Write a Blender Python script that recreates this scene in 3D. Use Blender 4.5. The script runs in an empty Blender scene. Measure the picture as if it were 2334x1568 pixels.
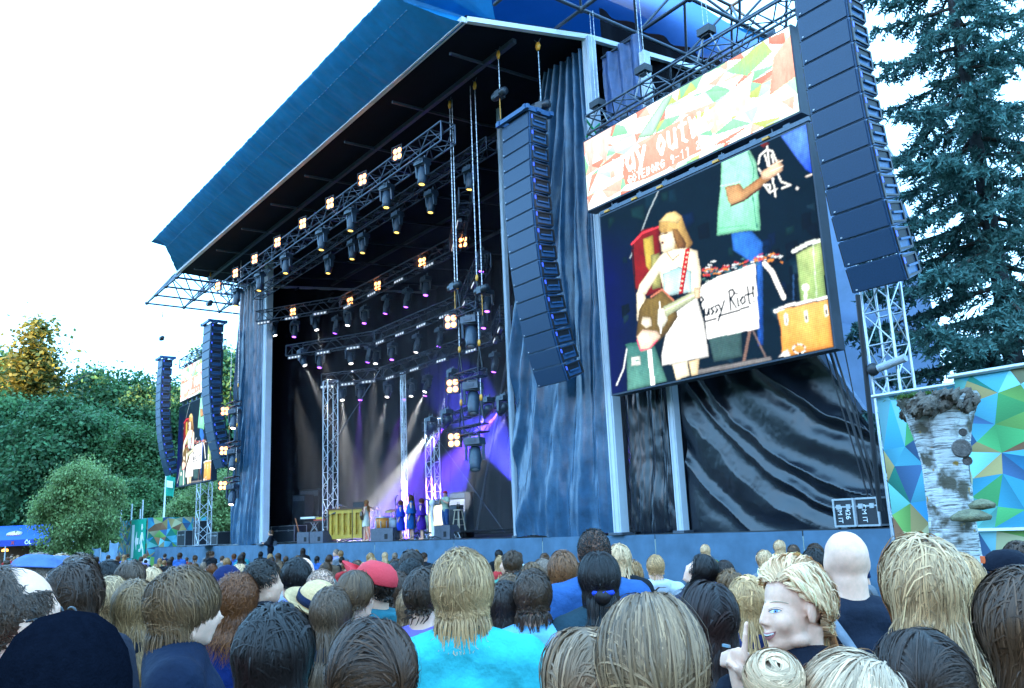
import bpy, bmesh, math, random
import numpy as np
from mathutils import Matrix, Vector
R = math.radians
rng = np.random.default_rng(7)
random.seed(7)
scene = bpy.context.scene
COL = scene.collection

# ---------------------------------------------------------------- camera
EYE = np.array([0.0, 0.0, 1.9])
FPX, CX, CY = 1949.5, 1167.0, 784.0            # focal length and centre on a 2334 x 1568 frame
def cam_axes(p, r, y):
    fw = np.array([-math.cos(y)*math.cos(p), math.sin(y)*math.cos(p), math.sin(p)])
    rt = np.cross(fw, [0, 0, 1]); rt /= np.linalg.norm(rt)
    up = np.cross(rt, fw)
    return np.array([math.cos(r)*rt+math.sin(r)*up, -math.sin(r)*rt+math.cos(r)*up, fw])
AX = cam_axes(R(12.07), R(-2.468), R(37.338))
cam_d = bpy.data.cameras.new('camera'); cam = bpy.data.objects.new('camera', cam_d); COL.objects.link(cam)
cam_d.sensor_width = 36; cam_d.lens = 36*FPX/2334; cam_d.clip_end = 3000; cam_d.clip_start = 0.05
cam.matrix_world = Matrix([[AX[0][i], AX[1][i], -AX[2][i], EYE[i]] for i in range(3)] + [[0, 0, 0, 1]])
scene.camera = cam
cam_d.dof.use_dof = False

# ---------------------------------------------------------------- sky and sun
SUN_EL, SUN_AZ = 5.0, 168.0                      # azimuth clockwise from +Y
world = bpy.data.worlds.new('World'); scene.world = world; world.use_nodes = True
nt = world.node_tree; nt.nodes.clear()
sky = nt.nodes.new('ShaderNodeTexSky'); sky.sky_type = 'NISHITA'; sky.sun_disc = False
sky.sun_elevation = R(SUN_EL); sky.sun_rotation = R(SUN_AZ)
sky.air_density = 1.0; sky.dust_density = 2.5; sky.ozone_density = 1.0; sky.altitude = 50
veil = nt.nodes.new('ShaderNodeMixRGB'); veil.blend_type = 'MIX'; veil.inputs['Fac'].default_value = 0.86
veil.inputs[2].default_value = (1.75, 4.1, 7.0, 1)  # thin even high cloud over the whole sky
bg = nt.nodes.new('ShaderNodeBackground'); bg.inputs['Strength'].default_value = 0.15
out = nt.nodes.new('ShaderNodeOutputWorld')
nt.links.new(sky.outputs[0], veil.inputs[1]); nt.links.new(veil.outputs[0], bg.inputs['Color']); nt.links.new(bg.outputs[0], out.inputs['Surface'])
sun_d = bpy.data.lights.new('sun', 'SUN'); sun_d.energy = 5.0; sun_d.angle = R(0.5); sun_d.color = (1.0, 0.62, 0.22)
sun = bpy.data.objects.new('sun', sun_d); COL.objects.link(sun)
az, el = R(SUN_AZ), R(SUN_EL)
SUNV = Vector((math.sin(az)*math.cos(el), math.cos(az)*math.cos(el), math.sin(el)))
sun.rotation_euler = SUNV.to_track_quat('Z', 'Y').to_euler(); sun.location = (0, -60, 60)

scene.view_settings.view_transform = 'Standard'; scene.view_settings.look = 'None'
scene.view_settings.exposure = 2.65; scene.view_settings.gamma = 1.0
scene.view_settings.use_curve_mapping = False
scene.render.engine = 'CYCLES'
cy = scene.cycles
cy.use_denoising = True
cy.max_bounces = 6; cy.diffuse_bounces = 3; cy.glossy_bounces = 2; cy.transmission_bounces = 2
cy.transparent_max_bounces = 8; cy.volume_bounces = 0
cy.caustics_reflective = False; cy.caustics_refractive = False
cy.sample_clamp_indirect = 4.0

# ---------------------------------------------------------------- placing
def ray(x, y):
    return AX.T @ np.array([(x-CX)/FPX, -(y-CY)/FPX, 1.0])
def PY(x, y, Y): d = ray(x, y); return EYE + d*(Y/d[1])
def PX(x, y, X): d = ray(x, y); return EYE + d*(X/d[0])
def PZ(x, y, Z): d = ray(x, y); return EYE + d*((Z-EYE[2])/d[2])
def PD(x, y, D): return EYE + ray(x, y)*D
def at_height(x, D, z):
    """point at depth D in image column x with world height z"""
    y = 1180.0
    for _ in range(8):
        p = PD(x, y, D); y += (p[2]-z)*FPX/D
    return PD(x, y, D)

def gz(x, y):
    """the lawn falls gently from the photographer to the stage"""
    t = np.clip((np.hypot(x, y)-4)/14, 0, 1); return -.30*t*t*(3-2*t)

# ---------------------------------------------------------------- mesh helpers
def rot_to(d):
    d = np.array(d, float); d /= np.linalg.norm(d)
    a = np.array([0, 0, 1.0]) if abs(d[2]) < .95 else np.array([1.0, 0, 0])
    u = np.cross(a, d); u /= np.linalg.norm(u); w = np.cross(d, u)
    return u, w, d

class MB:
    def __init__(s): s.v = []; s.f = []; s.m = []; s.n = 0; s.sm = []
    def add(s, v, f, m=0, smooth=False):
        v = np.asarray(v, float); s.v.append(v)
        for q in f:
            s.f.append(tuple(int(i)+s.n for i in q)); s.m.append(m); s.sm.append(smooth)
        s.n += len(v); return s
    def box(s, c, d, m=0, M=None, taper=1.0):
        x, y, z = d[0]/2, d[1]/2, d[2]/2
        v = np.array([[-x, -y, -z], [x, -y, -z], [x, y, -z], [-x, y, -z], [-x*taper, -y*taper, z], [x*taper, -y*taper, z], [x*taper, y*taper, z], [-x*taper, y*taper, z]])
        if M is not None: v = v @ np.array(M).T
        return s.add(v+np.array(c), [(0, 3, 2, 1), (4, 5, 6, 7), (0, 1, 5, 4), (1, 2, 6, 5), (2, 3, 7, 6), (3, 0, 4, 7)], m)
    def tube(s, p, q, r, n=6, m=0, r2=None, cap=True, smooth=True):
        p, q = np.array(p, float), np.array(q, float)
        u, w, _ = rot_to(q-p); r2 = r if r2 is None else r2
        a = np.arange(n)*2*math.pi/n
        ring = np.cos(a)[:, None]*u+np.sin(a)[:, None]*w
        v = np.vstack([p+ring*r, q+ring*r2])
        s.add(v, [(i, (i+1) % n, (i+1) % n+n, i+n) for i in range(n)], m, smooth)
        if cap:
            s.add(v, [tuple(range(n-1, -1, -1)), tuple(range(n, 2*n))], m)
        return s
    def path(s, pts, r, n=6, m=0, smooth=True):
        pts = np.asarray(pts, float); k = len(pts)
        r = np.broadcast_to(np.asarray(r, float), (k,))
        tg = np.gradient(pts, axis=0); tg /= np.linalg.norm(tg, axis=1)[:, None]+1e-9
        u, w, _ = rot_to(tg[0]); V = []
        a = np.arange(n)*2*math.pi/n
        for i in range(k):
            u = u-tg[i]*np.dot(u, tg[i]); u /= np.linalg.norm(u)+1e-9; w = np.cross(tg[i], u)
            V.append(pts[i]+r[i]*(np.cos(a)[:, None]*u+np.sin(a)[:, None]*w))
        f = [(i*n+j, i*n+(j+1) % n, (i+1)*n+(j+1) % n, (i+1)*n+j) for i in range(k-1) for j in range(n)]
        f += [tuple(range(n-1, -1, -1)), tuple(range((k-1)*n, k*n))]
        return s.add(np.vstack(V), f, m, smooth)
    def lathe(s, prof, c=(0, 0, 0), n=20, m=0, axis=None, smooth=True, sx=1, sy=1):
        a = np.arange(n)*2*math.pi/n; V = []
        for r, z in prof: V.append(np.stack([r*np.cos(a)*sx, r*np.sin(a)*sy, np.full(n, z)], 1))
        V = np.vstack(V)
        if axis is not None:
            u, w, d = rot_to(axis); V = V[:, :1]*u+V[:, 1:2]*w+V[:, 2:]*d
        k = len(prof)
        f = [(i*n+j, i*n+(j+1) % n, (i+1)*n+(j+1) % n, (i+1)*n+j) for i in range(k-1) for j in range(n)]
        if prof[0][0] > 1e-6: f.append(tuple(range(n-1, -1, -1)))
        if prof[-1][0] > 1e-6: f.append(tuple(range((k-1)*n, k*n)))
        return s.add(V+np.array(c), f, m, smooth)
    def ball(s, c, r, nu=14, nv=9, m=0, M=None):
        r = np.broadcast_to(np.asarray(r, float), (3,))
        th = np.linspace(0.02, math.pi-.02, nv); a = np.arange(nu)*2*math.pi/nu
        V = np.array([[math.sin(t)*math.cos(b), math.sin(t)*math.sin(b), math.cos(t)] for t in th for b in a])*r
        if M is not None: V = V @ np.array(M).T
        f = [(i*nu+j, (i+1)*nu+j, (i+1)*nu+(j+1) % nu, i*nu+(j+1) % nu) for i in range(nv-1) for j in range(nu)]
        f += [tuple(range(nu)), tuple(range((nv-1)*nu+nu-1, (nv-1)*nu-1, -1))]
        return s.add(V+np.array(c), f, m, True)
    def grid(s, G, m=0, smooth=True, thick=0.0, flip=False):
        """G: (h,w,3) sheet; thick>0 gives it a back face"""
        h, w, _ = G.shape
        f = [(i*w+j, i*w+j+1, (i+1)*w+j+1, (i+1)*w+j) for i in range(h-1) for j in range(w-1)]
        if flip: f = [t[::-1] for t in f]
        s.add(G.reshape(-1, 3), f, m, smooth); return s
    def prism(s, poly, p0, ux, uy, depth, m=0):
        """2D polygon extruded: p0 + x*ux + y*uy, thickness along ux x uy"""
        ux, uy = np.array(ux, float), np.array(uy, float); n = np.cross(ux, uy); n /= np.linalg.norm(n)
        k = len(poly); a = np.array([np.array(p0)+x*ux+y*uy for x, y in poly])
        v = np.vstack([a, a+n*depth])
        f = [tuple(range(k-1, -1, -1)), tuple(range(k, 2*k))]+[(i, (i+1) % k, (i+1) % k+k, i+k) for i in range(k)]
        return s.add(v, f, m)
    def mesh(s, name):
        me = bpy.data.meshes.new(name)
        me.from_pydata(np.vstack(s.v).tolist(), [], s.f)
        me.polygons.foreach_set('material_index', s.m)
        me.polygons.foreach_set('use_smooth', s.sm)
        return me
    def build(s, name, mats, parent=None, loc=None):
        me = s.mesh(name)
        for m in (mats if isinstance(mats, (list, tuple)) else [mats]): me.materials.append(m)
        return link(name, me, parent, loc)

def link(name, data, parent=None, loc=None):
    o = bpy.data.objects.new(name, data); COL.objects.link(o)
    if parent is not None: o.parent = parent
    if loc is not None: o.location = tuple(loc)
    return o
def tag(o, label, cat, group=None, kind=None):
    if label: o['label'] = label
    if cat: o['category'] = cat
    if group: o['group'] = group
    if kind: o['kind'] = kind
    return o
def thing(name, label, cat, loc=(0, 0, 0), rz=0.0, group=None):
    o = link(name, None, None, loc); o.rotation_euler = (0, 0, rz); o.empty_display_size = .1
    return tag(o, label, cat, group)
def copy_tree(o, parent=None, label=None):
    c = o.copy(); COL.objects.link(c); c.parent = parent
    if label: c['label'] = label
    for ch in list(o.children): copy_tree(ch, c)
    return c
def big_mesh(name, V, F, mats, cols=None, smooth=False, parent=None, vec=None):
    """V (n,3), F (m,k) arrays; cols: point colours"""
    me = bpy.data.meshes.new(name); V = np.ascontiguousarray(V, dtype=np.float32); F = np.ascontiguousarray(F, dtype=np.int32)
    m, k = F.shape
    me.vertices.add(len(V)); me.vertices.foreach_set('co', V.ravel())
    me.loops.add(m*k); me.loops.foreach_set('vertex_index', F.ravel())
    me.polygons.add(m); me.polygons.foreach_set('loop_start', np.arange(0, m*k, k, dtype=np.int32))
    me.polygons.foreach_set('use_smooth', np.full(m, smooth, dtype=bool))
    me.update(calc_edges=True)
    if cols is not None:
        a = me.attributes.new('tint', 'FLOAT_COLOR', 'POINT')
        c = np.ones((len(V), 4), np.float32); cols = np.asarray(cols); c[:, :cols.shape[1]] = cols
        a.data.foreach_set('color', c.ravel())
    if vec is not None: me.attributes.new('strand', 'FLOAT_VECTOR', 'POINT').data.foreach_set('vector', np.ascontiguousarray(vec, dtype=np.float32).ravel())
    for mt in (mats if isinstance(mats, (list, tuple)) else [mats]): me.materials.append(mt)
    return link(name, me, parent) if parent != 'data' else me

# ---------------------------------------------------------------- materials
MATS = {}
def mat(name, col=(.5, .5, .5), rough=.6, metal=0.0, var=0.15, scale=6.0, bump=0.0, bscale=60.0, emit=None, estr=0.0, spec=0.5, col2=None, sheen=0.0, coat=0.0, trans=0.0, stretch=None):
    if name in MATS: return MATS[name]
    m = bpy.data.materials.new(name); m.use_nodes = True; t = m.node_tree; b = t.nodes['Principled BSDF']
    b.inputs['Roughness'].default_value = rough; b.inputs['Metallic'].default_value = metal
    b.inputs['Specular IOR Level'].default_value = spec
    if sheen: b.inputs['Sheen Weight'].default_value = sheen
    if coat: b.inputs['Coat Weight'].default_value = coat
    tc = t.nodes.new('ShaderNodeTexCoord'); src = tc.outputs['Object']
    if stretch:
        mp = t.nodes.new('ShaderNodeMapping'); mp.inputs['Scale'].default_value = stretch
        t.links.new(src, mp.inputs[0]); src = mp.outputs[0]
    if var > 0:
        nz = t.nodes.new('ShaderNodeTexNoise'); nz.inputs['Scale'].default_value = scale; nz.inputs['Detail'].default_value = 5
        nz.inputs['Roughness'].default_value = .65
        t.links.new(src, nz.inputs['Vector'])
        mx = t.nodes.new('ShaderNodeMixRGB'); rp = t.nodes.new('ShaderNodeMapRange')
        rp.inputs[1].default_value = .3; rp.inputs[2].default_value = .7
        t.links.new(nz.outputs[0], rp.inputs[0]); t.links.new(rp.outputs[0], mx.inputs[0])
        c2 = col2 if col2 else tuple(min(1, c*(1+var)) for c in col); c1 = col if col2 else tuple(c*(1-var) for c in col)
        mx.inputs[1].default_value = (*c1, 1); mx.inputs[2].default_value = (*c2, 1)
        t.links.new(mx.outputs[0], b.inputs['Base Color'])
    else: b.inputs['Base Color'].default_value = (*col, 1)
    if bump > 0:
        n2 = t.nodes.new('ShaderNodeTexNoise'); n2.inputs['Scale'].default_value = bscale; n2.inputs['Detail'].default_value = 4
        t.links.new(src, n2.inputs['Vector'])
        bp = t.nodes.new('ShaderNodeBump'); bp.inputs['Strength'].default_value = bump; bp.inputs['Distance'].default_value = .02
        t.links.new(n2.outputs[0], bp.inputs['Height']); t.links.new(bp.outputs[0], b.inputs['Normal'])
    if emit: b.inputs['Emission Color'].default_value = (*emit, 1); b.inputs['Emission Strength'].default_value = estr
    MATS[name] = m; return m
def tint_mat(name, rough=.6, spec=.5, estr=None, hue=0.0, trans=0.0, aniso=0.0, bump=0.0, bscale=60.0, val=1.0):
    """base colour (or emission) from the mesh's own 'tint' colours"""
    if name in MATS: return MATS[name]
    m = bpy.data.materials.new(name); m.use_nodes = True; t = m.node_tree; b = t.nodes['Principled BSDF']
    a = t.nodes.new('ShaderNodeAttribute'); a.attribute_name = 'tint'
    src = a.outputs['Color']
    if estr is None: t.links.new(src, b.inputs['Base Color'])
    else:
        b.inputs['Base Color'].default_value = (.01, .01, .012, 1)
        t.links.new(src, b.inputs['Emission Color']); b.inputs['Emission Strength'].default_value = estr
    b.inputs['Roughness'].default_value = rough; b.inputs['Specular IOR Level'].default_value = spec
    if aniso: b.inputs['Anisotropic'].default_value = aniso
    if bump > 0:
        tc = t.nodes.new('ShaderNodeTexCoord')
        n2 = t.nodes.new('ShaderNodeTexNoise'); n2.inputs['Scale'].default_value = bscale; n2.inputs['Detail'].default_value = 4
        t.links.new(tc.outputs['Object'], n2.inputs['Vector'])
        bp = t.nodes.new('ShaderNodeBump'); bp.inputs['Strength'].default_value = bump; bp.inputs['Distance'].default_value = .02
        t.links.new(n2.outputs[0], bp.inputs['Height']); t.links.new(bp.outputs[0], b.inputs['Normal'])
    MATS[name] = m; return m
def vnoise(x, y, seed=0):
    """smooth value noise on arrays"""
    x, y = np.asarray(x, float), np.asarray(y, float)
    xi, yi = np.floor(x).astype(int), np.floor(y).astype(int); fx, fy = x-xi, y-yi
    fx, fy = fx*fx*(3-2*fx), fy*fy*(3-2*fy)
    def h(i, j):
        n = (i*374761393+j*668265263+seed*974634541) & 0x7fffffff
        n = ((n ^ (n >> 13))*1274126177) & 0x7fffffff
        return ((n ^ (n >> 16)) & 0xffff)/65535.0
    return (h(xi, yi)*(1-fx)+h(xi+1, yi)*fx)*(1-fy)+(h(xi, yi+1)*(1-fx)+h(xi+1, yi+1)*fx)*fy
def fbm(x, y, seed=0, o=4):
    return sum(vnoise(x*2**i, y*2**i, seed+i)/2**i for i in range(o))/sum(1/2**i for i in range(o))

BLACK = mat('black_metal', (.015, .017, .022), .45, .0, .3)
ALU = mat('aluminium', (.55, .58, .62), .38, .85, .12, 20)
STEEL = mat('dark_steel', (.10, .12, .15), .45, .6, .2, 15)
POST = mat('post_paint', (.55, .60, .66), .45, .1, .06, 3)
# ================================================================ ground, added sun-blocking ridge, trees
GRASS = mat('trodden_grass', (.045, .06, .025), .9, 0, .5, .6, bump=.6, bscale=18, col2=(.10, .085, .05))
def build_ground():
    n = 120; xs = np.linspace(-1, 1, n); s = np.sign(xs)*np.abs(xs)**2.6*900
    G = np.stack(np.meshgrid(s, s), -1); Z = gz(G[..., 0], G[..., 1])[..., None]; g = np.concatenate([G, Z], -1)
    tag(MB().grid(g).build('ground', GRASS), 'trodden festival lawn under the crowd', 'ground', kind='structure')
build_ground()
def build_sun_block_hill():  # unseen, added so its shadow keeps the low sun off the stage
    nx, ny = 90, 14; xs = np.linspace(-330, 240, nx); t = np.linspace(0, 1, ny)
    G = np.zeros((ny, nx, 3))
    for j in range(ny):
        h = math.sin(math.pi*t[j])**.8
        G[j, :, 0] = xs; G[j, :, 1] = -105-t[j]*110
        edge = np.clip((xs+330)/60, 0, 1)*np.clip((240-xs)/60, 0, 1)
        G[j, :, 2] = -.3+h*edge*(29+5*fbm(xs/22, np.full(nx, j*.7), 3)+4*fbm(xs/5, np.full(nx, j*1.7), 5)*h)
    tag(MB().grid(G).build('sun_block_hill', mat('sun_block_woods', (.03, .05, .02), .9, 0, .5, .15, bump=1, bscale=2)), 'unseen wooded ridge added behind the festival field to block the low sun', 'sun_block_hill', kind='structure')
build_sun_block_hill()

def leaf_mat(name, trans=.35):
    if name in MATS: return MATS[name]
    m = tint_mat(name, .55, .25); t = m.node_tree; b = t.nodes['Principled BSDF']; o = t.nodes['Material Output']
    tr = t.nodes.new('ShaderNodeBsdfTranslucent'); mx = t.nodes.new('ShaderNodeMixShader'); mx.inputs[0].default_value = trans
    a = [n for n in t.nodes if n.type == 'ATTRIBUTE'][0]
    t.links.new(a.outputs['Color'], tr.inputs['Color'])
    t.links.new(b.outputs[0], mx.inputs[1]); t.links.new(tr.outputs[0], mx.inputs[2]); t.links.new(mx.outputs[0], o.inputs['Surface'])
    return m
LEAF = leaf_mat('leaves'); NEEDLE = leaf_mat('needles', .15)
BARK = mat('bark', (.07, .055, .045), .9, 0, .4, 8, bump=.8, bscale=25)

def leaf_quads(P, N, size, jitter=1.0, aspect=1.6):
    """one bent leaf-shaped quad per point, facing roughly N"""
    n = len(P); d = N+rng.normal(0, jitter, (n, 3)); d /= np.linalg.norm(d, axis=1)[:, None]+1e-9
    u = np.cross(d, rng.normal(0, 1, (n, 3))); u /= np.linalg.norm(u, axis=1)[:, None]+1e-9; w = np.cross(d, u)
    s = size*rng.uniform(.6, 1.4, (n, 1))
    V = np.stack([P-u*s*aspect/2, P+w*s*.5, P+u*s*aspect/2, P-w*s*.5], 1).reshape(-1, 3)
    return V, np.arange(4*n).reshape(n, 4)

def crown_mesh(name, lobes, n_clump, per, leaf, base_col, seed):
    """lobes: (cx,cy,cz,rx,ry,rz) list; leaf clumps lie in the shells of the lobes"""
    g = np.random.default_rng(seed); L = np.array(lobes, float)
    w = (L[:, 3]*L[:, 4]+L[:, 4]*L[:, 5]); w /= w.sum()
    k = g.choice(len(L), n_clump, p=w); d = g.normal(0, 1, (n_clump, 3)); d /= np.linalg.norm(d, axis=1)[:, None]
    d[:, 2] = np.where(d[:, 2] < -.45, -d[:, 2], d[:, 2])
    rad = g.uniform(.62, 1.06, (n_clump, 1))**.8
    C = L[k, :3]+d*L[k, 3:]*rad
    cs = g.uniform(.55, 1.25, n_clump)*leaf*3.4
    shade = g.uniform(.55, 1.35, n_clump)
    P = np.repeat(C, per, 0)+g.normal(0, 1, (n_clump*per, 3))*np.repeat(cs, per)[:, None]*np.array([1, 1, .55])
    N = np.repeat(d, per, 0)*.8+np.array([0, 0, .5])
    V, F = leaf_quads(P, N, leaf, .8)
    col = np.array(base_col)[None]*np.repeat(shade, per)[:, None]*g.uniform(.75, 1.3, (n_clump*per, 1))
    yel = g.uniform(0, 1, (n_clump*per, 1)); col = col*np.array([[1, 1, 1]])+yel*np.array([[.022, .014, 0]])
    return big_mesh(name, V, F, LEAF, np.repeat(col, 4, 0), parent='data')

def trunk_mesh(name, h, r, limbs, seed):
    g = np.random.default_rng(seed); b = MB()
    z = np.linspace(0, h, 9); pts = np.stack([np.cumsum(g.normal(0, .08, 9)), np.cumsum(g.normal(0, .08, 9)), z], 1); pts[0, :2] = 0
    b.path(pts, r*(1-.8*z/h)*(1+.5*np.exp(-z/.8)), 9)
    for i in range(limbs):
        t = g.uniform(.3, .95); p = pts[int(t*8)]; a = g.uniform(0, 6.28); L = h*g.uniform(.2, .42)*(1.2-t*.6)
        q = p+np.array([math.cos(a)*L, math.sin(a)*L, L*g.uniform(.4, .9)]); mid = (p+q)/2+np.array([0, 0, -.1*L])
        b.path([p, mid, q], [r*.35, r*.2, r*.05], 6)
    return b.mesh(name)
def lobes_round(h, w, seed, n=11, low=.25):
    g = np.random.default_rng(seed); out = [(0, 0, h*.6, w*.62, w*.62, h*.38)]
    for i in range(n):
        a = i*2.4+g.uniform(-.4, .4); z = h*(low+.62*(i+.5)/n); rr = w*.55*math.sqrt(max(.1, 1-((z/h-.5)/.52)**2))
        out.append((math.cos(a)*rr, math.sin(a)*rr, z, w*g.uniform(.26, .42), w*g.uniform(.26, .42), h*g.uniform(.10, .17)))
    return out
def lobes_cone(h, w, seed):
    g = np.random.default_rng(seed); out = []
    for i in range(26):
        t = i/26; a = i*2.4; rr = w*(1-t)**1.0*.55
        out.append((math.cos(a)*rr, math.sin(a)*rr, h*(.12+.86*t), w*(.07+.36*(1-t)), w*(.07+.36*(1-t)), h*.05))
    return out
PROTO = []
for i, (w, sd, c) in enumerate([(7.0, 11, (.055, .155, .065)), (6.0, 12, (.05, .16, .075)), (8.0, 13, (.065, .165, .06)), (5.2, 14, (.06, .15, .055))]):
    PROTO.append((crown_mesh('crown', lobes_round(20, w, sd), 520, 66, .31, c, sd), trunk_mesh('trunk', 15, .38, 9, sd)))
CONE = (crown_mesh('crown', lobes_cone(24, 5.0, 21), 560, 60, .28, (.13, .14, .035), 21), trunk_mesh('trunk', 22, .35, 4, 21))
for _, t in PROTO+[CONE]: t.materials.append(BARK)
def tree(name, label, proto, loc, sc, rz, group=None, sz=1.0):
    o = thing(name, label, 'tree', loc, rz, group); o.scale = (sc, sc, sc*sz)
    link('crown', proto[0], o); link('trunk', proto[1], o)
    return o
def tree_at(name, label, proto, x, ytop, D, ph, width_scale=1.0, rz=0.0, group='trees of the wood beyond the stage'):
    top = PD(x, ytop, D); sc = top[2]/ph
    o = tree(name, label, proto, (top[0], top[1], -.5), sc*width_scale, rz, group, 1/width_scale); return o
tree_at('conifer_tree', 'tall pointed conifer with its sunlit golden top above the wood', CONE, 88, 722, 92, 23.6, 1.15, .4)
FW = [  # x, top, depth, proto, width, label
    (20, 792, 98, 0, .85, 'broad tree with a golden sunlit top beside the tall pointed conifer'),
    (205, 838, 104, 1, .8, 'tree with a yellow sunlit top just beyond the tall conifer'),
    (268, 836, 100, 3, .85, 'yellow topped tree between the conifer and the hanging speakers'),
    (335, 866, 96, 0, .85, 'dark green tree rising behind the far hanging speaker column'),
    (425, 850, 104, 2, .8, 'tall tree behind the far side screen'),
    (522, 790, 100, 1, .8, 'golden topped tree seen beside the far black stage drape'),
    (-40, 880, 84, 2, .9, 'large dark tree cut by the edge of the picture'),
    (55, 905, 84, 1, .9, 'dark leafy tree under the tall conifer'),
    (150, 890, 80, 0, 1.0, 'dense dark green tree behind the round lawn tree'),
    (245, 930, 82, 2, .9, 'green tree above and behind the round lawn tree'),
    (330, 960, 78, 3, 1.1, 'shaded tree behind the green flag'),
    (20, 1010, 84, 3, 1.1, 'low dark tree above the blue beer tent'),
    (395, 1010, 80, 0, 1.1, 'shaded tree behind the far speaker column and screen'),
    (290, 1070, 70, 2, 1.1, 'low dark tree behind the scaffold poles'),
    (100, 1040, 82, 0, 1.1, 'shaded tree between the beer tent and the round lawn tree'),
]
for i, (x, yt, D, p, w, lab) in enumerate(FW):
    tree_at('broadleaf_tree', lab, PROTO[p], x, yt, D, 20.3, w, i*1.3)
LIGHTER = crown_mesh('crown', lobes_round(20, 9.6, 31, 14, .16), 720, 76, .31, (.19, .28, .10), 31)
tree_at('lawn_tree', 'round full lawn tree with pale green foliage near the beer tent', (LIGHTER, PROTO[0][1]), 190, 1040, 56, 18.9, .76, 0, None)
tree_at('young_tree', 'lighter green tree behind the aluminium tower of the far screen', (LIGHTER, PROTO[0][1]), 452, 1085, 64, 20.8, 1.0, 2.0, None)
tree_at('young_tree', 'lighter green tree between the far tower and the far black drape', (LIGHTER, PROTO[0][1]), 520, 1040, 66, 20.8, .9, 4.0, None)

# ---------------------------------------------------------------- big spruce at the mural
def spruce():
    base = PD(2365, 1180, 17.5); base[2] = -.3; H = 19.0
    g = np.random.default_rng(5)
    o = thing('spruce_tree', 'tall dark spruce with drooping branches behind the painted fence', 'tree', base)
    MB().path([(0, 0, -.1), (.05, 0, 5), (.0, .06, 11), (0, 0, H)], [.26, .20, .13, .03], 12).build('trunk', mat('spruce_bark', (.05, .055, .06), .9, 0, .4, 8, bump=.8, bscale=25), o)
    br = MB(); P = []; N = []; Cc = []
    for i in range(125):
        t = (i+g.uniform(0, 1))/125; z = 1.6+t*(H-2.0); a = i*2.39996+g.uniform(-.6, .6)
        L = (4.0*(1-t)**.75+.25)*g.uniform(.65, 1.1)
        k = 9; s = np.linspace(0, 1, k); u = np.array([math.cos(a), math.sin(a), 0]); side = np.array([-u[1], u[0], 0])
        drop = -(.25+g.uniform(0, .35))*L*s**1.3+g.uniform(.1, .3)*L*s**3
        bend = g.normal(0, .1)
        pts = np.array([0, 0, z])+u*(L*s)[:, None]+side*(bend*L*s**2)[:, None]; pts[:, 2] += drop
        br.path(pts, .045*(1-.85*s)*(L/3+.3)+.006, 5)
        m = int(20*L)
        for j in range(m):                       # side twigs clothed with needles
            q = g.uniform(.03, 1)**.85; p = pts[0]+(pts[-1]-pts[0])*q; p = np.array([np.interp(q, s, pts[:, c]) for c in range(3)])
            sd = 1 if g.uniform() < .5 else -1
            tl = (.25+.75*(1-q))*L*.30*g.uniform(.6, 1.2)+.1
            dv = u*g.uniform(.35, .8)+side*sd*g.uniform(.5, 1.0)+np.array([0, 0, g.uniform(-.75, .0)])
            dv /= np.linalg.norm(dv); nn = int(5+tl*22)
            tt = np.linspace(.05, 1, nn)[:, None]; q2 = p+dv*tl*tt+np.array([0, 0, -.22])*tl*tt**2
            P.append(q2); N.append(np.repeat(dv[None], nn, 0)); Cc.append(np.full((nn, 1), g.uniform(.6, 1.25)))
    br.build('branches', BARK, o)
    P = np.vstack(P); N = np.vstack(N); Cc = np.vstack(Cc); rep = 2
    P = np.repeat(P, rep, 0)+g.normal(0, .018, (len(P)*rep, 3)); N = np.repeat(N, rep, 0); Cc = np.repeat(Cc, rep, 0); n = len(P)
    d = N*.55+g.normal(0, .55, (n, 3)); d /= np.linalg.norm(d, axis=1)[:, None]
    w = np.cross(d, g.normal(0, 1, (n, 3))); w /= np.linalg.norm(w, axis=1)[:, None]
    Ln = g.uniform(.07, .15, (n, 1)); W = .023
    V = np.stack([P-w*W, P+w*W, P+d*Ln+w*W*.4, P+d*Ln-w*W*.4], 1).reshape(-1, 3)
    col = np.array([[.09, .21, .19]])*Cc*g.uniform(.7, 1.35, (n, 1))
    big_mesh('needles', V, np.arange(4*n).reshape(n, 4), NEEDLE, np.repeat(col, 4, 0), parent=o)
spruce()
# ================================================================ stage: deck, roof, posts, drapes
DECK_Z = 1.6; YF = 15.0; XL, XR = -57.0, -7.6; MIDX = -29.6
def mir(x): return 2*MIDX-x
SKIRT = mat('skirt_cloth', (.075, .145, .225), .75, 0, .22, 1.4, bump=.35, bscale=90, spec=.3)
DECKM = mat('deck_ply', (.02, .022, .026), .7, 0, .4, 3)
DRAPE = mat('black_drape', (.02, .05, .10), .36, 0, .35, 3, bump=.25, bscale=35, spec=.6)
DRAPE_SH = mat('shiny_black_sheet', (.006, .009, .016), .24, 0, .3, 3, bump=.12, bscale=60, spec=.7)
INNER = mat('inner_black', (.004, .004, .006), .9, 0, .2, 3, spec=.1)
CEIL = mat('ceiling_black', (.003, .006, .014), .8, 0, .3, 1, spec=.2)
def tarp_mat(name, col, trans):
    m = mat(name, col, .45, 0, .22, 1.2, bump=.25, bscale=14, spec=.5); t = m.node_tree
    b = t.nodes['Principled BSDF']; o = t.nodes['Material Output']
    tr = t.nodes.new('ShaderNodeBsdfTranslucent'); tr.inputs[0].default_value = (*col, 1)
    mx = t.nodes.new('ShaderNodeMixShader'); mx.inputs[0].default_value = trans
    t.links.new(b.outputs[0], mx.inputs[1]); t.links.new(tr.outputs[0], mx.inputs[2]); t.links.new(mx.outputs[0], o.inputs['Surface'])
    return m
BLUE = tarp_mat('blue_canopy', (.014, .27, .58), .14)
BLUE2 = tarp_mat('blue_roof_skin', (.17, .32, .66), .7)
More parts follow.
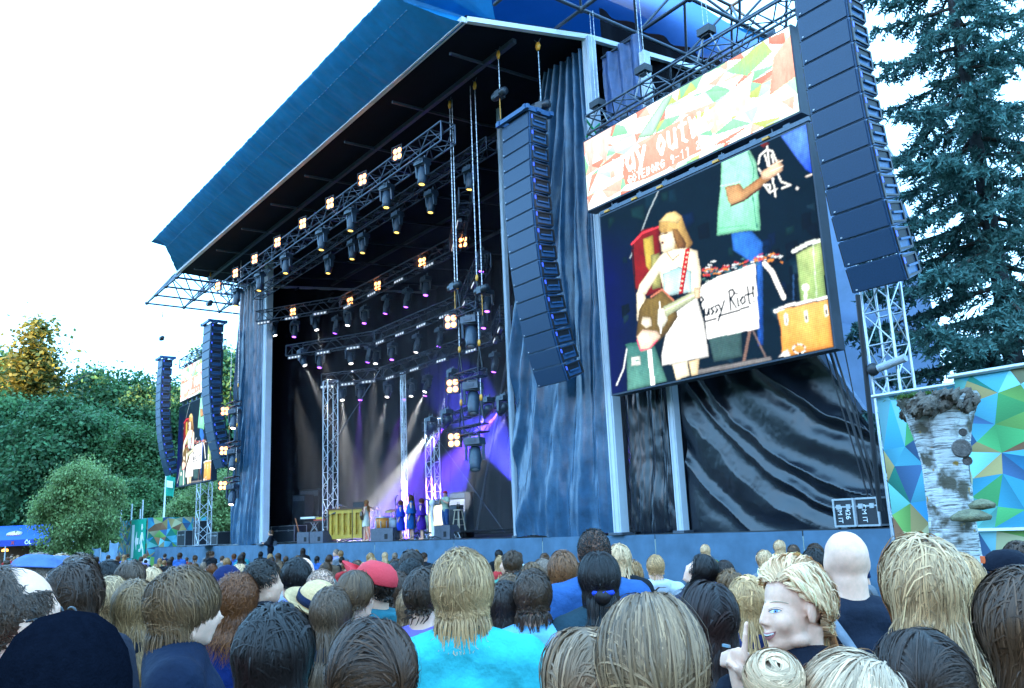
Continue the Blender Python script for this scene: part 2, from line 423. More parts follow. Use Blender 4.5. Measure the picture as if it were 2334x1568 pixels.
WTARP = tarp_mat('pale_blue_tarp', (.34, .46, .68), .35)

stage = thing('stage', 'raised festival stage with blue grey cloth skirt along its front', 'stage', (MIDX, YF, 0))
def W(o): return np.array(o.location)
b = MB().box(((XL+XR)/2-MIDX, 7.6, DECK_Z-.06), (XR-XL, 15.0, .12)); b.build('deck', DECKM, stage)
cuts = [XL, -51.5, -46, -41.3, -36.4, -33.9, -28.2, -23, -18.6, -14.4, -10.4, XR]
for i in range(len(cuts)-1):
    x0, x1 = cuts[i], cuts[i+1]; n = int((x1-x0)*9)+2; m = 26
    xs = np.linspace(x0+.012, x1-.012, n); zs = np.linspace(-.35, DECK_Z-.005, m)
    Xg, Zg = np.meshgrid(xs, zs)
    fold = .05*(fbm(Xg*1.1, Zg*1.6, 40+i)-.5)+.035*(fbm(Xg*2.2+Zg*2.5, Zg*4+Xg*.6, 60+i)-.5)
    top = .03*fbm(Xg*.8, Xg*0, 9)*(Zg > 1.55)
    G = np.stack([Xg-MIDX, -.055-np.abs(fold)*.9-.02*np.sin(Zg/DECK_Z*3.1), Zg-top*.6], -1)
    MB().grid(G, flip=False).build('skirt_panel', SKIRT, stage)
for i in range(12):      # side skirt toward the wing end
    pass
ys = np.linspace(-.05, 6, 40); zs = np.linspace(-.35, DECK_Z, 12); Yg, Zg = np.meshgrid(ys, zs)
MB().grid(np.stack([XR-MIDX+.02+.05*fbm(Yg*1.5, Zg*2, 77), Yg, Zg], -1)).build('skirt_panel', SKIRT, stage)

# ---- roof
ROOF_L, ROOF_R = -42.6, -16.75; LIPY = 11.7; LIPZ = 15.06
roof = thing('stage_roof', 'huge stage roof with curved blue canopy front and pale edge rail', 'stage roof', (MIDX, LIPY, LIPZ))
O = np.array([MIDX, LIPY, LIPZ])
ce = [(-42.6, LIPY, LIPZ), (ROOF_R, LIPY, LIPZ+.08), (-15.65, 15.1, 15.19), (-15.65, 27.4, 16.4), (-43.6, 27.4, 16.4), (-43.6, 15.1, 15.19)]
v = np.array(ce)-O; up = v+np.array([0, 0, .12])
MB().add(np.vstack([v, up]), [(5, 2, 1, 0), (5, 4, 3, 2), (6, 7, 8, 11), (11, 8, 9, 10)]+[(i, (i+1) % 6, (i+1) % 6+6, i+6) for i in range(6)]).build('ceiling', CEIL, roof)
def rail(p, q, w, name='edge_rail', par=roof, m=POST):
    p, q = np.array(p)-O, np.array(q)-O; u, w2, d = rot_to(q-p)
    MB().box((p+q)/2, (w, w, np.linalg.norm(q-p)), M=np.stack([u, w2, d], 1)).build(name, m, par)
RAIL = mat('edge_rail_paint', (.78, .8, .82), .4, .1, .05, 3)
rail((-42.65, LIPY-.05, LIPZ-.03), (ROOF_R, LIPY-.05, LIPZ+.05), .15, m=RAIL)
rail((ROOF_R+.05, LIPY, LIPZ+.03), (-15.6, 15.1, 15.13), .14, m=RAIL)
rail((-15.6, 15.1, 15.13), (-15.6, 27.4, 16.35), .14, m=RAIL)
rail((-43.65, 15.1, 15.13), (-43.65, 27.4, 16.35), .14, m=RAIL)
for y in (13.2, 16.5, 20, 23.5):                       # beams below the ceiling
    z = 14.93 if y < 15 else 15.1+(y-15)*.09
    rail((-42.6, y, z), (-16.6, y, z), .13, 'ceiling_beam', m=STEEL)
for x in np.linspace(-41, -18, 8):
    rail((x, LIPY+.3, LIPZ-.2), (x, 15, LIPZ-.08), .07, 'ceiling_beam', m=STEEL); rail((x, 15, LIPZ-.08), (x, 26.5, 16.0), .07, 'ceiling_beam', m=STEEL)
prof = np.array([(11.66, 15.02), (11.4, 15.13), (11.1, 15.27), (10.8, 15.42), (10.5, 15.58), (10.2, 15.76), (9.98, 15.92), (10.02, 15.99), (10.6, 16.3), (12.4, 16.95), (16, 17.3), (22, 17.6), (28, 17.2)])
tt = np.linspace(0, len(prof)-1, 60); prof = np.stack([np.interp(tt, np.arange(len(prof)), prof[:, c]) for c in (0, 1)], 1)
for _ in range(1): prof[1:-1] = (prof[:-2]+2*prof[1:-1]+prof[2:])/4
def canopy():
    n = 420; m = len(prof); u = np.linspace(0, 1, n); v = np.linspace(0, 1, m)
    G = np.zeros((m, n, 3))
    for j in range(m):
        e = min(1, j/22)
        xl = ROOF_L+2.3*e if j < 26 else ROOF_L+2.3-(j-26)*.13; xr = ROOF_R-.9*e if j < 26 else ROOF_R-.9+(j-26)*.085
        xr = min(xr, -14.8); xl = max(xl, -44.6)
        xs = xl+(xr-xl)*u
        rip = .05*(fbm(xs*3.1, v[j]*3+xs*.2, 4)-.5)+.05*(vnoise(xs*7+v[j]*2, xs*0+v[j]*1.5, 8)-.5)
        k = min(1, j/6)*(1 if j < 34 else .3)
        G[j, :, 0] = xs; G[j, :, 1] = prof[j, 0]+rip*k; G[j, :, 2] = prof[j, 1]+rip*k*.6
    c = MB().grid(G-O).build('canopy', [BLUE], roof)
    # stitched seam strip and the closing end panels
    j = 19; s = MB(); seam = G[j]-O+np.array([0, -.012, .005])
    for i in range(0, n-4, 4): s.path(seam[i:i+3], .014, 4)
    s.build('seam', mat('seam_thread', (.12, .35, .6), .6), roof)
    for col in (0, -1):
        edge = G[:44, col]-O; cen = np.array([edge[:, 0].mean(), 13.0-O[1], LIPZ+.5-O[2]])
        MB().add(np.vstack([edge, [cen]]), [(i, i+1, len(edge)) for i in range(len(edge)-1)]).build('end_panel', BLUE, roof)
canopy()
# upper skin seen from below beyond the side rail
xs = np.linspace(-15.6, -14.6, 6); ys = np.linspace(12.0, 28, 30); Xg, Yg = np.meshgrid(xs, ys)
sl = 14.4+1.9
def skin(x0, x1, name):
    xs = np.linspace(x0, x1, 14); Xg, Yg = np.meshgrid(xs, ys)
    G = np.stack([Xg, Yg, 17.05+.1*np.sin(Yg*.8)+.12*fbm(Xg, Yg*.5, 3)-.02*(Yg-12)], -1)
    MB().grid(G-O).build(name, BLUE2, roof)
skin(-19.5, -14.7, 'roof_skin'); skin(-44.5, -39.7, 'roof_skin')
MB().box(np.array([-29.6, 20, 16.9])-O, (20, 15.6, .05)).build('roof_skin', BLUE2, roof)

# ---- back and side blackout
bd = thing('backdrop', 'black backdrop closing the rear of the stage', 'backdrop', (MIDX, 27, DECK_Z))
xs = np.linspace(-44, -15.4, 160); zs = np.linspace(0, 14.85, 30); Xg, Zg = np.meshgrid(xs-MIDX, zs)
MB().grid(np.stack([Xg, .12*np.sin(Xg*5.5)+.08*np.sin(Xg*2.3), Zg], -1)).build('cloth', INNER, bd)
for x, lab in ((-43.7, 'black masking cloth on the far inner side of the stage'), (-15.75, 'black masking cloth on the near inner side of the stage')):
    sb = thing('masking_cloth', lab, 'drape', (x, 15.4, DECK_Z))
    ys2 = np.linspace(.2, 11.6, 70); Yg, Zg = np.meshgrid(ys2, np.linspace(0, 14.7, 20))
    MB().grid(np.stack([.1*np.sin(Yg*5), Yg, Zg], -1)).build('cloth', INNER, sb)

# ---- posts
def post(name, label, x, y, z0, z1, w, d=None):
    o = thing(name, label, 'post', (x, y, z0)); d = d or w
    b = MB(); b.box((0, 0, (z1-z0)/2), (w, d, z1-z0)); b.box((-w*.28, -d/2-.012, (z1-z0)/2), (w*.10, .024, z1-z0)); b.box((w*.28, -d/2-.012, (z1-z0)/2), (w*.10, .024, z1-z0))
    b.build('shaft', POST, o); MB().box((0, 0, .03), (w*1.7, d*1.7, .06)).build('base_plate', STEEL, o)
    return o
post('stage_post', 'pale grey post at the far side of the stage opening beside the cameraman', -39.15, YF+.05, DECK_Z, 15.2, .42, .3)
post('stage_post', 'thin white post at the near edge of the stage opening', -19.95, YF+.1, DECK_Z, 14.9, .12)
post('stage_post', 'pale post between the wide black drape and the screen', -15.62, YF+.05, DECK_Z, 15.1, .27)
post('stage_post', 'pale grey post behind the big screen beside the shiny swag', -13.88, YF+.35, DECK_Z, 13.9, .2)

# ---- drapes
def drape(name, label, x0, x1, z0, z1, Y, m, folds=9, amp=.16, gather=0.0, side=1, seed=1, shear=0.0, lean=0.0):
    o = thing(name, label, 'drape', ((x0+x1)/2, Y, z0)); cx = (x0+x1)/2
    nx, nz = int((x1-x0)*34)+30, 70; u = np.linspace(0, 1, nx); v = np.linspace(0, 1, nz); U, V = np.meshgrid(u, v)
    g = gather*np.clip((V-.35)/.65, 0, 1)**1.6
    Ue = U*(1-g)+(g if side > 0 else 0)
    ph = folds*2*math.pi*(U+.22*(fbm(U*2.6, V*1.6, seed)-.5)+shear*(1-V)**1.5*(1-U))
    A = amp*(.35+.65*V)*(1+.5*(fbm(U*5, V*2, seed+3)-.5))
    d = A*(np.sin(ph)+.35*np.sin(2.3*ph+1.0)*(1-V))+.10*(fbm(U*7+V*3, V*9, seed+5)-.5)*(1-V*.5)+.09*np.abs(fbm(U*12+V*3, V*20-U*2, seed+9)-.5)+.04*np.abs(fbm(U*30, V*44, seed+11)-.5)
    belly = -.35*np.exp(-((V-.08)/.12)**2)*np.abs(np.sin(U*3.1))
    X = x0+(x1-x0)*Ue; Z = (z1-z0)*V
    MB().grid(np.stack([X-cx, d+belly*.4+lean*(1-V), Z+.06*np.sin(U*9)*(V < .02)], -1)).build('cloth', m, o)
    t = MB().tube((x0-cx+(x1-x0)*gather*(side > 0), .02, z1-z0), (x1-cx, .02, z1-z0), .03, 6); t.build('hanging_pipe', STEEL, o)
    return o
DRAPE_R = mat('black_drape_near', (.024, .080, .155), .25, 0, .35, 2.5, bump=.3, bscale=30, spec=.7)
drape('stage_drape', 'tall black drape beside the cameraman on the far side of the stage', -43.8, -39.4, DECK_Z, 14.6, YF+.1, DRAPE_R, 8, .13, .1, 1, 3, .25)
drape('stage_drape', 'wide black drape hanging beside the stage opening behind the near speaker column', -19.85, -15.8, DECK_Z, 14.9, YF+.05, DRAPE_R, 7, .17, .55, 1, 5, .5)
drape('stage_drape', 'small bluish drape above the banner between two pale posts', -15.45, -13.95, 8.5, 14.5, YF+.3, mat('blue_drape', (.05, .10, .24), .4, 0, .3, 3, bump=.3, bscale=30), 3, .1, 0, 1, 8)
drape('stage_drape', 'narrow shiny black drape under the screen between two pale posts', -15.45, -14.0, DECK_Z, 8.6, YF+.25, DRAPE_SH, 4, .12, 0, 1, 9, .2)
def swag():
    x0, x1 = -13.75, -7.9; z0, z1 = DECK_Z, 7.4; cx = (x0+x1)/2
    o = thing('swag_drape', 'big shiny black sheet hanging in curved swags under the screen', 'drape', (cx, YF+.5, z0))
    nx, nz = 260, 180; U, V = np.meshgrid(np.linspace(0, 1, nx), np.linspace(0, 1, nz))
    du, dv = (1.02-U)*(x1-x0), (1.0-V)*(z1-z0)
    wob = .55*(fbm(U*3, V*3, 21)-.5)
    r = (np.abs(du)**2.2+np.abs(dv*1.05)**2.2)**(1/2.2)+wob
    rw = r+.30*np.sin(r*1.9+.6)+.22*np.sin(r*4.3); ph = rw*8.2+.9*fbm(U*2.0, V*2.0, 31); kf = np.floor(ph/(2*math.pi)+.25); kr = np.mod(np.sin(kf*12.9898)*43758.5, 1)
    amp = (.035+.085*np.clip(r/5, 0, 1))*(.3+1.1*kr)*np.clip(fbm(U*3+3, V*3, 33)*2.0-.2, .3, 1.2)
    d = amp*(2*np.abs(np.sin(ph/2+.785))**1.3-1)
    d += .02*np.abs(fbm(U*26+V*9, V*14-U*6, 41)-.5)+.012*np.abs(fbm(U*44-V*8, V*40+U*8, 43)-.5)
    d *= np.clip((V-.0)*12+.3, 0, 1)
    qa, qb = PY(1850, 790, YF+.5), PY(2018, 1030, YF+.5); Xs = x0+(x1-x0)*U
    ztop = np.interp(Xs, [qa[0], qb[0]], [z1, qb[2]]); ztop = np.where(Xs < qa[0], z1, np.where(Xs < qb[0], qa[2]+(qb[2]-qa[2])*(Xs-qa[0])/(qb[0]-qa[0]), qb[2]))
    Zs = np.minimum(z0+(z1-z0)*V, ztop)
    MB().grid(np.stack([Xs-cx, d, Zs-z0], -1)).build('cloth', DRAPE_SH, o)
swag()

# ---- roof side sheet sloping to the ground behind the near speakers
def sheet_px(name, parent, px, Y, m, nx=50, nz=50, seed=1, amp=.12):
    """four-sided cloth between picture corners TL,TR,BR,BL at plane Y"""
    a, b_, c, d = [PY(x, y, Y) for x, y in px]; U, V = np.meshgrid(np.linspace(0, 1, nx), np.linspace(0, 1, nz))
    U3, V3 = U[..., None], V[..., None]
    G = (a*(1-U3)+b_*U3)*(1-V3)+(d*(1-U3)+c*U3)*V3
    G[..., 1] += amp*(fbm(U*3, V*5, seed)-.5)*2+.04*(fbm(U*9, V*22, seed+4)-.5)+.25*np.sin(V*3.1)
    G[..., 2] += .1*np.sin(U*3.1)*V*-1
    return MB().grid(G-np.array(parent.location)).build(name, m, parent)
p0 = PY(2000, 1150, 20.5)
st = thing('side_tarp', 'pale blue tarpaulin sloping down behind the near speaker tower', 'tarpaulin', (p0[0], 20.5, 0))
sheet_px('upper_sheet', st, [(1760, 250), (2003, 296), (2140, 772), (1780, 700)], 20.5, WTARP, seed=2)
sheet_px('lower_sheet', st, [(1800, 690), (2135, 745), (2150, 1215), (1960, 1215)], 21.1, WTARP, seed=5)
a_, b2 = PY(1996, 300, 20.3), PY(2046, 380, 20.3)
MB().tube(a_-W(st), b2-W(st), .08, 6).build('edge_beam', ALU, st)
a_, b2 = PY(1838, 762, 19.6), PY(2018, 1022, 19.6); u, w2, d = rot_to(b2-a_)
MB().box((a_+b2)/2-W(st), (.30, .16, np.linalg.norm(b2-a_)), M=np.stack([w2, u, d], 1)).build('slanting_beam', mat('pale_beam', (.42, .52, .68), .4, .2, .1, 2), st)
a_, b2 = PY(2016, 1015, 19.6), PY(2042, 1175, 19.6)
MB().tube(a_-W(st), b2-W(st), .07, 8).build('slanting_beam', POST, st)
# stay cables
for i, (p, q) in enumerate([((1858, 690), (2003, 1165)), ((1868, 690), (2016, 1165)), ((1850, 700), (1990, 1170)), ((1905, 700), (1990, 1120))]):
    Y1, Y2 = (15.1, 15.3)
    c = MB().tube(PY(*p, Y1), PY(*q, Y2), (.03, .022, .016, .012)[i], 5).build('stay_cable', BLACK)
    tag(c, ('thick black stay cable running from the screen to the flight cases', 'second black stay cable beside the thickest one under the screen', 'thin dark stay cable nearest the shiny swag', 'thin cable in front of the pale blue tarpaulin')[i], 'cable')

# ---- wing space frames
def space_frame(label, xs, mirror):
    f = lambda x: mir(x) if mirror else x
    o = thing('wing_frame', label, 'space frame', (f(xs[1]), 15, 15.3)); L0 = W(o)
    ys = [12.1, 14.17, 16.25, 18.3, 20.4]; z0, z1 = 15.3, 16.75
    low, upp, web = MB(), MB(), MB()
    for y in ys: low.tube(np.array([f(xs[0]-1.1), y, z0])-L0, np.array([f(xs[-1]), y, z0])-L0, .055)
    for x in xs: low.tube(np.array([f(x), ys[0], z0])-L0, np.array([f(x), ys[-1], z0])-L0, .055)
    ux = [(a+b)/2 for a, b in zip(xs[:-1], xs[1:])]; uy = [(a+b)/2 for a, b in zip(ys[:-1], ys[1:])]
    for y in uy: upp.tube(np.array([f(ux[0]), y, z1])-L0, np.array([f(ux[-1]), y, z1])-L0, .05)
    for x in ux: upp.tube(np.array([f(x), uy[0], z1])-L0, np.array([f(x), uy[-1], z1])-L0, .05)
    for i, x in enumerate(ux):
        for j, y in enumerate(uy):
            for a in (0, 1):
                for c in (0, 1): web.tube(np.array([f(x), y, z1])-L0, np.array([f(xs[i+a]), ys[j+c], z0])-L0, .04)
    for x in xs:
        for y in ys: low.ball(np.array([f(x), y, z0])-L0, .11, 8, 6)
    low.build('lower_chords', STEEL, o); upp.build('upper_chords', STEEL, o); web.build('web_tubes', STEEL, o)
space_frame('dark tubular space frame under the blue roof skin above the banner', [-14.9, -12.95, -11.0, -9.05, -7.1], False)
space_frame('dark tubular space frame jutting from the far end of the roof', [-14.9, -12.95, -11.0, -9.05], True)
# ================================================================ rigging: trusses, lamps, speakers, screens
ORD = ['first', 'second', 'third', 'fourth', 'fifth', 'sixth', 'seventh', 'eighth', 'ninth', 'tenth', 'eleventh', 'twelfth', 'thirteenth', 'fourteenth']
def ordn(i): return ORD[i]
def truss_mb(b, p, q, w=.4, h=.4, bay=.5, r=.024, rd=.013, tri=False):
    p, q = np.array(p, float), np.array(q, float); L = np.linalg.norm(q-p); d = (q-p)/L
    up = np.array([0, 0, 1.0]) if abs(d[2]) < .9 else np.array([0, 1.0, 0])
    s = np.cross(d, up); s /= np.linalg.norm(s); t = np.cross(s, d)
    cs = [s*w/2+t*h/2, -s*w/2+t*h/2, -s*w/2-t*h/2, s*w/2-t*h/2]
    for c in cs: b.tube(p+c, q+c, r, 6)
    n = max(1, int(round(L/bay)))
    for k in range(n):
        a0, a1 = p+d*L*k/n, p+d*L*(k+1)/n
        for f in range(4):
            c0, c1 = cs[f], cs[(f+1) % 4]
            if k % 2: c0, c1 = c1, c0
            b.tube(a0+c0, a1+c1, rd, 4, cap=False)
            if f % 2 == 0: b.tube(a0+c0, a0+c1, rd, 4, cap=False)
    for e in (p, q):
        for f in range(4): b.tube(e+cs[f], e+cs[(f+1) % 4], r*.8, 4)
def truss(name, label, pts, m, w=.4, h=.4, bay=.5, r=.026, rd=.014, cat='truss'):
    pts = [np.array(p, float) for p in pts]; o = thing(name, label, cat, pts[0])
    for a, c in zip(pts[:-1], pts[1:]):
        b = MB(); truss_mb(b, a-pts[0], c-pts[0], w, h, bay, r, rd); b.build('truss_section', m, o)
    return o
DALU = mat('dark_aluminium', (.04, .05, .07), .4, .7, .2, 15)
ZR = 1.9
T1 = [(-39.4, 13.05, 11.6+ZR), (-33, 13.05, 11.6+ZR), (-26.3, 13.05, 11.6+ZR), (-19.8, 13.05, 11.6+ZR)]
truss('lighting_truss', 'long front lighting truss under the edge of the roof', T1, mat('front_alu', (.12, .15, .20), .4, .7, .2, 15), .5, .62, .62, .03, .018)
T1b = [(-39.2, 14.5, 11.5+ZR), (-19.6, 14.5, 11.5+ZR)]
truss('lighting_truss', 'bare truss running just behind the long front lighting truss', T1b, DALU, .4, .4)
def utruss(z, xl, yl, xb, yb, lab):
    pts = [(xl, yl, z+ZR), (xb, yb, z+ZR), (mir(xb), yb, z+ZR), (mir(xl), yl, z+ZR)]
    truss('lighting_truss', lab, pts, DALU, .42, .5, .55, .026, .015); return pts
T2 = utruss(10.2, -38.4, 14.3, -34.2, 16.65, 'bent truss with orange blinders, highest of the inner trusses')
T3 = utruss(8.5, -37.6, 15.5, -33.1, 17.75, 'bent middle truss carrying white and purple moving heads')
T4 = utruss(7.1, -36.8, 16.9, -33.9, 18.6, 'lowest bent truss resting on the aluminium tower')
T5 = [(-31.5, 19.2, 4.35+ZR), (-22.2, 17.4, 4.35+ZR)]
truss('lighting_truss', 'low rear truss with the strongest purple lamps', T5, DALU, .35, .35)
def tower(label, x, y, z0, z1, w=.5, m=ALU, rd=.016):
    o = thing('truss_tower', label, 'tower', (x, y, z0)); b = MB(); truss_mb(b, (0, 0, .05), (0, 0, z1-z0), w, w, .6, .028, rd); b.build('mast', m, o)
    MB().box((0, 0, .025), (w*2, w*2, .05)).build('base_plate', STEEL, o)
tower('tall aluminium truss tower standing behind the keyboards', -36.3, 17.0, DECK_Z, 7.0+ZR)
tower('slim aluminium truss tower behind the backing singers', -30.55, 18.9, DECK_Z, 4.6+ZR, .42)
tower('pair of thin aluminium uprights lit purple at mid stage', -32.9, 18.9, DECK_Z, 7.0+ZR, .16)
tower('aluminium tower under the far screen on the stage wing', -46.6, 14.6, DECK_Z, 8.2, .62)
tower('aluminium tower hidden behind the near speaker column with a microphone on it', -7.95, 14.6, 0, 9.0, .5)
# diagonal guy wires inside the stage
for i, (p, q, r) in enumerate([((-34.6, 26.2, 11), (-37.9, 26.0, 1.7), .07), ((-31.2, 26.2, 11), (-34.6, 26.0, 1.7), .07), ((-36.1, 17.1, 6.2), (-39.6, 18.5, 1.75), .02), ((-36.1, 17.0, 5.8), (-39.4, 18.3, 1.75), .02), ((-31.5, 17.0, 8.6), (-36.3, 17.0, 5.8), .018), ((-20.5, 15.6, 5.2), (-19.95, 15.6, 1.62), .035), ((-30.5, 19, 5.8), (-26.5, 19.5, 1.7), .015)]):
    tag(MB().tube(p, q, r, 6).build('guy_wire', STEEL), ['slanting grey brace behind the keyboards', 'slanting grey brace behind the guitarist', 'upper thin guy wire from the tall tower to the deck', 'lower thin guy wire from the tall tower to the deck', 'thin wire from the lowest truss to the tall tower', 'slanting pipe beside the near edge of the stage opening', 'thin wire from the slim tower to the deck'][i], 'cable')

# ---- lamps
def emat(name, col, s): return mat(name, (.02, .02, .02), .4, 0, 0, emit=col, estr=s)
WARM = emat('blinder_glow', (1.0, .30, .08), 2.0); WHITE = emat('white_lens', (1, .93, .85), 2.5); PURP = emat('purple_lens', (.30, .06, 1.0), 2.2); AMBER = emat('amber_lens', (1, .62, .12), .6); OFFL = mat('lens_off', (.3, .32, .36), .1, 0, 0); PINK = emat('pink_lens', (.75, .25, 1), 3)
HOUS = mat('lamp_housing', (.035, .055, .085), .38, 0, .3, 8)
def blinder_proto():
    b = MB(); s = .40
    b.box((0, .06, 0), (s, .1, s*1.05)); frame = b.mesh('housing'); frame.materials.append(HOUS)
    y = MB(); y.box((-s/2-.02, 0, .05), (.02, .04, s*1.1)); y.box((s/2+.02, 0, .05), (.02, .04, s*1.1)); y.box((0, 0, s*.6+.01), (s+.06, .04, .02)); yoke = y.mesh('bracket'); yoke.materials.append(BLACK)
    l = MB(); l.lathe([(0, -.03), (.055, -.022), (.082, 0), (.086, .03)], (0, 0, 0), 14, 0, axis=(0, 1, 0)); lamp = l.mesh('lamp')
    lamp.materials.append(WARM)
    return frame, yoke, lamp
BL = blinder_proto()
def blinder(p, rz, tilt, label, group=None):
    o = thing('blinder_lamp', label, 'lamp', p, rz, group); o.rotation_euler = (tilt, 0, rz)
    link('housing', BL[0], o); link('bracket', BL[1], o)
    for dx in (-.095, .095):
        for dz in (-.1, .1): link('lamp', BL[2], o, (dx, -.0, dz))
    return o
def mh_proto():
    b = MB(); b.box((0, 0, -.17), (.42, .34, .16), taper=.92); b.box((0, -.172, -.17), (.2, .01, .07)); base = b.mesh('base'); base.materials.append(HOUS)
    c = MB(); c.tube((-.12, 0, .03), (-.12, 0, -.1), .03, 6); c.tube((.12, 0, .03), (.12, 0, -.1), .03, 6); c.box((0, 0, -.04), (.24, .05, .03)); clamp = c.mesh('clamp'); clamp.materials.append(STEEL)
    y = MB()
    for s in (-1, 1):
        y.prism([(-.09, 0), (.09, 0), (.06, -.36), (-.06, -.36)], (s*.2-.025, 0, -.25), (0, 1, 0), (0, 0, 1), .05)
    y.box((0, 0, -.265), (.45, .2, .035)); yoke = y.mesh('yoke'); yoke.materials.append(HOUS)
    h = MB(); h.lathe([(.0, .22), (.1, .22), (.135, .16), (.15, .0), (.15, -.12), (.125, -.2), (.128, -.33), (.11, -.34)], (0, 0, 0), 16); head = h.mesh('head'); head.materials.append(HOUS)
    l = MB(); l.lathe([(.0, -.36), (.06, -.352), (.102, -.333)], (0, 0, 0), 14); lens = l.mesh('lens'); lens.materials.append(OFFL)
    return base, clamp, yoke, head, lens
MH = mh_proto(); LENS = {}
def lens_mesh(m):
    if m.name not in LENS:
        c = MH[4].copy(); c.materials.clear(); c.materials.append(m); LENS[m.name] = c
    return LENS[m.name]
def moving_head(p, label, m=OFFL, rz=0.0, tilt=0.0, pan=0.0, sc=1.0, group=None, beam=None, flip=False):
    o = thing('moving_head', label, 'lamp', p, rz, group); o.scale = (sc, sc, sc)
    if flip: o.rotation_euler = (math.pi, 0, rz)
    link('base', MH[0], o); link('clamp', MH[1], o)
    y = link('yoke', MH[2], o); y.rotation_euler = (0, 0, pan)
    h = link('head', MH[3], o, (0, 0, -.52)); h.rotation_euler = Matrix.Rotation(pan, 3, 'Z').to_euler()
    h.rotation_euler = (Matrix.Rotation(pan, 3, 'Z') @ Matrix.Rotation(tilt, 3, 'X')).to_euler()
    link('lens', lens_mesh(m), h)
    return o
def spot(lens_p, target, col, power, deg, name='spot_beam', r=.05):
    l = bpy.data.lights.new(name, 'SPOT'); l.energy = power*13; l.color = col; l.spot_size = R(deg); l.spot_blend = .35; l.shadow_soft_size = r
    o = link(name, l, None, lens_p); d = Vector(np.array(target)-np.array(lens_p)); o.rotation_euler = d.to_track_quat('-Z', 'Y').to_euler(); return o
def aimed_head(px, zw, target, label, m, col, power, deg, sc=1.0, group=None):
    """hanging head whose lens shows at picture spot px, height zw; turned to target; lights the haze"""
    L = PZ(px[0], px[1], zw); T = np.array(target, float); d = (T-L)/np.linalg.norm(T-L)
    piv = L-d*.34*sc; base = piv+np.array([0, 0, .52*sc])
    pan = math.atan2(d[0], -d[1]); tilt = -math.acos(max(-1, min(1, -d[2])))
    moving_head(base, label, m, 0, tilt, pan, sc, group)
    if power: spot(L+d*.05, T, col, power*(.45 if power < 1000 else 1), deg)
    return L

# front truss: blinders above, moving heads below
fx = [-20.9, -23.0, -25.3, -27.6, -29.9, -32.3, -34.9, -37.6]
fx = [PZ(x, y, 13.85)[0] for x, y in ((922, 346), (845, 405), (773, 460), (711, 506), (656, 549), (607, 588), (562, 620), (524, 650))]
for i, x in enumerate(fx):
    blinder((x, 12.72, 13.72), .25, .0, 'four bulb blinder glowing orange, %s from the near end of the front truss' % ordn(i), 'blinders on the front truss')
hx = [(945, 405), (868, 460), (795, 515), (733, 560), (657, 615), (600, 655), (548, 690)]
for i, (x, y) in enumerate(hx):
    p = PZ(x, y, 12.55); moving_head((p[0], 13.05, 13.28), 'grey moving head with dim amber lens, %s from the near end of the front truss' % ordn(i), AMBER, .2, -.12, .3*math.sin(i*2), 1.05, 'moving heads under the front truss')
hx2 = [(711, 590), (640, 640), (990, 360)]
for i, (x, y) in enumerate([(940, 425), (862, 482), (790, 530), (728, 580), (708, 595), (655, 628)]):
    p = PZ(x, y, 12.0); moving_head((p[0], 14.5, 13.2), 'grey moving head, %s from the near end of the bare second truss' % ordn(i), AMBER, .1, -.15, 0, 1.0, 'moving heads under the bare second truss')
# inner trusses
def on_px(lst, zw): return [PZ(x, y, zw) for x, y in lst]
for i, p in enumerate(on_px([(672, 712), (802, 688), (865, 652), (967, 599), (1060, 553)], 12.15)):
    blinder(p+np.array([0, -.1, 0]), .3, 0, 'four bulb blinder with orange glow, %s from the far end of the highest inner truss' % ordn(i), 'blinders on the highest inner truss')
C_W, C_P, C_B = (.95, .93, .86), (.30, .08, 1.0), (.08, .08, 1.0)
hz = []
row2 = [((627, 765), 'w'), ((670, 768), 'p'), ((722, 752), 'w'), ((763, 760), 'p'), ((792, 742), 'w'), ((830, 737), 'p'), ((878, 715), 'p'), ((925, 700), 'p'), ((970, 673), 'p'), ((1097, 619), 'p')]
row3 = [((695, 833), 'w'), ((728, 838), 'p'), ((800, 829), 'w'), ((838, 826), 'p'), ((856, 829), 'w'), ((893, 820), 'p'), ((948, 803), 'w'), ((1000, 790), 'p'), ((1110, 710), 'p'), ((1102, 748), 'p')]
row4 = [((780, 912), 'w'), ((821, 912), 'p'), ((882, 905), 'w'), ((920, 911), 'p'), ((937, 903), 'w'), ((968, 893), 'w'), ((969, 902), 'p'), ((1125, 848), 'p')]
BEAMS = {(627, 765): ((-36.5, 17, 2), C_W, 500, 13), (722, 752): ((-34, 17.5, 2), C_W, 260, 12), (695, 833): ((-33.5, 18, 2.2), C_W, 420, 13), (800, 829): ((-33.2, 17.5, 2.2), C_W, 300, 13), (856, 829): ((-34.0, 17.6, 2.2), C_W, 260, 13),
         (780, 912): ((-35.2, 17.5, 1.8), C_W, 620, 15), (821, 912): ((-35.8, 18, 1.8), C_P, 420, 12), (882, 905): ((-34.8, 17.5, 1.8), C_W, 420, 15), (968, 893): ((-34, 17.4, 1.8), C_W, 900, 14), (920, 911): ((-34.0, 18, 1.8), C_P, 500, 12)}
for row, zw, nm in ((row2, 11.35, 'highest inner truss'), (row3, 9.65, 'middle bent truss'), (row4, 8.2, 'lowest bent truss')):
    for i, (px, c) in enumerate(row):
        bm = BEAMS.get(px); L = PZ(px[0], px[1], zw)
        tgt = bm[0] if bm else L+np.array([.3*math.sin(i*1.7), -.4, -2])
        aimed_head(px, zw, tgt, 'moving head with %s light, %s from the far end of the %s' % ('white' if c == 'w' else 'purple', ordn(i), nm), WHITE if c == 'w' else PURP, bm[1] if bm else C_W, bm[2] if bm else 0, bm[3] if bm else 10, 1.05, 'moving heads on the %s' % nm)
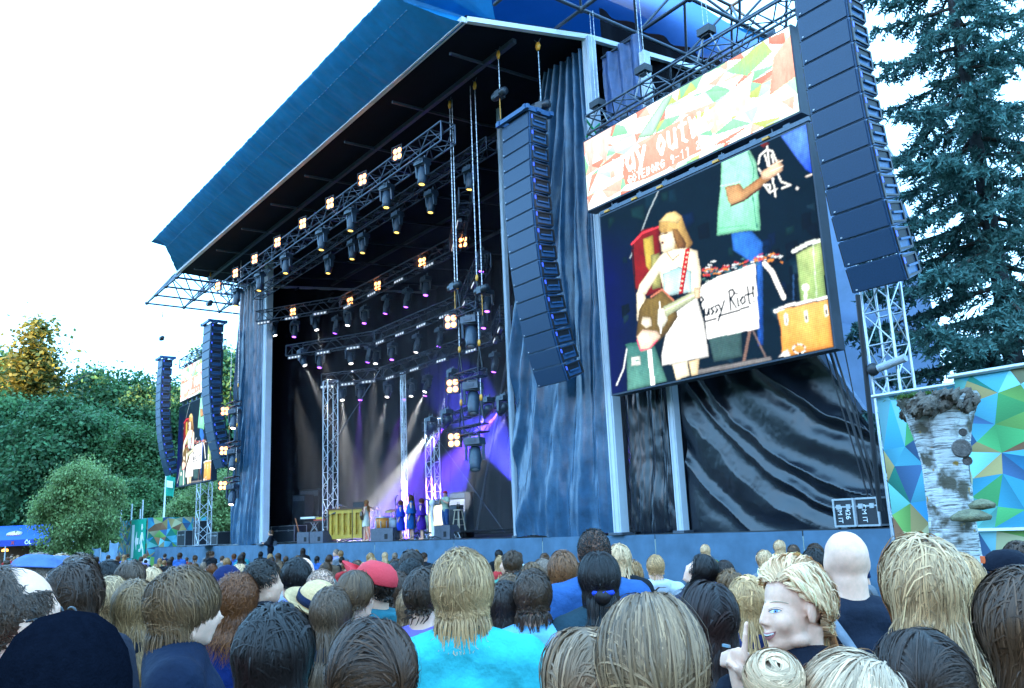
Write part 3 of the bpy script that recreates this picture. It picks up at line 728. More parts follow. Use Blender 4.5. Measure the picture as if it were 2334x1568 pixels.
low = [((975, 988), WHITE, C_W, 1100, 18, (-34.2, 18.5, 3.0)), ((1012, 971), PINK, (.15, .05, 1), 2600, 12, (-35.5, 18.8, 1.8)), ((1106, 947), PINK, (.08, .05, 1), 3200, 15, (-33.0, 20, 1.6)), ((1138, 941), PINK, (.16, .05, 1), 3200, 13, (-35.5, 19.0, 1.6)), ((1025, 882), WHITE, (.75, .85, 1), 700, 10, (-33.5, 19, 2.2)), ((1155, 948), WHITE, C_W, 300, 14, (-29, 18.4, 2.2)), ((1192, 800), PURP, (.28, .06, 1), 1500, 12, (-30.5, 21.5, 2.0))]
for i, (px, m, c, pw, dg, tg) in enumerate(low[:6]):
    aimed_head(px, 5.75 if i != 4 else 7.6, tg, 'bright moving head with %s, %s of the row behind the hanging lamp ladder' % ('pink purple beam' if m is PINK else 'white beam', ordn(i)), m, c, pw, dg, 1.0, 'bright heads over the backing singers')
# floor lamp at the near side
fl = np.array([-20.75, 16.5, 2.62])
moving_head((fl[0], fl[1], 1.61), 'floor standing moving head throwing a blue beam beside the thin white post', PURP, 0, 0, 0, 1.0, None, None, True)
spot(fl+np.array([-.1, .1, -.1]), (-31.0, 22.0, 6.2), C_B, 5000, 10)
# LED bars below the inner trusses
bar = MB(); bar.box((0, 0, 0), (.75, .12, .12)); BARM = bar.mesh('housing'); BARM.materials.append(mat('bar_housing', (.12, .13, .15), .4, .3, .1, 5))
le = MB(); le.lathe([(0, -.012), (.045, -.008), (.05, .01)], (0, 0, 0), 10, axis=(0, 1, 0)); LEM = le.mesh('lens'); LEM.materials.append(mat('led_lens', (.5, .55, .6), .2, 0, 0, emit=(1, .95, .9), estr=.10))
k = 0
for T, nm in ((T2, 'highest inner truss'), (T3, 'middle bent truss'), (T4, 'lowest bent truss')):
    A = [np.array(p) for p in T]; segs = [(A[0], A[1], 3), (A[1], A[2], 4), (A[2], A[3], 2)]; n = 0
    for a, c, m in segs:
        d = (c-a)/np.linalg.norm(c-a)
        for j in range(m):
            p = a+(c-a)*((j+.3)/m); o = thing('light_bar', 'short pale LED bar, %s from the far end of the %s' % (ordn(n), nm), 'lamp', p+np.array([0, -.12, -.34]), math.atan2(d[1], d[0]), 'LED bars on the %s' % nm); n += 1
            link('housing', BARM, o)
            for q in (-.27, -.09, .09, .27): link('lens', LEM, o, (q, -.065, -.01))
# hanging lamp ladders on both sides
CHAIN = mat('chain_steel', (.45, .47, .5), .35, .8, .1, 30); OLINK = mat('orange_link', (.75, .32, .03), .45, 0, .1, 5)
def chain(p, q, name='chain', r=.016):
    b = MB(); p, q = np.array(p, float), np.array(q, float); L = np.linalg.norm(q-p); n = int(L/.1)
    for i in range(n):
        a, c = p+(q-p)*i/n, p+(q-p)*(i+.86)/n; b.tube(a, c, r if i % 2 else r*.72, 4, smooth=False)
    return b
def ladder(x, y, zs, side, lab, ztop):
    for i, z in enumerate(zs):
        c = np.array([x, y, z])
        o = thing('lamp_frame', 'short truss %s of the three hanging on chains %s' % (('highest', 'middle', 'lowest')[i], lab), 'truss', c)
        b = MB(); truss_mb(b, (-.62, 0, 0), (.62, 0, 0), .3, .22, .31, .02, .012); b.build('truss_section', DALU, o)
        for dx in (-.5, .5):
            MB().tube((dx-.12, 0, .1), (dx, 0, .75), .02, 5).tube((dx+.12, 0, .1), (dx, 0, .75), .02, 5).build('sling', BLACK, o)
            MB().lathe([(.05, -.09), (.075, 0), (.05, .09)], (dx, 0, .84), 8, sx=1, sy=.4).build('shackle', OLINK, o)
        moving_head(c+np.array([.12, 0, -.12]), 'large black moving head on the %s short truss %s' % (('highest', 'middle', 'lowest')[i], lab), OFFL if side > 0 else WHITE, .5, -.35, .4, 1.2)
        blinder(c+np.array([-.62, -.2, -.22]), .5 if side > 0 else .9, 0, 'orange four bulb blinder on the %s short truss %s' % (('highest', 'middle', 'lowest')[i], lab))
        z2 = zs[i-1]-.15 if i else ztop
        for dx, wd in ((-.5, 'first'), (.5, 'second')):
            tag(chain((0, 0, 0), (0, 0, z2-z-.92)).build('chain', CHAIN, None, c+np.array([dx, 0, .92])), '%s chain above the %s short truss %s' % (wd, ('highest', 'middle', 'lowest')[i], lab), 'chain')
ladder(-19.72, 13.5, [8.05, 6.15, 4.6], 1, 'before the near stage opening', 14.9)
ladder(-39.2, 13.5, [8.0, 6.15, 4.55], -1, 'before the far drape', 14.9)

# ---- line arrays
SPK = mat('speaker_paint', (.018, .055, .12), .40, 0, .2, 10, spec=.6); GRL = mat('speaker_grille', (.006, .032, .080), .45, 0, .25, 40, bump=.15, bscale=300, spec=.5)
SPK_SIDE = mat('speaker_side', (.03, .10, .23), .42, 0, .2, 10); GLOWTAG = mat('glowing_blue_tag', (.02, .06, .5), .4, 0, 0, emit=(.05, .12, 1), estr=.25)  # blue cabinet labels carry their own emission, they are no lamps
def cab_proto(w, h, dp):
    b = MB(); hb = h*.80
    V = [(-w/2, 0, 0), (w/2, 0, 0), (w/2, dp, -(h-hb)/2), (-w/2, dp, -(h-hb)/2), (-w/2, 0, -h+.012), (w/2, 0, -h+.012), (w/2, dp, -h+(h-hb)/2), (-w/2, dp, -h+(h-hb)/2)]
    b.add(V, [(0, 1, 2, 3), (7, 6, 5, 4), (0, 4, 5, 1), (2, 6, 7, 3)], 0); b.add(V, [(1, 5, 6, 2), (3, 7, 4, 0)], 1)
    body = b.mesh('cabinet'); body.materials.append(SPK); body.materials.append(SPK_SIDE)
    g = MB(); g.box((0, -.012, -h/2+.004), (w-.05, .03, h-.055)); gr = g.mesh('grille'); gr.materials.append(GRL)
    kids = [gr]
    for s in (-1, 1):
        f = MB(); x = s*(w/2+.018)
        f.box((x, dp*.08, -h/2), (.03, .05, h*.9)); f.box((x, dp*.93, -h/2), (.03, .05, h*.74)); f.box((x, dp*.5, -.07), (.026, dp*.9, .035)); f.box((x, dp*.5, -h+.075), (.026, dp*.9, .035))
        fr = f.mesh('rigging_frame'); fr.materials.append(BLACK); kids.append(fr)
        r = MB(); r.box((s*(w/2+.003), dp*.52, -h*.36), (.012, dp*.62, h*.36)); rec = r.mesh('handle_recess'); rec.materials.append(mat('recess_black', (.006, .008, .012), .6)); kids.append(rec)
        r = MB(); r.box((s*(w/2+.038), dp*.52, -h*.52), (.03, dp*.6, .04)); rec = r.mesh('handle'); rec.materials.append(SPK_SIDE); kids.append(rec)
        t = MB(); t.box((s*(w/2+.036), dp*.1, -h*.3), (.012, .045, .10)); tg = t.mesh('glowing_blue_label'); tg.materials.append(GLOWTAG); kids.append(tg)
    l = MB(); l.box((-w/2+.09, -.032, -h+.065), (.03, .012, .022)); lg = l.mesh('badge'); lg.materials.append(mat('badge', (.6, .62, .65), .4))
    return body, kids+[lg]
def line_array(label, x, y, ztop, n, w, h, dp, proto, maxang, pw, rz=0.0):
    o = thing('line_array', label, 'loudspeaker', (x, y, ztop), rz)
    p = np.array([0, 0, 0.0])
    for i in range(n):
        a = R(maxang)*(i/(n-1))**pw-R(1.5)
        c = link('cabinet', proto[0], o, p); c.rotation_euler = (a, 0, 0)
        for m in proto[1]: link(m.name.split('.')[0], m, c)
        p = p+np.array([0, math.sin(a)*h, -math.cos(a)*h])*1.0
    b = MB(); b.box((0, dp*.5-.02, .09), (w+.16, .14, .12)); b.box((-w/2+.02, dp*.5, .09), (.1, dp+.35, .14)); b.box((w/2-.02, dp*.5, .09), (.1, dp+.35, .14)); b.box((0, -.1, .09), (w+.2, .1, .12)); b.box((0, dp+.1, .09), (w+.2, .1, .12))
    b.build('flying_frame', SPK_SIDE, o); return o
INP = cab_proto(1.2, .455, .62); OUP = cab_proto(1.0, .485, .55)
line_array('curved column of stacked loudspeakers hanging before the wide black drape', -16.72, 13.2, 12.62, 16, 1.2, .455, .62, INP, 22, 1.8)
line_array('nearest and largest hanging loudspeaker column beside the big screen', -7.62, 13.3, 12.45, 14, 1.0, .485, .55, OUP, 20, 1.8)
line_array('far loudspeaker column hanging beside the far screen, nearer the stage', mir(-16.72), 13.2, 12.5, 16, 1.2, .455, .62, INP, 22, 1.8)
line_array('farthest loudspeaker column hanging beyond the far screen', mir(-7.9), 13.3, 12.3, 14, 1.0, .485, .55, OUP, 20, 1.8)
HOIST = mat('hoist_black', (.03, .035, .045), .35, .2, .2, 8)
def hoist(p, ztop, label, yaw=0.0, both=True):
    o = thing('chain_hoist', label, 'hoist', p, yaw)
    MB().lathe([(.0, -.28), (.1, -.28), (.12, -.22), (.12, .2), (.105, .27), (0, .28)], (0, 0, 0), 14, axis=(1, 0, 0)).box((0, 0, -.02), (.2, .24, .2)).build('motor', HOIST, o)
    chain((.02, 0, .1), (.02, 0, ztop-p[2]-.35)).build('chain', CHAIN, o)
    MB().lathe([(.05, -.12), (.085, 0), (.05, .12)], (.02, 0, ztop-p[2]-.22), 8, sy=.45).build('shackle', OLINK, o)
    MB().tube((.02, 0, ztop-p[2]-.12), (-.08, 0, ztop-p[2]), .012, 5).tube((.02, 0, ztop-p[2]-.12), (.12, 0, ztop-p[2]), .012, 5).build('sling', STEEL, o)
    MB().tube((0, 0, -.1), (0, 0, -.75), .014, 5).build('hook', OLINK, o)
    return o
hoist((-17.25, 13.1, 13.6), 15.0, 'black chain hoist at the front of the loudspeaker column before the wide drape')
hoist((-16.3, 13.75, 13.0), 15.0, 'black chain hoist lying on the frame of the loudspeaker column before the wide drape', .4)
hoist((mir(-17.2), 13.1, 13.5), 15.2, 'chain hoist above the far loudspeaker column nearer the stage')
hoist((mir(-7.9), 13.3, 13.6), 15.2, 'chain hoist above the farthest loudspeaker column')
for i, (x, y, n) in enumerate([(1036, 652, 'nearer the drape'), (1098, 660, 'beside it')]):
    hoist(PY(x, y, 13.5), 15.0, 'chain hoist over the hanging lamp ladder, %s' % ('first from the stage centre' if i == 0 else 'second from the stage centre'))
# ---- LED walls
SX0, SX1, SZ0, SZ1, SY = -14.75, -8.79, 4.92, 9.40, 14.2
BX0, BX1, BZ0, BZ1 = -15.18, -8.90, 9.73, 11.60
LEDT = mat('led_frame', (.02, .03, .05), .5, 0, .2, 6)
def led_truss(lab, x0, x1, z, mirror):
    f = lambda x: mir(x) if mirror else x
    truss('screen_truss', lab, [(f(x0), SY+.25, z), (f(x1), SY+.25, z)], STEEL, .55, .5, .5, .03, .018)
led_truss('dark box truss carrying the near banner', -15.0, -8.6, 12.0, False)
led_truss('dark box truss carrying the far banner', -15.0, -8.6, 12.0, True)
for i, px in enumerate([(1362, 238), (1466, 160), (1610, 72)]):
    p = PY(px[0], px[1], SY+.25); o = thing('chain_hoist', 'box shaped hoist, %s from the wide drape above the near banner' % ordn(i), 'hoist', p)
    MB().box((0, 0, 0), (.36, .26, .17)).box((0, 0, -.1), (.2, .16, .06)).build('motor', HOIST, o)
    for dx in (-.06, .06): chain((dx, 0, .1), (dx, 0, 15.3-p[2]), r=.012).build('chain', CHAIN, o)
    MB().tube((-.1, 0, -.1), (-.35, 0, -.62), .025, 5).tube((.1, 0, -.1), (.25, .1, -.6), .02, 5).build('sling', mat('grey_sling', (.4, .42, .45), .7), o)
for s, lab in ((-15.1, 'near'),):
    for x in (-15.05, -8.55):
        o = tag(MB().tube((x, SY, 12.2), (x+.05, SY+.5, 11.7), .03, 5).tube((x, SY+.5, 12.2), (x, SY, 11.7), .03, 5).build('ratchet_strap', mat('green_paint', (.02, .35, .12), .5)), 'green strap at the %s end of the near banner truss' % ('inner' if x < -12 else 'outer'), 'strap')
# ================================================================ pictures on the LED walls (drawn as coloured LED grids)
def homog(src):
    """maps picture points of a screen's corners TL,TR,BR,BL to u,v in 0..1 (v down); returns uv -> picture"""
    dst = np.array(src, float); uv = np.array([(0, 0), (1, 0), (1, 1), (0, 1)], float); A = []
    for (u, v), (x, y) in zip(uv, dst):
        A += [[u, v, 1, 0, 0, 0, -u*x, -v*x, -x], [0, 0, 0, u, v, 1, -u*y, -v*y, -y]]
    return np.linalg.svd(np.array(A))[2][-1].reshape(3, 3)
class Raster:
    def __init__(s, w, h, corners, bg):
        s.w, s.h = w, h; H = homog(corners)
        U, V = np.meshgrid((np.arange(w)+.5)/w, (np.arange(h)+.5)/h); q = np.stack([U, V, np.ones_like(U)], -1) @ H.T
        s.x, s.y = q[..., 0]/q[..., 2], q[..., 1]/q[..., 2]; s.u, s.v = U, V; s.c = np.zeros((h, w, 3)); s.c[:] = s.lin(bg)
    def lin(s, c): return (np.array(c, float)/255)**2.2
    def poly(s, pts, col, tex=0.0, col2=None, seed=0, rim=34):
        p = np.array(pts, float); m = np.zeros(s.x.shape, bool); j = len(p)-1
        for i in range(len(p)):
            (xi, yi), (xj, yj) = p[i], p[j]
            m ^= ((yi > s.y) != (yj > s.y)) & (s.x < (xj-xi)*(s.y-yi)/(yj-yi+1e-9)+xi); j = i
        c = np.broadcast_to(s.lin(col), s.c.shape).copy()
        if col2 is not None:
            bx = (s.x-p[:, 0].min())/(np.ptp(p[:, 0])+1e-6); by = (s.y-p[:, 1].min())/(np.ptp(p[:, 1])+1e-6); n = np.clip(1.15-by*.8-.5*np.abs(bx-.45)+.5*(fbm(s.x/16, s.y/60, seed+3)-.5), 0, 1)[..., None]; c = c*(1-n)+s.lin(col2)*n
        if tex: c = c*(1+tex*.55*(fbm(s.x/12, s.y/30, seed)[..., None]*2-1))
        if rim:
            d = np.full(s.x.shape, 1e9)
            for i in range(len(p)):
                (x0, y0), (x1, y1) = p[i-1], p[i]; dx, dy = x1-x0, y1-y0; t = np.clip(((s.x-x0)*dx+(s.y-y0)*dy)/(dx*dx+dy*dy+1e-9), 0, 1); side = 1.0 if (dy > 0) == (np.sum(p[:, 0]*(np.roll(p[:, 1], -1)-np.roll(p[:, 1], 1))) > 0) else 2.2
                d = np.minimum(d, np.hypot(s.x-x0-t*dx, s.y-y0-t*dy)*side)
            q = np.clip(d/rim, 0, 1); c = c*(.38+.68*q*(2-q))[..., None]*(.85+.3*fbm(s.x/40, s.y/90, seed+9))[..., None]
        s.c[m] = c[m]
    def line(s, pts, w, col, uv=False):
        X, Y = (s.u, s.v) if uv else (s.x, s.y)
        d = np.full(X.shape, 1e9)
        for (x0, y0), (x1, y1) in zip(pts[:-1], pts[1:]):
            dx, dy = x1-x0, y1-y0; t = np.clip(((X-x0)*dx+(Y-y0)*dy)/(dx*dx+dy*dy+1e-12), 0, 1)
            d = np.minimum(d, np.hypot(X-x0-t*dx, Y-y0-t*dy))
        s.c[d < w/2] = s.lin(col)
    def dot(s, x, y, r, col): s.c[np.hypot(s.x-x, s.y-y) < r] = s.lin(col)
    def mesh(s, name, W, H, m):
        w, h = s.w, s.h; xs = np.linspace(0, W, w+1); zs = np.linspace(H, 0, h+1)
        X, Z = np.meshgrid(xs, zs)
        V = np.stack([X, np.zeros_like(X), Z], -1)
        quad = np.stack([V[:-1, :-1], V[:-1, 1:], V[1:, 1:], V[1:, :-1]], 2).reshape(-1, 3)[:, :]
        n = w*h; F = np.arange(4*n).reshape(n, 4)[:, ::-1]
        return big_mesh(name, quad, F, m, np.repeat(s.c.reshape(-1, 3), 4, 0), parent='data')
S = Raster(300, 226, [(75, 490), (1195, 10), (1340, 1212), (125, 1470)], (6, 26, 38))
g = np.clip((330-S.x)/200, 0, 1)[..., None]*np.clip((S.y-500)/300, 0, 1)[..., None]; S.c = S.c*(1-g)+S.lin((8, 14, 74))*g
S.poly([(1060, 70), (1200, 0), (1232, 275), (1190, 250), (1130, 170)], (20, 60, 200), .5, (90, 140, 245))
S.poly([(1185, 285), (1230, 268), (1228, 282), (1195, 295)], (255, 245, 230))
rq = np.random.default_rng(8)
for i in range(60):
    x, y, w = rq.uniform(100, 1300), rq.uniform(300, 1250), rq.uniform(20, 90); c = [(14, 40, 54), (9, 30, 60), (18, 46, 50), (5, 18, 30), (26, 50, 66)][i % 5]
    S.poly([(x, y), (x+w, y-w*.3), (x+w*1.1, y+w*rq.uniform(.3, 1.6)), (x+w*.1, y+w*rq.uniform(.3, 1.8))], c, .5, None, i, 40)
S.line([(395, 355), (340, 470), (290, 600), (235, 715)], 7, (150, 165, 170))
S.poly([(245, 640), (305, 560), (400, 540), (410, 900), (330, 925), (258, 880)], (120, 25, 22), .4); S.poly([(308, 612), (362, 592), (372, 700), (345, 790), (322, 760)], (190, 165, 70), .4); S.poly([(350, 700), (400, 690), (405, 880), (355, 890)], (150, 150, 90), .5)
S.line([(245, 640), (305, 580), (398, 545)], 10, (225, 60, 70)); S.line([(252, 640), (262, 900)], 7, (40, 20, 22))
S.poly([(790, 585), (900, 575), (960, 640), (962, 1200), (930, 1205), (925, 770), (880, 735), (800, 680)], (14, 50, 130), .5, (50, 110, 200))
S.poly([(740, 195), (890, 135), (930, 210), (945, 330), (940, 380), (950, 575), (880, 575), (730, 598), (712, 600), (718, 470), (735, 330)], (110, 190, 150), .25, (150, 225, 190), 4)
S.line([(885, 150), (915, 240), (905, 370), (930, 560)], 5, (60, 130, 110)); S.line([(735, 330), (790, 322), (840, 310)], 6, (190, 240, 215)); S.line([(720, 560), (880, 545)], 5, (90, 160, 130))
S.poly([(758, 335), (838, 318), (858, 348), (985, 262), (1050, 215), (1075, 240), (1010, 295), (870, 402), (800, 442), (775, 415)], (205, 165, 115), .3, (150, 100, 60)); S.line([(790, 440), (870, 405), (950, 345)], 9, (70, 25, 15))
for pl in ([(940, 215), (948, 170), (985, 140), (1015, 150), (1035, 200)], [(985, 95), (990, 150), (1000, 260), (1020, 300)], [(940, 240), (960, 275), (1010, 250)], [(1040, 262), (1062, 315), (1112, 332), (1065, 350)], [(1015, 295), (1032, 392)], [(975, 335), (1000, 372), (1040, 350)], [(975, 170), (995, 240)], [(1010, 170), (1030, 240)], [(968, 330), (1000, 330), (1000, 372)]): S.line(pl, 9, (235, 235, 225))
S.poly([(950, 262), (1050, 195), (1070, 225), (1068, 255), (1000, 298), (960, 300)], (225, 185, 150), .3); S.line([(1000, 235), (1065, 200)], 5, (245, 225, 200)); S.line([(1005, 255), (1070, 230)], 5, (245, 225, 200)); S.dot(1147, 350, 8, (225, 225, 220))
S.poly([(935, 110), (985, 95), (1000, 110), (970, 130)], (120, 40, 30), .4)
rr = np.random.default_rng(3)
for i in range(150):
    t = rr.uniform(); x, y = 625+435*t, 800-90*t+rr.normal(0, 14); c = [(230, 235, 235), (200, 60, 60), (60, 110, 120), (20, 30, 40), (230, 140, 60)][rr.integers(5)]
    S.line([(x, y), (x+rr.uniform(5, 28), y-rr.uniform(-5, 9))], rr.uniform(4, 9), c)
for i in range(26):
    x, y = rr.uniform(630, 715), rr.uniform(830, 900); S.line([(x, y), (x+16, y-6)], 6, [(90, 140, 130), (40, 80, 80), (190, 210, 200)][i % 3])
S.line([(970, 755), (1010, 800), (1045, 880), (1072, 940)], 26, (250, 248, 240))
S.poly([(660, 1160), (842, 1125), (846, 1262), (690, 1295)], (60, 88, 88), .4); S.line([(665, 1160), (840, 1128)], 6, (120, 150, 140))
S.line([(890, 1110), (850, 1310)], 16, (120, 95, 85)); S.line([(900, 1110), (985, 1290)], 10, (110, 95, 90)); S.poly([(600, 1335), (1000, 1262), (1010, 1290), (600, 1362)], (130, 128, 128), .4)
S.poly([(717, 822), (918, 755), (940, 1108), (655, 1165), (640, 1010), (600, 930), (630, 870)], (253, 253, 250), .04, None, 0, 0)
INK = (12, 24, 30)
for pl in ([(614, 945), (628, 1002)], [(606, 948), (626, 934), (637, 950), (618, 970)], [(640, 1000), (641, 1030), (656, 1036), (666, 998), (668, 1030)], [(692, 988), (676, 998), (692, 1012), (680, 1030)], [(714, 978), (699, 988), (714, 1003), (703, 1021)], [(720, 975), (733, 1010)], [(750, 955), (733, 1015), (716, 1066)],
           [(777, 905), (786, 1005)], [(774, 905), (796, 892), (806, 915), (785, 945), (815, 993)], [(823, 945), (828, 985)], [(850, 935), (838, 955), (848, 976), (864, 962), (860, 938), (850, 935)], [(877, 880), (886, 968), (894, 972)], [(864, 928), (900, 915)], [(906, 880), (909, 935)], [(640, 1070), (705, 1054)], [(720, 1040), (884, 990)]): S.line(pl, 10, INK)
S.dot(819, 918, 6, INK); S.dot(911, 960, 6, INK)
S.poly([(1140, 705), (1195, 675), (1275, 640), (1302, 958), (1165, 975)], (120, 160, 95), .35, (165, 185, 120)); S.line([(1125, 690), (1200, 650), (1275, 630)], 22, (215, 225, 215)); S.line([(1230, 660), (1250, 940)], 6, (200, 220, 190)); S.line([(1190, 880), (1190, 960)], 16, (240, 240, 235)); S.dot(1190, 885, 20, (245, 245, 240)); S.line([(1125, 820), (1125, 950)], 8, (40, 70, 110))
S.poly([(1030, 1008), (1312, 945), (1338, 1213), (1062, 1268), (1055, 1110)], (222, 140, 52), .2, (240, 175, 95)); S.line([(1026, 1015), (1100, 985), (1200, 965), (1312, 942)], 20, (240, 242, 235)); S.line([(1030, 1010), (1310, 950)], 6, (60, 60, 60))
for x, y in ((1083, 1055), (1190, 1040), (1298, 1010)): S.line([(x, y-20), (x+4, y+28)], 20, (235, 232, 220)); S.line([(x+3, y), (x+5, y+22)], 7, (70, 60, 50))
for a in range(14): S.line([(1155+34*math.cos(a*.45), 1222+26*math.sin(a*.45)), (1155+30*math.cos(a*.45+.3), 1222+24*math.sin(a*.45+.3))], 8, (235, 235, 230) if a % 3 else (40, 40, 40))
S.poly([(1040, 1270), (1070, 1235), (1095, 1225), (1110, 1262)], (245, 245, 240)); S.poly([(205, 1198), (360, 1185), (432, 1400), (210, 1455)], (95, 150, 135), .35, (60, 110, 105)); S.line([(208, 1196), (360, 1178)], 14, (50, 100, 90))
S.poly([(232, 1265), (284, 1258), (286, 1308), (234, 1314)], (240, 245, 235)); S.line([(243, 1287), (276, 1282)], 6, (90, 140, 130)); S.line([(336, 1228), (352, 1425)], 24, (248, 250, 246)); S.line([(150, 1420), (190, 1330), (210, 1220)], 8, (215, 220, 220))
# the guitarist
SKIN1 = (252, 238, 205)
S.poly([(460, 1305), (545, 1285), (556, 1368), (482, 1396)], SKIN1, .08); S.poly([(550, 1290), (612, 1270), (602, 1362), (566, 1370)], (240, 215, 170), .1)
S.poly([(395, 560), (398, 520), (440, 475), (488, 464), (522, 490), (545, 560), (582, 640), (560, 668), (505, 672), (470, 690), (430, 620)], (120, 82, 42), .5, (200, 165, 95)); S.poly([(395, 520), (440, 472), (488, 463), (525, 495), (500, 530), (440, 520)], (225, 195, 130), .3)
S.poly([(440, 670), (500, 668), (545, 662), (605, 680), (624, 790), (622, 905), (572, 912), (520, 905), (420, 905), (395, 800), (320, 915), (300, 935), (268, 925), (285, 862), (350, 775), (400, 705)], SKIN1, .08); S.poly([(398, 585), (470, 570), (492, 615), (480, 670), (430, 690), (410, 682), (406, 640), (396, 618)], (250, 232, 195), .06)
S.poly([(470, 560), (500, 560), (545, 640), (540, 668), (500, 665), (480, 620)], (85, 50, 28), .5, (150, 110, 60)); S.line([(400, 592), (440, 580)], 7, (90, 60, 35)); S.dot(416, 632, 7, (90, 30, 30)); S.line([(402, 598), (398, 620)], 4, (205, 170, 130)); S.line([(440, 690), (470, 730), (505, 700)], 6, (120, 90, 60))
S.poly([(415, 805), (505, 765), (572, 790), (572, 905), (420, 930)], (205, 232, 232), .25, (170, 215, 220)); S.poly([(268, 905), (312, 905), (342, 1045), (350, 1075), (305, 1115), (268, 1060)], SKIN1, .06)
S.poly([(490, 1010), (600, 930), (640, 1080), (664, 1262), (404, 1314), (402, 1250), (432, 1110)], (250, 250, 244), .06)
S.poly([(282, 1000), (320, 940), (360, 935), (410, 890), (470, 950), (496, 1040), (440, 1125), (340, 1222), (285, 1232), (262, 1150)], (72, 56, 34), .5, (120, 100, 50)); S.poly([(265, 1150), (300, 1110), (380, 1120), (400, 1150), (338, 1224), (288, 1233)], (235, 205, 180), .25); S.line([(268, 1170), (285, 1226), (335, 1218), (380, 1170)], 6, (215, 70, 110)); S.line([(350, 930), (410, 890), (470, 950)], 10, (200, 120, 90)); S.poly([(385, 1000), (430, 985), (440, 1060), (400, 1120), (380, 1080)], (225, 225, 205), .3); S.line([(396, 960), (400, 1130)], 9, (240, 240, 230))
S.poly([(415, 985), (590, 898), (612, 930), (430, 1042)], (190, 200, 160), .35); S.line([(420, 1008), (600, 915)], 5, (240, 240, 225)); S.poly([(300, 1040), (345, 1045), (352, 1090), (320, 1105), (290, 1080)], (250, 235, 205), .1); S.poly([(585, 880), (622, 885), (618, 940), (590, 940)], (235, 205, 165), .1)
S.poly([(540, 668), (566, 664), (548, 780), (526, 910), (500, 918), (520, 780)], (200, 34, 36), .15)
for k in range(9): S.dot(552-5.2*k, 690+26*k, 5, (245, 215, 190))
lum = fbm(S.x/70, S.y/70, 77)[..., None]; S.c = S.c*(.78+.5*lum); n = rr.normal(0, .09, S.c.shape[:2])[..., None]; S.c = np.clip(S.c*(1+n)+rr.normal(0, .012, S.c.shape)*np.sqrt(S.c), 0, 1.2)
for _ in range(1): S.c[1:-1, 1:-1] = (S.c[1:-1, 1:-1]*2+S.c[:-2, 1:-1]+S.c[2:, 1:-1]+S.c[1:-1, :-2]+S.c[1:-1, 2:])/6
# banner
B = Raster(300, 90, [(60, 910), (1685, 30), (1755, 680), (95, 1455)], (255, 255, 250))
from mathutils.geometry import delaunay_2d_cdt
def facets(n, seed, asp):
    g = np.random.default_rng(seed); p = [(x, y) for x in (0, 1) for y in (0, 1)]+[(t, e) for e in (0, 1) for t in np.linspace(.08, .92, int(n**.5*.9*asp**.5))]+[(e, t) for e in (0, 1) for t in np.linspace(.2, .8, max(2, int(n**.5*.7/asp**.5)))]
    m = int(n**.5*asp**.5)+1; k = int(n/m)+1
    p += [((i+.5+g.uniform(-.42, .42))/m, (j+.5+g.uniform(-.42, .42))/k) for i in range(m) for j in range(k)]
    r = delaunay_2d_cdt([Vector(q) for q in p], [], [], 0, 1e-5); return np.array([tuple(v) for v in r[0]]), r[2]
PV, PF = facets(96, 12, 3.4); H = homog([(60, 910), (1685, 30), (1755, 680), (95, 1455)])
PAL = [(255, 255, 250), (255, 255, 252), (252, 250, 244), (215, 240, 228), (150, 200, 165), (110, 170, 130), (222, 150, 132), (205, 110, 92), (240, 205, 195), (185, 225, 215), (150, 165, 90), (255, 250, 235)]
for i, t in enumerate(PF):
    q = np.array([[PV[k][0], PV[k][1], 1] for k in t]) @ H.T; q = q[:, :2]/q[:, 2:]
    c = PAL[rr.integers(len(PAL))]; B.poly(q, c, .12, tuple(min(255, v+28) for v in c), i, 0)
uvp = lambda pts: [tuple((np.array([u, v, 1]) @ H.T)[:2]/(np.array([u, v, 1]) @ H.T)[2]) for u, v in pts]
B.poly(uvp([(.0, .0), (.17, .0), (.12, .45), (.06, .2), (.03, .5)]), (214, 130, 112), .2, (240, 205, 195), 0, 0); B.poly(uvp([(.2, .55), (.42, .42), (.58, .4), (.6, .92), (.35, .95), (.22, .9)]), (205, 120, 100), .2, (225, 160, 140), 0, 0); B.poly(uvp([(.62, .5), (.84, .3), (.82, .62), (.66, .8)]), (222, 160, 140), .2, (250, 220, 205), 0, 0); B.poly(uvp([(.93, .25), (1, .1), (1, .6), (.9, .66)]), (214, 130, 112), .2, (240, 180, 160), 0, 0); B.poly(uvp([(.74, .12), (.9, .0), (.93, .18), (.82, .3)]), (120, 178, 150), .25, (170, 190, 110), 0, 0); B.poly(uvp([(.3, .35), (.45, .02), (.5, .02), (.38, .42)]), (160, 205, 175), .2)
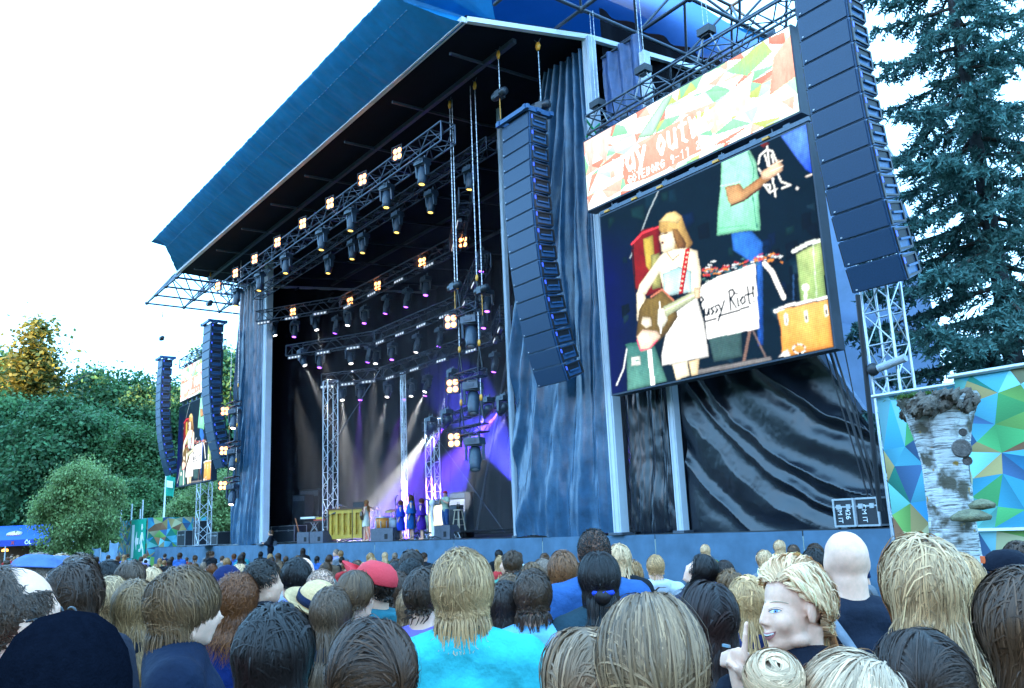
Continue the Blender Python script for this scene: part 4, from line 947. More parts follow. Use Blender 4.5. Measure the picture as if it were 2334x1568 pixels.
GLY = {'w': [[(0, .35), (.22, 1), (.45, .5), (.68, 1), (.92, .35)]], 'a': [[(.8, .45), (.45, .36), (.12, .68), (.4, 1), (.8, .85)], [(.8, .38), (.84, 1)]], 'y': [[(.05, .38), (.42, .95)], [(.85, .38), (.42, .95), (.15, 1.3)]], 'o': [[(.45, .36), (.1, .68), (.45, 1), (.82, .68), (.45, .36)]], 'u': [[(.1, .38), (.14, .86), (.45, 1), (.78, .82), (.8, .38)], [(.8, .7), (.84, 1)]], 't': [[(.4, .05), (.4, .88), (.7, .98)], [(.1, .38), (.75, .36)]], 'e': [[(.12, .68), (.82, .66), (.5, .36), (.12, .68), (.45, 1), (.8, .9)]], 's': [[(.78, .42), (.35, .38), (.25, .6), (.7, .75), (.6, .98), (.15, .95)]],
       'G': [[(.85, .15), (.4, 0), (.05, .5), (.4, 1), (.85, .85), (.85, .55), (.5, .55)]], 'O': [[(.45, 0), (.05, .5), (.45, 1), (.85, .5), (.45, 0)]], 'T': [[(.45, 0), (.45, 1)], [(.02, 0), (.9, 0)]], 'E': [[(.8, 0), (.1, 0), (.1, 1), (.8, 1)], [(.1, .5), (.7, .5)]], 'B': [[(.1, 0), (.1, 1), (.7, .9), (.75, .6), (.1, .48), (.65, .35), (.65, .08), (.1, 0)]], 'R': [[(.1, 1), (.1, 0), (.7, .1), (.7, .4), (.1, .5), (.8, 1)]], '9': [[(.75, .35), (.4, .5), (.15, .3), (.4, 0), (.75, .2), (.75, .6), (.5, 1)]], '-': [[(.15, .5), (.75, .5)]], '1': [[(.2, .2), (.5, 0), (.5, 1)]], '2': [[(.1, .2), (.4, 0), (.75, .25), (.1, 1), (.85, 1)]], '0': [[(.45, 0), (.1, .5), (.45, 1), (.8, .5), (.45, 0)]], ' ': []}
def write(text, u0, v0, cw, ch, lw, col=(255, 255, 255), slope=0.0):
    for ch_ in text:
        for pl in GLY[ch_]:
            B.line(uvp([(u0+x*cw*.85, v0+y*ch) for x, y in pl]), lw, col)
        u0 += cw; v0 += slope*cw
write('way', .165, .36, .062, .36, 26); write('out', .395, .34, .055, .38, 26); write('west', .56, .30, .058, .40, 26)
write('GOTEBORG 9-11', .235, .80, .0245, .10, 9); write('  2012', .53, .78, .0245, .10, 9); B.dot(*uvp([(.262, .765)])[0], 5, (255, 255, 255)); B.dot(*uvp([(.275, .765)])[0], 5, (255, 255, 255))
S.c *= (1-.16*(np.arange(S.h) % 2))[:, None, None]*(1-.10*(np.arange(S.w) % 2))[None, :, None]
B.c = np.clip(B.c*(1+rr.normal(0, .03, B.c.shape[:2])[..., None]), 0, 1.2)
LED_S = tint_mat('led_picture', .6, .03, estr=.33); LED_B = tint_mat('led_banner', .6, .03, estr=.34)
SM = S.mesh('picture', SX1-SX0, SZ1-SZ0, LED_S); BMm = B.mesh('picture', BX1-BX0, BZ1-BZ0, LED_B)
def led_wall(name, label, x0, x1, z0, z1, me, hangers=True):
    o = thing(name, label, 'screen', (x0, SY, z0)); w, h = x1-x0, z1-z0
    MB().box((w/2, .17, h/2), (w+.08, .30, h+.08)).build('casing', LEDT, o); link('picture', me, o, (0, .012, 0))
    b = MB()
    for t in np.linspace(.08, .92, 7): b.box((w*t, .12, h+.12), (.16, .1, .2))
    b.build('hanging_brackets', STEEL, o); return o
led_wall('video_screen', 'large LED screen showing a guitarist in white beside the near speaker column', SX0, SX1, SZ0, SZ1, SM)
led_wall('banner_screen', 'wide bright LED banner with white lettering above the large screen', BX0, BX1, BZ0, BZ1, BMm)
led_wall('video_screen', 'far LED screen showing the guitarist between two far speaker columns', mir(SX1), mir(SX0), SZ0, SZ1, SM)
led_wall('banner_screen', 'far LED banner above the far screen', mir(BX1), mir(BX0), BZ0, BZ1, BMm)
# rail with amber tags between banner and screen
o = thing('screen_rail', 'dark rail with amber tags between the banner and the large screen', 'rail', (SX0, SY+.1, SZ1+.12))
MB().box(((SX1-SX0)/2, 0, 0), (SX1-SX0+.1, .12, .09)).build('rail', STEEL, o)
for t in (.04, .2, .34, .62, .84): MB().box((5.96*t, -.08, -.03), (.16, .05, .05)).build('tag', OLINK, o); MB().tube((5.96*t+.12, 0, 0), (5.96*t+.12, 0, .24), .02, 5).build('hook', STEEL, o)
# stage haze
hb = tag(MB().box((-29.6, 21.4, 8.2), (22.5, 10.8, 13.1)).build('haze', None), 'thin theatrical haze filling the stage', 'haze', kind='stuff')
hb.data.materials.clear(); hm = bpy.data.materials.new('stage_haze'); hm.use_nodes = True; t = hm.node_tree; t.nodes.remove(t.nodes['Principled BSDF'])
pv = t.nodes.new('ShaderNodeVolumePrincipled'); pv.inputs['Density'].default_value = .009; pv.inputs['Color'].default_value = (.9, .92, 1, 1); pv.inputs['Anisotropy'].default_value = .0
t.links.new(pv.outputs[0], t.nodes['Material Output'].inputs['Volume']); hb.data.materials.append(hm)
# ================================================================ people: bodies, clothes, hair
def skin_mat(name, col, lips=True):
    if name in MATS: return MATS[name]
    m = mat(name, col, .5, 0, .10, 40, bump=.12, bscale=400, spec=.4); t = m.node_tree; b = t.nodes['Principled BSDF']
    b.inputs['Subsurface Weight'].default_value = .12; b.inputs['Subsurface Radius'].default_value = (.012, .005, .003); b.inputs['Subsurface Scale'].default_value = 1.0
    return m
SKINS = [skin_mat('skin_fair', (.82, .44, .30)), skin_mat('skin_light', (.76, .39, .25)), skin_mat('skin_tan', (.52, .26, .16)), skin_mat('skin_dark', (.16, .06, .03))]
HEADC = np.array([0, 0, 1.632])
def remesh(b, voxel, smooth, name, mats):
    me = b.mesh(name+'_raw'); o = bpy.data.objects.new('tmp', me); COL.objects.link(o)
    m = o.modifiers.new('r', 'REMESH'); m.mode = 'VOXEL'; m.voxel_size = voxel; m.use_smooth_shade = True
    s = o.modifiers.new('s', 'SMOOTH'); s.iterations = smooth; s.factor = .5
    dg = bpy.context.evaluated_depsgraph_get(); out = bpy.data.meshes.new_from_object(o.evaluated_get(dg)); out.name = name
    bpy.data.objects.remove(o); bpy.data.meshes.remove(me)
    out.materials.clear()
    for mt in mats: out.materials.append(mt)
    out.polygons.foreach_set('use_smooth', np.ones(len(out.polygons), bool)); out.update()
    return out
def head_prims(b, fem=False, ears=True, tilt=(0, 0), detail=False):
    c = HEADC; k = .94 if fem else 1.0
    A = Matrix.Rotation(tilt[1], 3, 'Z') @ Matrix.Rotation(tilt[0], 3, 'X'); A = np.array(A)
    piv = c+np.array([0, -.03, -.10])
    def Q(p): return piv+A @ (c+np.array(p)*[k, k, 1]-piv)
    def E(p, r, M=None): b.ball(Q(p), np.array(r)*k, 20, 14, M=A if M is None else A @ M)
    E((0, -.014, .028), (.076, .096, .090)); E((0, .03, -.03), (.066, .066, .085)); E((0, .042, -.082), (.049, .046, .036)); E((0, .076, -.103), (.022 if not fem else .018, .018, .018))
    b.path([Q((0, .088, .014)), Q((0, .098, -.008)), Q((0, .108, -.030))], np.array([.009, .010, .012])*(.8 if fem else 1), 8); E((0, .112 if not fem else .109, -.033), np.array([.0125, .012, .011])*(.82 if fem else 1))
    for s in (-1, 1):
        E((s*(.010 if not fem else .0085), .102, -.037), (.007, .008, .006)); (None if fem else E((s*.03, .080, .024), (.026, .012, .008))); E((s*.036, .058, -.034), (.026, .026, .026) if not fem else (.030, .031, .032)); E((s*.045, .02, -.08), (.024, .035, .022))
        if ears:
            M = np.array(Matrix.Rotation(s*-.35, 3, 'Z')); E((s*.080, -.006, -.010), (.009, .019, .031), M); E((s*.084, -.012, -.002), (.006, .012, .022), M)
    E((0, .091, -.061), (.023, .011, .006)); E((0, .090, -.073), (.020, .011, .007))
    b.path([Q((0, -.03, -.05)), Q((0, -.028, -.10)), c+np.array([0, -.03, -.16]), c+np.array([0, -.03, -.23])], np.array([.060, .056, .058, .075])*(.88 if fem else 1), 14)
    return Q
def arm_pts(s, pose):
    """shoulder, elbow, wrist for side s"""
    sh = np.array([s*.185, -.01, 1.415])
    P = {'down': ((.235, -.03, 1.13), (.235, .06, .89)), 'up': ((.26, .16, 1.34), (.10, .30, 1.60)), 'bent': ((.24, .0, 1.15), (.13, .24, 1.20)), 'finger': ((.25, .12, 1.20), (.055, .150, 1.435)), 'camera': ((.25, .12, 1.25), (.09, .16, 1.52)), 'trumpet': ((.26, .10, 1.20), (.06, .26, 1.36)), 'strum': ((.27, -.02, 1.18), (.08, .17, 1.06)), 'fret': ((.26, .08, 1.17), (.34, .24, 1.20)), 'mic': ((.23, .1, 1.18), (.1, .2, 1.4)), 'keys': ((.25, .06, 1.14), (.2, .33, 1.08))}[pose]
    f = lambda q: np.array([s*q[0], q[1], q[2]])
    return sh, f(P[0]), f(P[1])
def hand_prims(b, w, d, s, curl=.6, r=.0085):
    """palm, four fingers and a thumb leaving the side of the palm"""
    d = d/np.linalg.norm(d); side = np.cross(d, [0, 0, 1.0]); side /= np.linalg.norm(side)+1e-9; nrm = np.cross(side, d)
    b.path([w-d*.02, w+d*.03, w+d*.085], [.026, .034, .033], 10)
    for i, L in enumerate((.070, .080, .076, .060)):
        p = w+d*.085+side*(i-1.5)*.019; q = p+d*L*.5-nrm*curl*L*.25; e = q+d*L*.35*(1-curl*.6)-nrm*curl*L*.5
        b.path([p-d*.02, p, q, e], [r, r*1.02, r*.95, r*.75], 7)
    p = w+d*.03-side*s*.03; q = p-side*s*.025+d*.035; e = q+d*.035-nrm*.01
    b.path([p+side*s*.012, p, q, e], [.012, .011, .010, .008], 7)
def finger_hand(b, w, s):
    """raised hand, index finger up, the others folded onto the palm"""
    b.path([w-np.array([0, 0, .02]), w+np.array([0, 0, .03]), w+np.array([0, 0, .085])], [.026, .032, .031], 10)
    for i in range(4):
        p = w+np.array([s*(.031-i*.0205)*-1, 0, .085])
        if i == 0: b.path([p-np.array([0, 0, .02]), p, p+np.array([-s*.004, -.004, .045]), p+np.array([-s*.006, -.012, .085])], [.0095, .0095, .009, .007], 8)
        else: b.path([p-np.array([0, 0, .02]), p+np.array([0, .006, .014-.005*i]), p+np.array([0, .032, .010-.006*i]), p+np.array([0, .038, -.024-.004*i]), p+np.array([0, .018, -.030-.003*i])], [.0092, .0095, .0092, .0088, .0075], 8)
    b.path([w+np.array([-s*.03, .01, .025]), w+np.array([-s*.036, .032, .05]), w+np.array([-s*.014, .046, .068])], [.013, .0115, .009], 8)
def torso_prims(b, fem, infl=0.0, lo=.9):
    g = infl
    b.ball((0, -.01, .96), np.array([.168 if not fem else .178, .115, .13])+g, 20, 12); b.ball((0, 0, 1.12), np.array([.142 if not fem else .125, .105, .14])+g, 20, 12)
    b.ball((0, .0, 1.28), np.array([.172 if not fem else .15, .118, .17])+g, 20, 14)
    if fem:
        for s in (-1, 1): b.ball((s*.07, .085, 1.27), np.array([.06, .055, .06])+g, 14, 10)
    w = .158 if not fem else .135
    b.path([(-w-.02, -.015, 1.405), (-w*.5, -.02, 1.435), (0, -.02, 1.445), (w*.5, -.02, 1.435), (w+.02, -.015, 1.405)], np.array([.060, .066, .075, .066, .060])+g, 12)
    b.ball((0, -.025, 1.46), np.array([.10, .055, .055])+g, 16, 10)
def arm_prims(b, s, pose, fem, infl=0.0, upto=1.0, hand=True):
    sh, el, wr = arm_pts(s, pose); k = .85 if fem else 1.0
    if fem: sh = sh*np.array([.88, 1, 1])
    if upto < 1: pts, rad = [sh, (sh+el)/2, el*upto+sh*(1-upto)] , [.056, .053, .050]
    elif upto < 2 and not hand: pts, rad = [sh, (sh+el)/2, el, (el+wr)/2, wr*.97+el*.03], [.056, .052, .046, .042, .037]
    else: pts, rad = [sh, (sh+el)/2, el, (el+wr)/2, wr], [.052, .047, .040, .037, .027]
    b.path(pts, np.array(rad)*k+infl, 12)
    b.ball(sh, np.array([.056, .056, .056])*k+infl, 12, 8)
    if hand and pose == 'finger': finger_hand(b, wr, s)
    elif hand: hand_prims(b, wr, (wr-el), s, .75 if pose in ('up', 'camera', 'trumpet', 'mic', 'finger') else .45)
def leg_prims(b, fem, infl=0.0, feet=True, lo=.09, stride=0.0):
    for s in (-1, 1):
        y = stride*s
        b.path([(s*.085, 0, .96), (s*.095, .02+y*.4, .70), (s*.095, .02+y*.6, .50), (s*.095, -.01+y*.9, .28), (s*.095, -.02+y, lo)], np.array([.095, .080, .058, .052, .038])*(.95 if fem else 1)+infl, 12)
        if feet: b.path([(s*.095, -.05+y, .045), (s*.1, .03+y, .045), (s*.108, .13+y, .03)], [.036, .042, .028], 10)
BODY = {}
def body_mesh(fem=False, poses=('down', 'down'), tilt=(0, 0), voxel=.0155, ears=True, stride=0.0):
    k = (fem, poses, tilt, voxel, ears, stride)
    if k not in BODY:
        b = MB(); head_prims(b, fem, ears, tilt); torso_prims(b, fem); leg_prims(b, fem, stride=stride)
        for s, p in zip((-1, 1), poses): arm_prims(b, s, p, fem)
        BODY[k] = remesh(b, voxel, 3 if voxel > .006 else 6, 'body', [SKINS[0]])
    return BODY[k]
GAR = {}
def garment(kind, fem, poses, voxel=.017, stride=0.0):
    k = (kind, fem, poses, voxel, stride)
    if k in GAR: return GAR[k]
    b = MB()
    if kind in ('tee', 'jacket', 'hoodie', 'sleeveless', 'blouse', 'coat'):
        inf = {'tee': .020, 'jacket': .030, 'hoodie': .032, 'sleeveless': .016, 'blouse': .022, 'coat': .034}[kind]
        torso_prims(b, fem, inf)
        if kind != 'sleeveless':
            for s, p in zip((-1, 1), poses): arm_prims(b, s, p, fem, inf+.004, .72 if kind in ('tee', 'blouse') else 1.5, False)
        a = np.linspace(0, 2*math.pi, 15)
        col = np.stack([.072*np.cos(a), -.03+.075*np.sin(a), np.full(15, 1.485)+.012*np.cos(a+1.57)*-1], 1)
        b.path(col, .017 if kind in ('tee', 'blouse', 'sleeveless') else .027, 8)
        if kind in ('jacket', 'coat'): b.path(col+np.array([0, -.004, .028]), .018, 8)
        if kind == 'hoodie':
            b.ball((0, -.105, 1.45), (.12, .07, .075), 16, 10); b.path(col*[1.25, 1.2, 1]+np.array([0, -.03, .015]), .032, 8)
        if kind == 'coat': b.lathe([(.20, .62), (.19, .8), (.18, 1.0)], (0, 0, 0), 22, sy=.75)
    elif kind == 'dress':
        torso_prims(b, fem, .014)
        b.lathe([(.0, .52), (.235, .52), (.225, .70), (.20, .88), (.16, 1.08), (.0, 1.1)], (0, 0, 0), 26, sy=.78)
    elif kind == 'mini_dress':
        torso_prims(b, fem, .012); b.lathe([(.0, .62), (.215, .62), (.205, .76), (.195, .9), (.15, 1.08), (.0, 1.1)], (0, 0, 0), 26, sy=.78)
    elif kind == 'cape_dress':
        torso_prims(b, fem, .022); b.lathe([(.0, .42), (.25, .42), (.235, .7), (.20, .88), (.17, 1.08), (.0, 1.1)], (0, 0, 0), 26, sy=.8)
        b.lathe([(.0, 1.02), (.31, 1.02), (.27, 1.18), (.20, 1.36), (.10, 1.5), (.0, 1.5)], (0, 0, 0), 26, sy=.7); b.path([(-.09, -.03, 1.5), (0, .06, 1.47), (.09, -.03, 1.5), (0, -.1, 1.5), (-.09, -.03, 1.5)], .035, 8)
    elif kind == 'trousers':
        b.ball((0, -.01, .95), np.array([.178, .125, .13]), 20, 12); leg_prims(b, fem, .016, False, .07, stride)
    GAR[k] = remesh(b, voxel, 3, kind, [SKINS[0]])
    return GAR[k]
def slot(o, m):
    o.material_slots[0].link = 'OBJECT'; o.material_slots[0].material = m; return o
CLOTH = {}
def cloth(col, rough=.85, var=.2, bump=.9):
    k = (col, rough)
    if k not in CLOTH: CLOTH[k] = mat('cloth_%d' % len(CLOTH), col, rough, 0, var, 9, bump=bump, bscale=13, spec=.15)
    return CLOTH[k]
DENIM = cloth((.03, .05, .10))

# ---- hair
HC, HR = np.array([0, -.010, .022]), np.array([.081, .103, .099])
def hairline_ok(P, line):
    """P relative to head centre; line: heights at front, side, back"""
    phi = np.abs(np.arctan2(P[:, 0], P[:, 1]-HC[1])); f, s, n = line
    zmin = np.interp(phi, [0, .55, .95, 1.35, 1.75, 2.2, 3.15], [f, f, f*.55+s*.45, s, s-.005, n*.6+s*.4, n])
    return P[:, 2] > zmin
def scalp_roots(n, line, g, bald=None):
    m = n*3; i = np.arange(m)+.5; z = 1-2*i/m; a = i*2.399963; r = np.sqrt(1-z*z)
    P = HC+np.stack([r*np.cos(a), r*np.sin(a), z], 1)*HR; ok = hairline_ok(P, line)
    if bald is not None: ok &= ~((P[:, 2] > bald[0]) & (P[:, 1] > bald[1]))
    P = P[ok]; P += g.normal(0, .002, P.shape)
    if len(P) > n: P = P[g.permutation(len(P))[:n]]
    return P
HAIRM = {}
def hair_mat():
    if 'hair' in MATS: return MATS['hair']
    m = tint_mat('hair', .46, .3, aniso=.5); t = m.node_tree; b = t.nodes['Principled BSDF']; a = [n for n in t.nodes if n.type == 'ATTRIBUTE'][0]
    sa = t.nodes.new('ShaderNodeAttribute'); sa.attribute_name = 'strand'
    mp = t.nodes.new('ShaderNodeMapping'); mp.inputs['Scale'].default_value = (7, 400, 2.2); t.links.new(sa.outputs['Vector'], mp.inputs[0])
    nz = t.nodes.new('ShaderNodeTexNoise'); nz.inputs['Scale'].default_value = 1.0; nz.inputs['Detail'].default_value = 1; t.links.new(mp.outputs[0], nz.inputs['Vector'])
    mr = t.nodes.new('ShaderNodeMapRange'); mr.inputs[1].default_value = .3; mr.inputs[2].default_value = .7; mr.inputs[3].default_value = .6; mr.inputs[4].default_value = 1.4; t.links.new(nz.outputs[0], mr.inputs[0])
    mu = t.nodes.new('ShaderNodeMixRGB'); mu.blend_type = 'MULTIPLY'; mu.inputs[0].default_value = 1; t.links.new(a.outputs['Color'], mu.inputs[1]); t.links.new(mr.outputs[0], mu.inputs[2]); t.links.new(mu.outputs[0], b.inputs['Base Color'])
    bp = t.nodes.new('ShaderNodeBump'); bp.inputs['Strength'].default_value = .3; bp.inputs['Distance'].default_value = .002; t.links.new(nz.outputs[0], bp.inputs['Height']); t.links.new(bp.outputs[0], b.inputs['Normal'])
    return m
def hair_mesh(seed, n=900, L=.22, Lv=.25, line=(.072, .0, -.08), grav=.25, vol=.05, wave=0.0, wfreq=30, clump=.3, width=.0055, S=13, col=(.10, .06, .03), tip=None, streak=.25, crown=(0, -.045), part=None, bald=None, comb=None, fem=False, tuft=0.0, tilt=(0, 0), bun=None, spread=0.0, cap=True, under=None, shine=1.0, curlout=0.0, stick=.85):
    g = np.random.default_rng(seed); P = scalp_roots(n, line, g, bald); n = len(P); N = (P-HC)/HR**2; N /= np.linalg.norm(N, axis=1)[:, None]
    if part is not None:
        d = np.stack([np.sign(P[:, 0]-part+1e-4)*1.0, -.25-.6*(P[:, 1] < -.03), -.1*np.ones(n)], 1)
        if comb is not None: d = d+np.array(comb)
    else:
        d = np.stack([P[:, 0]-crown[0], P[:, 1]-crown[1], -.3*np.ones(n)*np.hypot(P[:, 0]-crown[0], P[:, 1]-crown[1])], 1)
        if comb is not None: d = d/(np.linalg.norm(d, axis=1)[:, None]+1e-6)+np.array(comb)
    d += g.normal(0, .035+tuft*.3, d.shape)
    d -= N*np.sum(d*N, 1)[:, None]; d /= np.linalg.norm(d, axis=1)[:, None]+1e-6; d = d+N*(.10+tuft); d /= np.linalg.norm(d, axis=1)[:, None]
    lay = 1+vol*(.60+.40*g.uniform(0, 1.0, n))+.10*(g.uniform(0, 1, n) < .02)*g.uniform(.3, 1, n); Ls = L*(1+Lv*g.uniform(-1, 1, n))
    if under is not None:                          # shorter at the nape and sides
        Ls *= np.interp(P[:, 2], [-.08, .0, .06], [under, (1+under)/2, 1])
    pts = [P.copy()]; p = P.copy(); ds = (Ls/(S-1))[:, None]; lay = np.maximum(lay, 1.022)
    for i in range(S-1):
        t = i/(S-1)
        gv = np.where(p[:, 2:3] < -.05, max(grav, .5), grav); gd = np.repeat(np.array([[0, 0, -1.0]]), n, 0); en = (p-HC)/HR**2; en /= np.linalg.norm(en, axis=1)[:, None]; near = np.linalg.norm((p-HC)/HR, axis=1) < 1.2; gi = np.minimum(0, np.sum(gd*en, 1))[:, None]; gd = np.where(near[:, None], gd-en*gi, gd); d = d*(1-gv)+gd*gv; d += curlout*t*np.stack([p[:, 0], p[:, 1]-HC[1], 0*p[:, 2]], 1)*3
        d /= np.linalg.norm(d, axis=1)[:, None]+1e-9; q = p+d*ds
        e = (q-HC)/(HR*lay[:, None]*(1+.35*vol*min(1, t*4))); rr = np.linalg.norm(e, axis=1); ins = (rr < 1)
        q[ins] = HC+(q[ins]-HC)/rr[ins][:, None]
        fly = (rr > 1) & (q[:, 2] > -.075); kk = (1+(rr-1)*(1-stick))/rr; q[fly] = HC+(q[fly]-HC)*kk[fly][:, None]
        d = np.where((fly | ins)[:, None], (q-p)/ds, d)
        low = q[:, 2] < -.05                        # keep off neck and shoulders
        rad = np.hypot(q[:, 0], q[:, 1]+.03); nr = .068*(lay-.0)+.006; m = low & (rad < nr); k = (nr/np.maximum(rad, 1e-4))[:, None]
        q[m] = np.where(np.array([[1, 1, 0]]) > 0, (q[m]+np.array([0, .03, 0]))*k[m]-np.array([0, .03, 0]), q[m])
        sh = (q-np.array([0, -.02, -.255]))/np.array([.205, .128, .118]); sr = np.linalg.norm(sh, axis=1); m = (sr < lay*.98) & (q[:, 2] < -.1)
        q[m] = np.array([0, -.02, -.255])+sh[m]/sr[m][:, None]*lay[m][:, None]*.99*np.array([.205, .128, .118])
        p = q; pts.append(p.copy())
    X = np.stack(pts, 1)                             # n,S,3
    tt = np.linspace(0, 1, S)
    if clump > 0:
        k = max(8, n//14); lead = g.permutation(n)[:k]
        D = ((P[:, None, :]-P[lead][None])**2).sum(-1); own = lead[D.argmin(1)]
        wgt = (clump*tt**1.2)[None, :, None]; X = X*(1-wgt)+(X[own]+(P-P[own])[:, None, :]*.35)*wgt
        ph = own*1.7
    else: ph = g.uniform(0, 6, n)
    if wave > 0:
        tg = np.gradient(X, axis=1); out_ = X-HC; sd = np.cross(tg, out_); sd /= np.linalg.norm(sd, axis=2)[..., None]+1e-9; on = out_/(np.linalg.norm(out_, axis=2)[..., None]+1e-9)
        arc = (tt[None]*Ls[:, None])*wfreq+ph[:, None]
        X = X+(sd*np.sin(arc)[..., None]+on*(np.cos(arc)*.7+.3)[..., None])*(wave*np.clip(tt*3, 0, 1))[None, :, None]
    X += g.normal(0, .0012, X.shape)*tt[None, :, None]
    tg = np.gradient(X, axis=1); tg /= np.linalg.norm(tg, axis=2)[..., None]+1e-9
    on = X-HC*np.array([1, 1, 1]); on[:, :, 2] *= np.where(X[:, :, 2] < -.03, .1, 1); on /= np.linalg.norm(on, axis=2)[..., None]+1e-9
    sd = np.cross(tg, on); sd /= np.linalg.norm(sd, axis=2)[..., None]+1e-9; roll = g.normal(0, .13, n)[:, None, None]
    sd = sd*np.cos(roll)+np.cross(tg, sd)*np.sin(roll)
    und = (g.uniform(0, 1, n) < .22) if L > .3 else np.zeros(n, bool); w = width*(np.clip(1.15-tt**2*.85, .15, 1))[None, :, None]*(g.uniform(.6, 1.3, n)*np.where(und, 3.2, 1))[:, None, None]; X[und] = np.where(np.array([[[1, 1, 0]]]) > 0, X[und]*.965, X[und])
    V = np.stack([X-sd*w/2, X+sd*w/2], 2).reshape(-1, 3)
    WB = np.array([1.0, .66, .46])*(.75+.6*min(1, np.mean(col)*3)); base = np.array(col)*WB; tipc = np.array(tip)*WB if tip is not None else base*1.25
    gk = np.floor((np.arctan2(P[:, 0], P[:, 1])+4)*9+P[:, 2]*40).astype(int) % 97; rnd = (np.exp(g.normal(0, streak*.30, n))*np.exp(g.normal(0, streak*.8, 97))[gk])[:, None, None]
    c = (base[None, None]*(1-tt[None, :, None]**.8)+tipc[None, None]*tt[None, :, None]**.8)*rnd
    light = (g.uniform(0, 1, n) < .08)[:, None, None]; c = np.where(light, c*1.18+.003, c)
    C = np.repeat(c[:, :, None, :], 2, 2).reshape(-1, 3)
    idx = np.arange(n*S*2).reshape(n, S, 2)
    sv = np.zeros((n, S, 2, 3)); C = C; sv[:, :, 1, 0] = 1; sv[..., 1] = g.uniform(0, 1, n)[:, None, None]; sv[..., 2] = tt[None, :, None]; sv = sv.reshape(-1, 3)
    F = np.stack([idx[:, :-1, 0], idx[:, :-1, 1], idx[:, 1:, 1], idx[:, 1:, 0]], -1).reshape(-1, 4)
    if cap:                                          # scalp cover under the strands
        nu, nv = 40, 24; th = np.linspace(.03, math.pi*.72, nv); a = np.arange(nu)*2*math.pi/nu
        Q = HC+np.array([[math.sin(t)*math.cos(b), math.sin(t)*math.sin(b), math.cos(t)] for t in th for b in a])*HR*(1.0+vol*.12)
        ok = hairline_ok(Q, (line[0]+.004, line[1]+.006, line[2]+.006))
        if bald is not None: ok &= ~((Q[:, 2] > bald[0]-.0) & (Q[:, 1] > bald[1]))
        q = [(i*nu+j, (i+1)*nu+j, (i+1)*nu+(j+1) % nu, i*nu+(j+1) % nu) for i in range(nv-1) for j in range(nu)]; q = np.array([f for f in q if all(ok[list(f)])])
        if len(q): F = np.vstack([F, q+len(V)]); V = np.vstack([V, Q]); C = np.vstack([C, np.repeat((base*.8)[None], len(Q), 0)]); sv = np.vstack([sv, np.full((len(Q), 3), .5)])
    if bun is not None:                              # coil of strands: centre, radius
        for (bc, br) in bun:
            bc = np.array(bc); m = 260; th0 = g.uniform(0, 6.28, m); a0 = g.uniform(.15, 1, m)**.5*br; k = 16
            ax = g.normal(0, 1, (m, 3)); ax /= np.linalg.norm(ax, axis=1)[:, None]
            ax = ax*.35+np.array([0, -.6, .6]); ax /= np.linalg.norm(ax, axis=1)[:, None]
            u = np.cross(ax, [1, 0, .2]); u /= np.linalg.norm(u, axis=1)[:, None]; v2 = np.cross(ax, u); s = np.linspace(0, 3.6, k)
            R0 = (a0[:, None]*np.ones(k)[None])[..., None]; A = th0[:, None]+s[None]
            Y = bc+u[:, None]*np.cos(A)[..., None]*R0+v2[:, None]*np.sin(A)[..., None]*R0+ax[:, None]*(np.sqrt(np.maximum(0, br**2-a0**2))*g.choice([-1, 1], m)*.8)[:, None, None]
            t2 = np.gradient(Y, axis=1); t2 /= np.linalg.norm(t2, axis=2)[..., None]; o2 = Y-bc; o2 /= np.linalg.norm(o2, axis=2)[..., None]; s2 = np.cross(t2, o2)
            VV = np.stack([Y-s2*width*.8, Y+s2*width*.8], 2).reshape(-1, 3); ii = np.arange(m*k*2).reshape(m, k, 2)+len(V)
            FF = np.stack([ii[:, :-1, 0], ii[:, :-1, 1], ii[:, 1:, 1], ii[:, 1:, 0]], -1).reshape(-1, 4)
            CC = np.repeat((tipc[None]*np.exp(g.normal(0, streak, m))[:, None]), k*2, 0)
            b = MB(); b.ball(bc, br*.74, 14, 10); bv = np.vstack(b.v); bf = np.array([f for f in b.f if len(f) == 4])
            V = np.vstack([V, VV, bv]); F = np.vstack([F, FF, bf+len(V)-len(bv)]); C = np.vstack([C, CC, np.repeat((base*.6)[None], len(bv), 0)]); s3 = np.zeros((m, k, 2, 3)); s3[:, :, 1, 0] = 1; s3[..., 1] = g.uniform(0, 1, m)[:, None, None]; s3[..., 2] = np.linspace(0, 1, k)[None, :, None]; sv = np.vstack([sv, s3.reshape(-1, 3), np.full((len(bv), 3), .5)])
    k = .94 if fem else 1.0
    V = V*np.array([k, k, 1]); A = np.array(Matrix.Rotation(tilt[1], 3, 'Z') @ Matrix.Rotation(tilt[0], 3, 'X')); piv = np.array([0, -.03, -.10]); V = (V-piv) @ A.T+piv
    return big_mesh('hair', V+HEADC, F, hair_mat(), np.clip(C, 0, 1), True, parent='data', vec=sv)
TOPZ = 1.757
def person(loc, rz, height, label, skin=0, fem=False, poses=('down', 'down'), hair=None, top='tee', topm=None, legs=True, legm=None, group=None, tilt=(0, 0), ears=True, voxel=.0155, stride=0.0):
    o = link('person', body_mesh(fem, poses, tilt, voxel, ears, stride), None, loc); o.rotation_euler = (0, 0, rz); s = height/TOPZ; o.scale = (s, s, s)
    slot(o, SKINS[skin]); tag(o, label, 'person', group)
    if hair is not None: link('hair', hair, o)
    if top: slot(link({'tee': 'shirt', 'blouse': 'shirt', 'sleeveless': 'shirt', 'mini_dress': 'dress', 'cape_dress': 'dress'}.get(top, top), garment(top, fem, poses, stride=stride), o), topm or DENIM)
    if legs: slot(link('trousers', garment('trousers', fem, ('x', 'x'), stride=stride), o), legm or DENIM)
    return o
